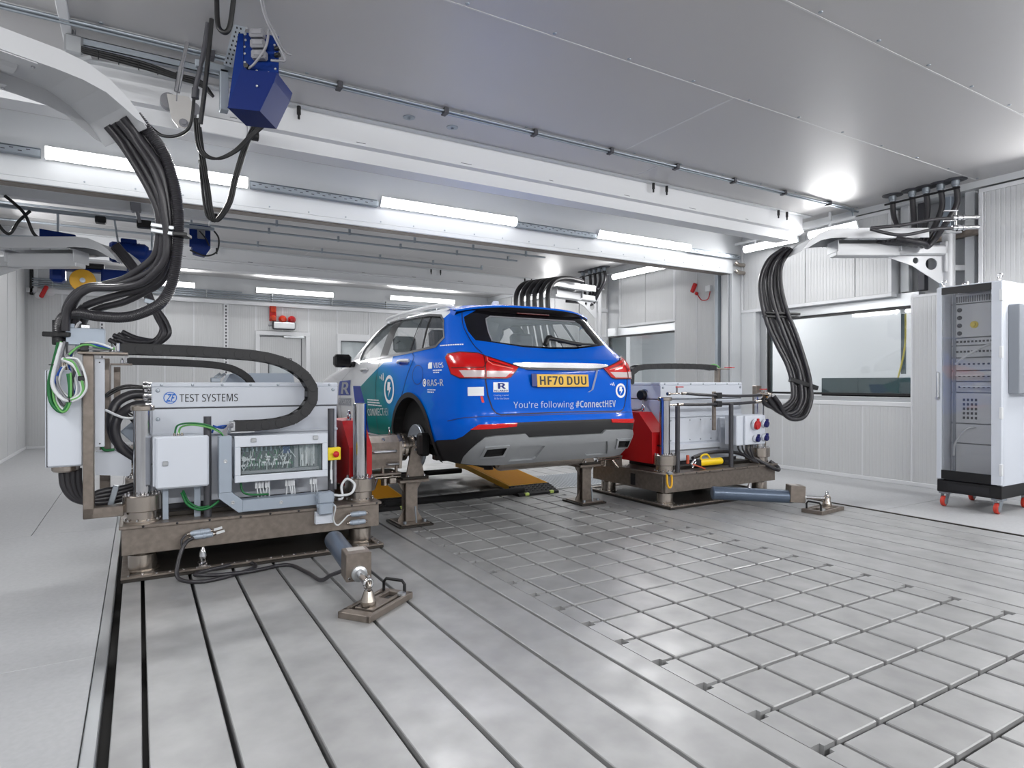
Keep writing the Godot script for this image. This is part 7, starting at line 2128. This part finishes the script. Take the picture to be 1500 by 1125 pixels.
	# steel rod and black conduits hanging from the ceiling
	solo("threaded_rod", mb().cyl(V(0.275, 3.46, -4.62), V(0.235, 3.27, -4.63), 0.013, -1, 10).cyl(V(0.24, 3.29, -4.63), V(0.215, 3.13, -4.64), 0.019, -1, 10).cyl(V(0.215, 3.13, -4.64), V(0.212, 3.07, -4.64), 0.004, -1, 6), M.chrome, "bright steel rod hanging from the ceiling left of the conduits", "rod")
	solo("conduit", mb().tube(spline([V(0.37, 3.46, -4.31), V(0.345, 3.27, -4.33), V(0.30, 3.05, -4.36)], 6), 0.015, 10).cyl(V(0.305, 3.06, -4.36), V(0.302, 3.0, -4.36), 0.022, -1, 12), M.dark_grey, "dark conduit tube hanging slanted next to the bright steel rod", "conduit")
	solo("conduit", mb().tube(spline([V(0.385, 3.46, -4.25), V(0.37, 3.27, -4.26), V(0.345, 3.0, -4.27), V(0.325, 2.82, -4.28)], 6), 0.014, 10), M.black, "long black conduit hanging between steel rod and blue housing", "conduit")
	solo("conduit", mb().tube(spline([V(0.385, 3.455, -3.96), V(0.388, 3.31, -3.955), V(0.40, 3.255, -3.945), V(0.43, 3.24, -3.93), V(0.452, 3.29, -3.92), V(0.47, 3.455, -3.905)], 6), 0.014, 10), M.black, "black conduit bent in a U under the ceiling by the perforated tray", "conduit")
	# pulley block on the girder
	for k in 2:
		var far := k == 1
		var dz := -2.95 if far else 0.0
		t = thing("crane_carriage", ["white crane end carriage with a black buffer below the near girder", "white crane end carriage with a black buffer below the lintel, farther bay"][k], "crane", V(0.3, 3.05, -5.3 + dz), "crane end carriages")
		part(t, "box_beam", mb().bx(-1.80 if far else 0.36, 3.05 + (0.06 if far else 0.0), -5.05 + dz, 0.70, 3.17 + (0.06 if far else 0.0), -5.18 + dz, 0.006), M.white)
		part(t, "end_plate", mb().bx(0.70, 3.0 + (0.06 if far else 0.0), -5.03 + dz, 0.712, 3.19 + (0.06 if far else 0.0), -5.20 + dz, 0.003), M.white)
		part(t, "buffer", mb().lathe(V(0.712, 3.11 + (0.06 if far else 0.0), -5.115 + dz), Vector3.RIGHT, [[0.035, 0.0], [0.035, 0.07], [0.03, 0.075], [0.0, 0.075]], 16), M.black)
		if not far:
			part(t, "side_plate", mb().prism(PackedVector2Array([Vector2(0.17, 3.27), Vector2(0.31, 3.28), Vector2(0.33, 3.24), Vector2(0.33, 3.10), Vector2(0.29, 3.05), Vector2(0.24, 3.05), Vector2(0.20, 3.10)]), V(0, 0, -5.06), V(1, 0, 0), V(0, 1, 0), V(0, 0, 0.012)), mat(Color(0.74, 0.73, 0.72), 0.4))
			part(t, "roller", mb().cyl(V(0.185, 3.235, -5.07), V(0.185, 3.235, -5.13), 0.055, -1, 20), M.cable_grey)
			part(t, "roller", mb().cyl(V(0.335, 3.21, -5.07), V(0.335, 3.21, -5.13), 0.05, -1, 20), M.cable_grey)
			part(t, "axle_nut", mb().lathe(V(0.275, 3.085, -5.048), Vector3.BACK, [[0.03, 0.0], [0.03, 0.006], [0.018, 0.008], [0.018, 0.018], [0.0, 0.018]], 14), M.cable_grey)
	# festoon cables
	solo("festoon_cable", mb().tube(spline([V(0.06, 2.99, -4.96), V(0.14, 2.925, -4.92), V(0.24, 2.93, -4.86), V(0.305, 3.0, -4.82), V(0.325, 3.18, -4.80), V(0.33, 3.28, -4.80)], 8), 0.011, 8), M.black, "short black cable loop by the pulley plates over the boom", "cable")
	solo("festoon_cable", flat_cable([V(0.335, 3.02, -4.74), V(0.36, 2.81, -4.73), V(0.45, 2.75, -4.68), V(0.56, 2.80, -4.61), V(0.65, 2.90, -4.56), V(0.73, 2.985, -4.50), V(0.75, 3.06, -4.50), V(0.71, 3.10, -4.52)]), M.black, "flat black festoon cable swinging up to the blue hoist housing", "cable")
	solo("festoon_cable", flat_cable([V(0.35, 2.98, -4.79), V(0.37, 2.80, -4.78), V(0.40, 2.58, -4.76), V(0.425, 2.38, -4.74), V(0.46, 2.345, -4.72), V(0.53, 2.46, -4.68), V(0.57, 2.64, -4.66), V(0.64, 2.89, -4.62), V(0.72, 3.06, -4.57)]), M.black, "long flat black festoon cable hanging in a deep loop before the lintel", "cable")
	solo("festoon_cable", mb().tube(spline([V(0.36, 2.76, -4.80), V(0.375, 2.55, -4.78), V(0.40, 2.38, -4.76), V(0.45, 2.34, -4.74)], 6), 0.010, 8), M.black, "thin black cable inside the deep festoon loop", "cable")
	# far hoist on the second bridge: motor, drum and rope wheel
	t = thing("far_hoist", "blue chain hoist with motor and yellow rope wheel behind the small boom", "hoist", V(-0.2, 2.5, -8.6))
	var zf := -8.55
	part(t, "motor", mb().lathe(V(-0.08, 2.735, zf), Vector3.RIGHT, [[0.0, 0.0], [0.10, 0.01], [0.12, 0.04], [0.12, 0.36], [0.09, 0.40], [0.0, 0.40]], 20).box(V(0.12, 2.86, zf), V(0.16, 0.06, 0.16), Basis(), 0.01), M.blue)
	var fin := mb()
	for i in 10:
		fin.lathe(V(0.02 + i * 0.022, 2.735, zf), Vector3.RIGHT, [[0.12, 0.0], [0.13, 0.0], [0.13, 0.008], [0.12, 0.008]], 20)
	part(t, "cooling_fins", fin, M.blue)
	part(t, "gearbox", mb().bx(0.10, 2.35, zf + 0.10, 0.42, 2.78, zf - 0.14, 0.02).bx(-0.15, 2.30, zf + 0.08, 0.20, 2.52, zf - 0.10, 0.015), M.blue)
	part(t, "frame", mb().bx(-0.62, 2.34, zf + 0.1, -0.48, 2.58, zf - 0.1, 0.03).bx(-0.5, 2.48, zf + 0.06, -0.1, 2.51, zf - 0.06, 0.004), M.blue)
	part(t, "drum", mb().cyl(V(-0.50, 2.54, zf), V(-0.12, 2.54, zf), 0.045, -1, 16), M.black)
	part(t, "rope_wheel", mb().lathe(V(-0.32, 2.375, zf + 0.08), Vector3.FORWARD, [[0.0, 0.0], [0.02, 0.0], [0.02, 0.005], [0.12, 0.005], [0.125, 0.012], [0.105, 0.03], [0.125, 0.05], [0.0, 0.055]], 28), M.amber)
	part(t, "wheel_hub", mb().lathe(V(-0.32, 2.375, zf + 0.085), Vector3.BACK, [[0.028, 0.0], [0.028, 0.004], [0.0, 0.006]], 16), M.galv)
	part(t, "hanger", mb().bar(V(-0.02, 3.1, zf + 0.05), V(0.02, 2.80, zf + 0.05), 0.05, 0.02), M.galv)
	part(t, "hanger", mb().bar(V(0.35, 3.1, zf), V(0.35, 2.75, zf), 0.05, 0.02), M.galv)
	part(t, "hanger", mb().bar(V(-0.55, 3.1, zf), V(-0.55, 2.55, zf), 0.05, 0.02), M.galv)
	part(t, "upper_housing", mb().prism(PackedVector2Array([Vector2(-0.70, 2.76), Vector2(-0.70, 2.89), Vector2(-0.38, 2.86), Vector2(-0.36, 2.76)]), V(0, 0, zf + 0.15), V(1, 0, 0), V(0, 1, 0), V(0, 0, -0.2)), M.blue)
	part(t, "push_rod", mb().cyl(V(-1.15, 2.79, zf), V(-0.70, 2.82, zf), 0.018, -1, 10), M.galv)
	t.position.x -= 0.22
	t = thing("festoon_rail", "galvanised rail with black cable trolleys under the farther crane beam", "rail", V(-0.4, 3.02, -8.0))
	part(t, "rail", mb().bx(-1.4, 2.985, -7.98, 0.75, 3.02, -8.03, 0.004), M.galv)
	part(t, "trolley", mb().bx(-0.40, 2.93, -7.95, -0.30, 3.0, -8.05, 0.01).bx(-0.02, 2.93, -7.95, 0.12, 3.01, -8.05, 0.01), M.black)
	part(t, "trolley_loops", mb().tube(spline([V(-1.28, 3.1, -7.98), V(-1.22, 2.85, -7.97), V(-1.12, 2.72, -7.97), V(-1.04, 2.86, -7.98), V(-0.95, 2.98, -8.0)], 6), 0.015, 8).tube(spline([V(-1.15, 3.1, -7.98), V(-1.0, 2.95, -7.97), V(-0.92, 2.75, -7.97), V(-0.85, 2.70, -7.98)], 6), 0.015, 8), M.black)
	solo("power_plug", mb().box(V(-0.03, 3.15, -7.945), V(0.10, 0.14, 0.10), Basis(Vector3.BACK, 0.1), 0.012).cyl(V(-0.02, 3.10, -7.93), V(0.01, 2.97, -7.93), 0.022, 0.016, 12), M.cable_grey, "grey plug hanging before the farther crane beam", "connector")
	t = thing("far_junction", "blue sheet with grey leads below the far end carriage's buffer", "box", V(0.62, 2.75, -8.1))
	part(t, "sheet", mb().bx(0.50, 2.80, -8.12, 0.72, 3.06, -8.15, 0.004).prism(PackedVector2Array([Vector2(0.52, 2.80), Vector2(0.72, 2.80), Vector2(0.66, 2.70), Vector2(0.54, 2.72)]), V(0, 0, -8.1), V(1, 0, 0), V(0, 1, 0), V(0, 0, -0.1)), M.blue)
	part(t, "boxes", mb().bx(0.58, 2.90, -8.08, 0.66, 3.02, -8.12, 0.006), M.cable_grey)
	part(t, "lead", mb().tube(spline([V(0.60, 2.98, -8.06), V(0.66, 2.9, -8.04), V(0.70, 2.82, -8.06)], 5), 0.008, 6), M.black)
	part(t, "lead", mb().tube(spline([V(0.72, 3.03, -8.06), V(0.80, 2.92, -8.06), V(0.78, 2.76, -8.06), V(0.66, 2.70, -8.06), V(0.50, 2.75, -8.06)], 6), 0.010, 6), M.black)


func flat_cable(p: Array) -> MB:
	var b := mb()
	for k in 3:
		var q := []
		for s in p:
			q.append(s + V(0.012, 0, 0.007) * (k - 1.0))
		b.tube(spline(q, 8), 0.0085, 6)
	return b


# ---------------------------------------------------------------- cabinet and small things on the walls
func build_misc() -> void:
	rack_cabinet()
	# monitors and a cable behind the window
	var t := thing("desk", "grey desk carrying the dark monitors behind the long right window", "desk", V(8.9, 0, -4.7))
	part(t, "desk_top", mb().bx(8.72, 0.94, -5.9, 9.2, 0.98, -3.2, 0.005), M.grey)
	part(t, "desk_leg", mb().bx(8.76, 0.0, -5.8, 9.15, 0.94, -5.76).bx(8.76, 0.0, -3.3, 9.15, 0.94, -3.26), M.grey)
	for i in 4:
		var s := thing("monitor", ["dark monitor behind the long right window, leftmost of the row", "dark monitor behind the long right window, second from the left", "dark monitor behind the long right window, third from the left", "dark monitor behind the long right window, rightmost of the row"][i], "monitor", V(8.84, 0.98, -5.4 + i * 0.56), "monitors behind the window")
		part(s, "screen", mb().bx(8.80, 1.0, -5.74 + i * 0.56, 8.84, 1.30, -5.19 + i * 0.56, 0.006), M.screen)
		part(s, "screen_foot", mb().bx(8.84, 0.98, -5.5 + i * 0.56, 8.90, 1.06, -5.4 + i * 0.56, 0.004), M.black)
	t = thing("window_cable", "dark strip with a yellow-green cable behind the long right window", "cable", V(9.0, 1.0, -4.6))
	part(t, "strip", mb().bx(8.92, 1.35, -4.66, 8.94, 3.3, -4.60), M.dark_grey)
	part(t, "cable", mb().tube(spline([V(8.90, 3.3, -4.59), V(8.90, 2.2, -4.59), V(8.90, 1.7, -4.60), V(8.89, 1.3, -4.68)], 6), 0.012, 8), M.yellow)
	# alarm lights and emergency lamp on the back wall
	var z := BZ + 0.03
	t = thing("alarm_beacon", "orange box beacon with horn on the back wall, left of three", "beacon", V(2.53, 2.9, z))
	part(t, "base", mb().bx(2.46, 2.58, z - 0.03, 2.60, 2.92, z + 0.02, 0.008), M.red)
	part(t, "lens", mb().lathe(V(2.53, 2.64, z + 0.02), Vector3.BACK, [[0.062, 0.0], [0.062, 0.04], [0.045, 0.07], [0.0, 0.075]], 16).bx(2.475, 2.77, z + 0.02, 2.585, 2.9, z + 0.06, 0.01), mat(Color(0.70, 0.20, 0.07), 0.3))
	var k := 0
	for x in [2.735, 2.93]:
		t = thing("alarm_beacon", ["round orange beacon on the back wall, middle of three", "round red beacon on the back wall, right of three"][k], "beacon", V(x, 2.6, z))
		part(t, "base", mb().lathe(V(x, 2.63, z - 0.03), Vector3.BACK, [[0.0, 0.0], [0.085, 0.0], [0.085, 0.04], [0.07, 0.045]], 20), M.red)
		part(t, "lens", mb().lathe(V(x, 2.63, z), Vector3.BACK, [[0.072, 0.0], [0.070, 0.05], [0.045, 0.09], [0.0, 0.095]], 20), mat([Color(0.72, 0.20, 0.09), Color(0.62, 0.07, 0.09)][k], 0.25))
		k += 1
	t = thing("emergency_lamp", "grey framed oblong emergency lamp over the back wall's door", "lamp", V(2.76, 2.4, z))
	part(t, "frame", mb().bx(2.52, 2.40, z - 0.03, 3.0, 2.58, z + 0.05, 0.02), M.dark_grey)
	part(t, "cover", mb().bx(2.54, 2.42, z + 0.04, 2.98, 2.56, z + 0.09, 0.025), M.lamp_body)
	part(t, "cable_entry", mb().cyl(V(2.52, 2.5, z + 0.01), V(2.44, 2.48, z + 0.01), 0.02, -1, 8), M.cable_grey)
	# emergency pull handles
	t = thing("pull_handle", "red emergency handle with a looped cord on the far right wall", "handle", V(7.9, 2.7, -7.3))
	part(t, "handle", mb().box(V(7.90, 2.80, -7.42), V(0.05, 0.16, 0.07), Basis(Vector3.RIGHT, 0.5), 0.012).box(V(7.90, 2.70, -7.36), V(0.04, 0.05, 0.05), Basis(Vector3.RIGHT, 0.5), 0.008), M.red)
	part(t, "cord", mb().tube(spline([V(7.90, 2.68, -7.34), V(7.90, 2.58, -7.25), V(7.90, 2.58, -7.12), V(7.91, 2.70, -7.08)], 6), 0.008, 6), M.red)
	part(t, "wall_box", mb().bx(7.88, 2.70, -7.16, 7.95, 2.80, -7.06, 0.006), M.white)
	t = thing("pull_handle", "red and white emergency handle on the back wall near the left corner", "handle", V(-1.5, 2.9, z))
	part(t, "handle", mb().box(V(-1.52, 2.92, z + 0.08), V(0.07, 0.24, 0.06), Basis(Vector3.BACK, -0.4), 0.015), M.red)
	part(t, "wall_disc", mb().lathe(V(-1.44, 2.96, z - 0.02), Vector3.BACK, [[0.0, 0.0], [0.10, 0.0], [0.10, 0.02], [0.04, 0.03], [0.0, 0.03]], 18).cyl(V(-1.60, 2.85, z), V(-1.60, 2.85, z + 0.08), 0.06, -1, 12), M.white)
	t = thing("wall_track", "black and white upright strip above the back wall's red handle", "strip", V(-1.66, 2.9, z))
	part(t, "strip", mb().bx(-1.74, 2.86, z - 0.03, -1.69, 3.40, z + 0.02, 0.004), M.black)
	part(t, "cover", mb().bx(-1.68, 2.92, z - 0.03, -1.62, 3.40, z + 0.03, 0.004), M.white)
	# small grey cover on the front left machine
	t = thing("machine_cover", "grey sloping cover on the front dynamometer behind the energy chain", "cover", V(1.1, 1.24, -7.9))
	part(t, "sheet", mb().prism(PackedVector2Array([Vector2(0.85, 1.236), Vector2(0.90, 1.33), Vector2(0.95, 1.345), Vector2(1.6, 1.345), Vector2(1.62, 1.236)]), V(0, 0, -7.9), V(1, 0, 0), V(0, 1, 0), V(0, 0, -0.35)), M.cab_grey)
	part(t, "clips", mb().bx(0.70, 1.238, -7.88, 0.80, 1.29, -7.95, 0.006).bar(V(0.74, 1.29, -7.9), V(0.80, 1.34, -7.9), 0.03, 0.03).bar(V(0.79, 1.29, -7.9), V(0.85, 1.34, -7.9), 0.03, 0.03), M.galv)
	# rods under the far ceiling
	k = 0
	for q in [[-8.3, 3.40], [-9.0, 3.38], [-9.6, 3.40], [-10.6, 3.40]]:
		t = thing("sprinkler_pipe", ["thin pipe under the far bay's ceiling just behind the lintel", "second thin pipe under the far bay's ceiling", "third thin pipe under the far bay's ceiling", "thin pipe under the far ceiling next to the far girder"][k], "pipe", V(3, q[1], q[0]), "pipes under the far ceiling")
		part(t, "pipe_run", mb().cyl(V(-1.7, q[1], q[0]), V(6.2 - k * 0.2, q[1], q[0]), 0.016, -1, 8), M.galv)
		for j in 6:
			part(t, "clip", mb().bx(0.6 + j * 1.0, q[1] - 0.022, q[0] - 0.018, 0.63 + j * 1.0, CEIL, q[0] + 0.018, 0.003), M.galv)
		k += 1
	# small discs on the near ceiling
	for i in 2:
		var p: Vector3 = [V(1.95, CEIL, -4.98), V(2.35, CEIL, -4.98)][i]
		solo("ceiling_disc", mb().lathe(p, Vector3.DOWN, [[0.05, 0.0], [0.05, 0.006], [0.012, 0.008], [0.012, 0.02], [0.0, 0.02]], 18), M.galv, ["left steel disc under the ceiling before the girder", "right steel disc under the ceiling before the girder"][i], "disc", "steel ceiling discs")
	# two pipe stubs at the end of the lintel
	solo("pipe_stubs", mb().tube(spline([V(7.93, 3.02, -6.44), V(7.80, 3.02, -6.44), V(7.76, 3.05, -6.46)], 5), 0.03, 10).tube(spline([V(7.93, 2.90, -6.44), V(7.80, 2.90, -6.44), V(7.76, 2.93, -6.46)], 5), 0.03, 10), M.nickel, "two bent steel pipe stubs where lintel meets the right wall", "pipe")


func rack_cabinet() -> void:
	var t := thing("rack_cabinet", "tall grey instrument cabinet with a glass door on red castors", "cabinet", V(7.25, 0, -3.0))
	var x0 := 6.90
	var x1 := 7.62
	var z0 := -3.255
	var z1 := -2.70
	var y0 := 0.265
	var y1 := 2.19
	part(t, "side_panel", mb().bx(x0 + 0.03, y0, z1 - 0.02, x1, y1 - 0.02, z1, 0.004), M.cab)
	part(t, "side_panel", mb().bx(x0 + 0.03, y0, z0, x1, y1 - 0.02, z0 + 0.02, 0.004), M.cab)
	part(t, "back_panel", mb().bx(x1 - 0.02, y0, z0, x1, y1 - 0.02, z1, 0.004), M.cab)
	part(t, "roof", mb().bx(x0 + 0.01, y1 - 0.02, z0, x1, y1, z1, 0.004), M.cab)
	part(t, "cabinet_floor", mb().bx(x0 + 0.03, y0, z0 + 0.02, x1 - 0.02, y0 + 0.02, z1 - 0.02), M.dark_grey)
	part(t, "front_post", mb().bx(x0 + 0.02, y0, z1 - 0.05, x0 + 0.05, y1 - 0.02, z1, 0.003).bx(x0 + 0.02, y0, z0, x0 + 0.05, y1 - 0.02, z0 + 0.05, 0.003), M.cab)
	var dr := part(t, "door_frame", mb().bx(x0 - 0.01, y0 + 0.01, z0, x0 + 0.018, y1 - 0.01, z0 + 0.045, 0.004).bx(x0 - 0.01, y0 + 0.01, z1 - 0.085, x0 + 0.018, y1 - 0.01, z1, 0.004), M.cab)
	part(dr, "door_band", mb().bx(x0 - 0.008, y1 - 0.08, z0 + 0.04, x0 + 0.012, y1 - 0.012, z1 - 0.08).bx(x0 - 0.008, y0 + 0.012, z0 + 0.04, x0 + 0.012, y0 + 0.10, z1 - 0.08), M.black)
	part(dr, "door_pane", mb().bx(x0 - 0.004, y0 + 0.10, z0 + 0.044, x0 + 0.002, y1 - 0.08, z1 - 0.084), M.cab_glass)
	part(dr, "handle", mb().bx(x0 - 0.045, 1.06, z0 + 0.008, x0 - 0.012, 1.34, z0 + 0.032, 0.008).cyl(V(x0 - 0.02, 1.08, z0 + 0.02), V(x0 - 0.055, 1.08, z0 + 0.02), 0.016, -1, 12), M.alu, "bright door handle")
	for y in [0.42, 0.95, 1.52, 2.05]:
		part(dr, "hinge", mb().bx(x0 - 0.02, y - 0.055, z1 - 0.018, x0 + 0.01, y + 0.055, z1 + 0.008, 0.004), M.lamp_body)
	part(t, "plinth", mb().bx(x0, 0.145, z0, x1, y0, z1, 0.006), M.black)
	part(t, "plinth_grille", mb().bx(x0 - 0.003, 0.175, z0 + 0.10, x0, 0.235, z1 - 0.10), M.rubber)
	for q in [[x0 + 0.07, z0 + 0.05], [x0 + 0.07, z1 - 0.05], [x1 - 0.07, z0 + 0.05], [x1 - 0.07, z1 - 0.05]]:
		var c := part(t, "castor_fork", mb().bx(q[0] - 0.05, 0.125, q[1] - 0.045, q[0] + 0.05, 0.145, q[1] + 0.045, 0.003).prism(PackedVector2Array([Vector2(-0.045, 0.125), Vector2(0.03, 0.125), Vector2(-0.02, 0.04), Vector2(-0.055, 0.04)]), V(q[0], 0, q[1] - 0.026), V(1, 0, 0), V(0, 1, 0), V(0, 0, 0.004)).prism(PackedVector2Array([Vector2(-0.045, 0.125), Vector2(0.03, 0.125), Vector2(-0.02, 0.04), Vector2(-0.055, 0.04)]), V(q[0], 0, q[1] + 0.022), V(1, 0, 0), V(0, 1, 0), V(0, 0, 0.004)), M.galv)
		part(c, "castor_wheel", mb().lathe(V(q[0] - 0.035, 0.052, q[1] - 0.02), Vector3.BACK, [[0.0, 0.0], [0.04, 0.0], [0.05, 0.006], [0.052, 0.02], [0.05, 0.034], [0.04, 0.04], [0.0, 0.04]], 20), mat(Color(0.75, 0.22, 0.16), 0.5))
		part(c, "wheel_hub", mb().lathe(V(q[0] - 0.035, 0.052, q[1] + 0.021), Vector3.BACK, [[0.036, 0.0], [0.036, 0.002], [0.0, 0.004]], 16), M.cable_grey)
	for z in [z0 + 0.04, z1 - 0.04]:
		part(t, "lifting_eye", mb().ring(V(x0 + 0.05, y1 + 0.045, z), V(1, 0, 0.3), 0.022, 0.007, 16, 8).cyl(V(x0 + 0.05, y1, z), V(x0 + 0.05, y1 + 0.02, z), 0.014, -1, 10), M.chrome)
	part(t, "roof_glands", mb().lathe(V(x0 + 0.30, y1, z0 + 0.12), Vector3.UP, [[0.035, 0.0], [0.035, 0.03], [0.025, 0.05]], 12).lathe(V(x0 + 0.22, y1, z0 + 0.16), Vector3.UP, [[0.035, 0.0], [0.035, 0.03], [0.025, 0.05]], 12).lathe(V(x0 + 0.36, y1, z0 + 0.20), Vector3.UP, [[0.035, 0.0], [0.035, 0.03], [0.025, 0.05]], 12), M.chrome)
	part(t, "side_box", mb().bx(x0 + 0.12, 1.13, z1, x0 + 0.5, 1.97, z1 + 0.09, 0.006), M.grey)
	# rack units inside
	var xr := 7.12
	var un := [[0.29, 0.62, 0], [0.63, 0.82, 0], [0.83, 1.13, 1], [1.14, 1.24, 2], [1.25, 1.35, 2], [1.36, 1.48, 2], [1.49, 1.60, 3], [1.61, 1.68, 3], [1.69, 2.02, 4], [2.03, 2.12, 5]]
	for q in un:
		var u := part(t, "rack_unit", mb().bx(xr, q[0], z0 + 0.03, xr + 0.25, q[1], z1 - 0.03, 0.003), M.lamp_body)
		var d := mb()
		match int(q[2]):
			1:
				for i in 5:
					for j in 4:
						d.bx(xr - 0.003, 0.87 + i * 0.045, -3.12 + j * 0.035, xr + 0.002, 0.895 + i * 0.045, -3.10 + j * 0.035)
			2:
				for j in 9:
					d.bx(xr - 0.003, (q[0] + q[1]) * 0.5 - 0.008, -3.16 + j * 0.042, xr + 0.002, (q[0] + q[1]) * 0.5 + 0.008, -3.14 + j * 0.042)
			3:
				for j in 12:
					d.bx(xr - 0.003, (q[0] + q[1]) * 0.5 - 0.01, -3.18 + j * 0.033, xr + 0.002, (q[0] + q[1]) * 0.5 + 0.01, -3.16 + j * 0.033)
			4:
				for j in 4:
					d.lathe(V(xr, 1.73 + j * 0.078, -3.15), Vector3.LEFT, [[0.022, 0.0], [0.022, 0.008], [0.012, 0.012], [0.0, 0.012]], 14)
			5:
				for j in 22:
					d.bx(xr - 0.003, 2.04, -3.2 + j * 0.02, xr + 0.002, 2.10, -3.188 + j * 0.02)
		if d.v.size() > 0:
			part(u, "ports", d, M.black).set_meta("kind", "stuff")
	part(t, "emergency_knob", mb().lathe(V(xr, 1.81, -3.02), Vector3.LEFT, [[0.035, 0.0], [0.035, 0.01], [0.018, 0.014], [0.018, 0.03], [0.0, 0.032]], 18), M.yellow, "yellow rotary knob")
	part(t, "inner_rail", mb().bx(xr - 0.02, 0.29, z0 + 0.05, xr, 2.13, z0 + 0.075, 0.003), M.grey)
	part(t, "white_cables", mb().tube(spline([V(xr - 0.03, 1.62, -2.82), V(xr - 0.08, 1.58, -2.92), V(xr - 0.09, 1.48, -3.08), V(xr - 0.08, 1.42, -3.15)], 6), 0.012, 8).tube(spline([V(xr - 0.02, 0.80, -3.0), V(xr - 0.06, 0.76, -3.08), V(xr - 0.07, 0.62, -3.16), V(xr - 0.05, 0.5, -3.18)], 6), 0.010, 8), M.cable_white)
	part(t, "shelf_drawer", mb().bx(xr - 0.12, 1.30, z0 + 0.12, xr, 1.315, z1 - 0.04, 0.003).bx(xr - 0.12, 1.19, z0 + 0.16, xr, 1.205, z1 - 0.04, 0.003), M.lamp_body)
	# black case beside the cabinet, at the frame's edge
	solo("black_wheel", mb().lathe(V(7.75, 0.085, -2.62), V(0.3, 0, 1), [[0.0, 0.0], [0.06, 0.0], [0.085, 0.01], [0.085, 0.045], [0.06, 0.055], [0.0, 0.055]], 24), M.black, "black wheel on the floor behind the cabinet's red castors", "wheel")
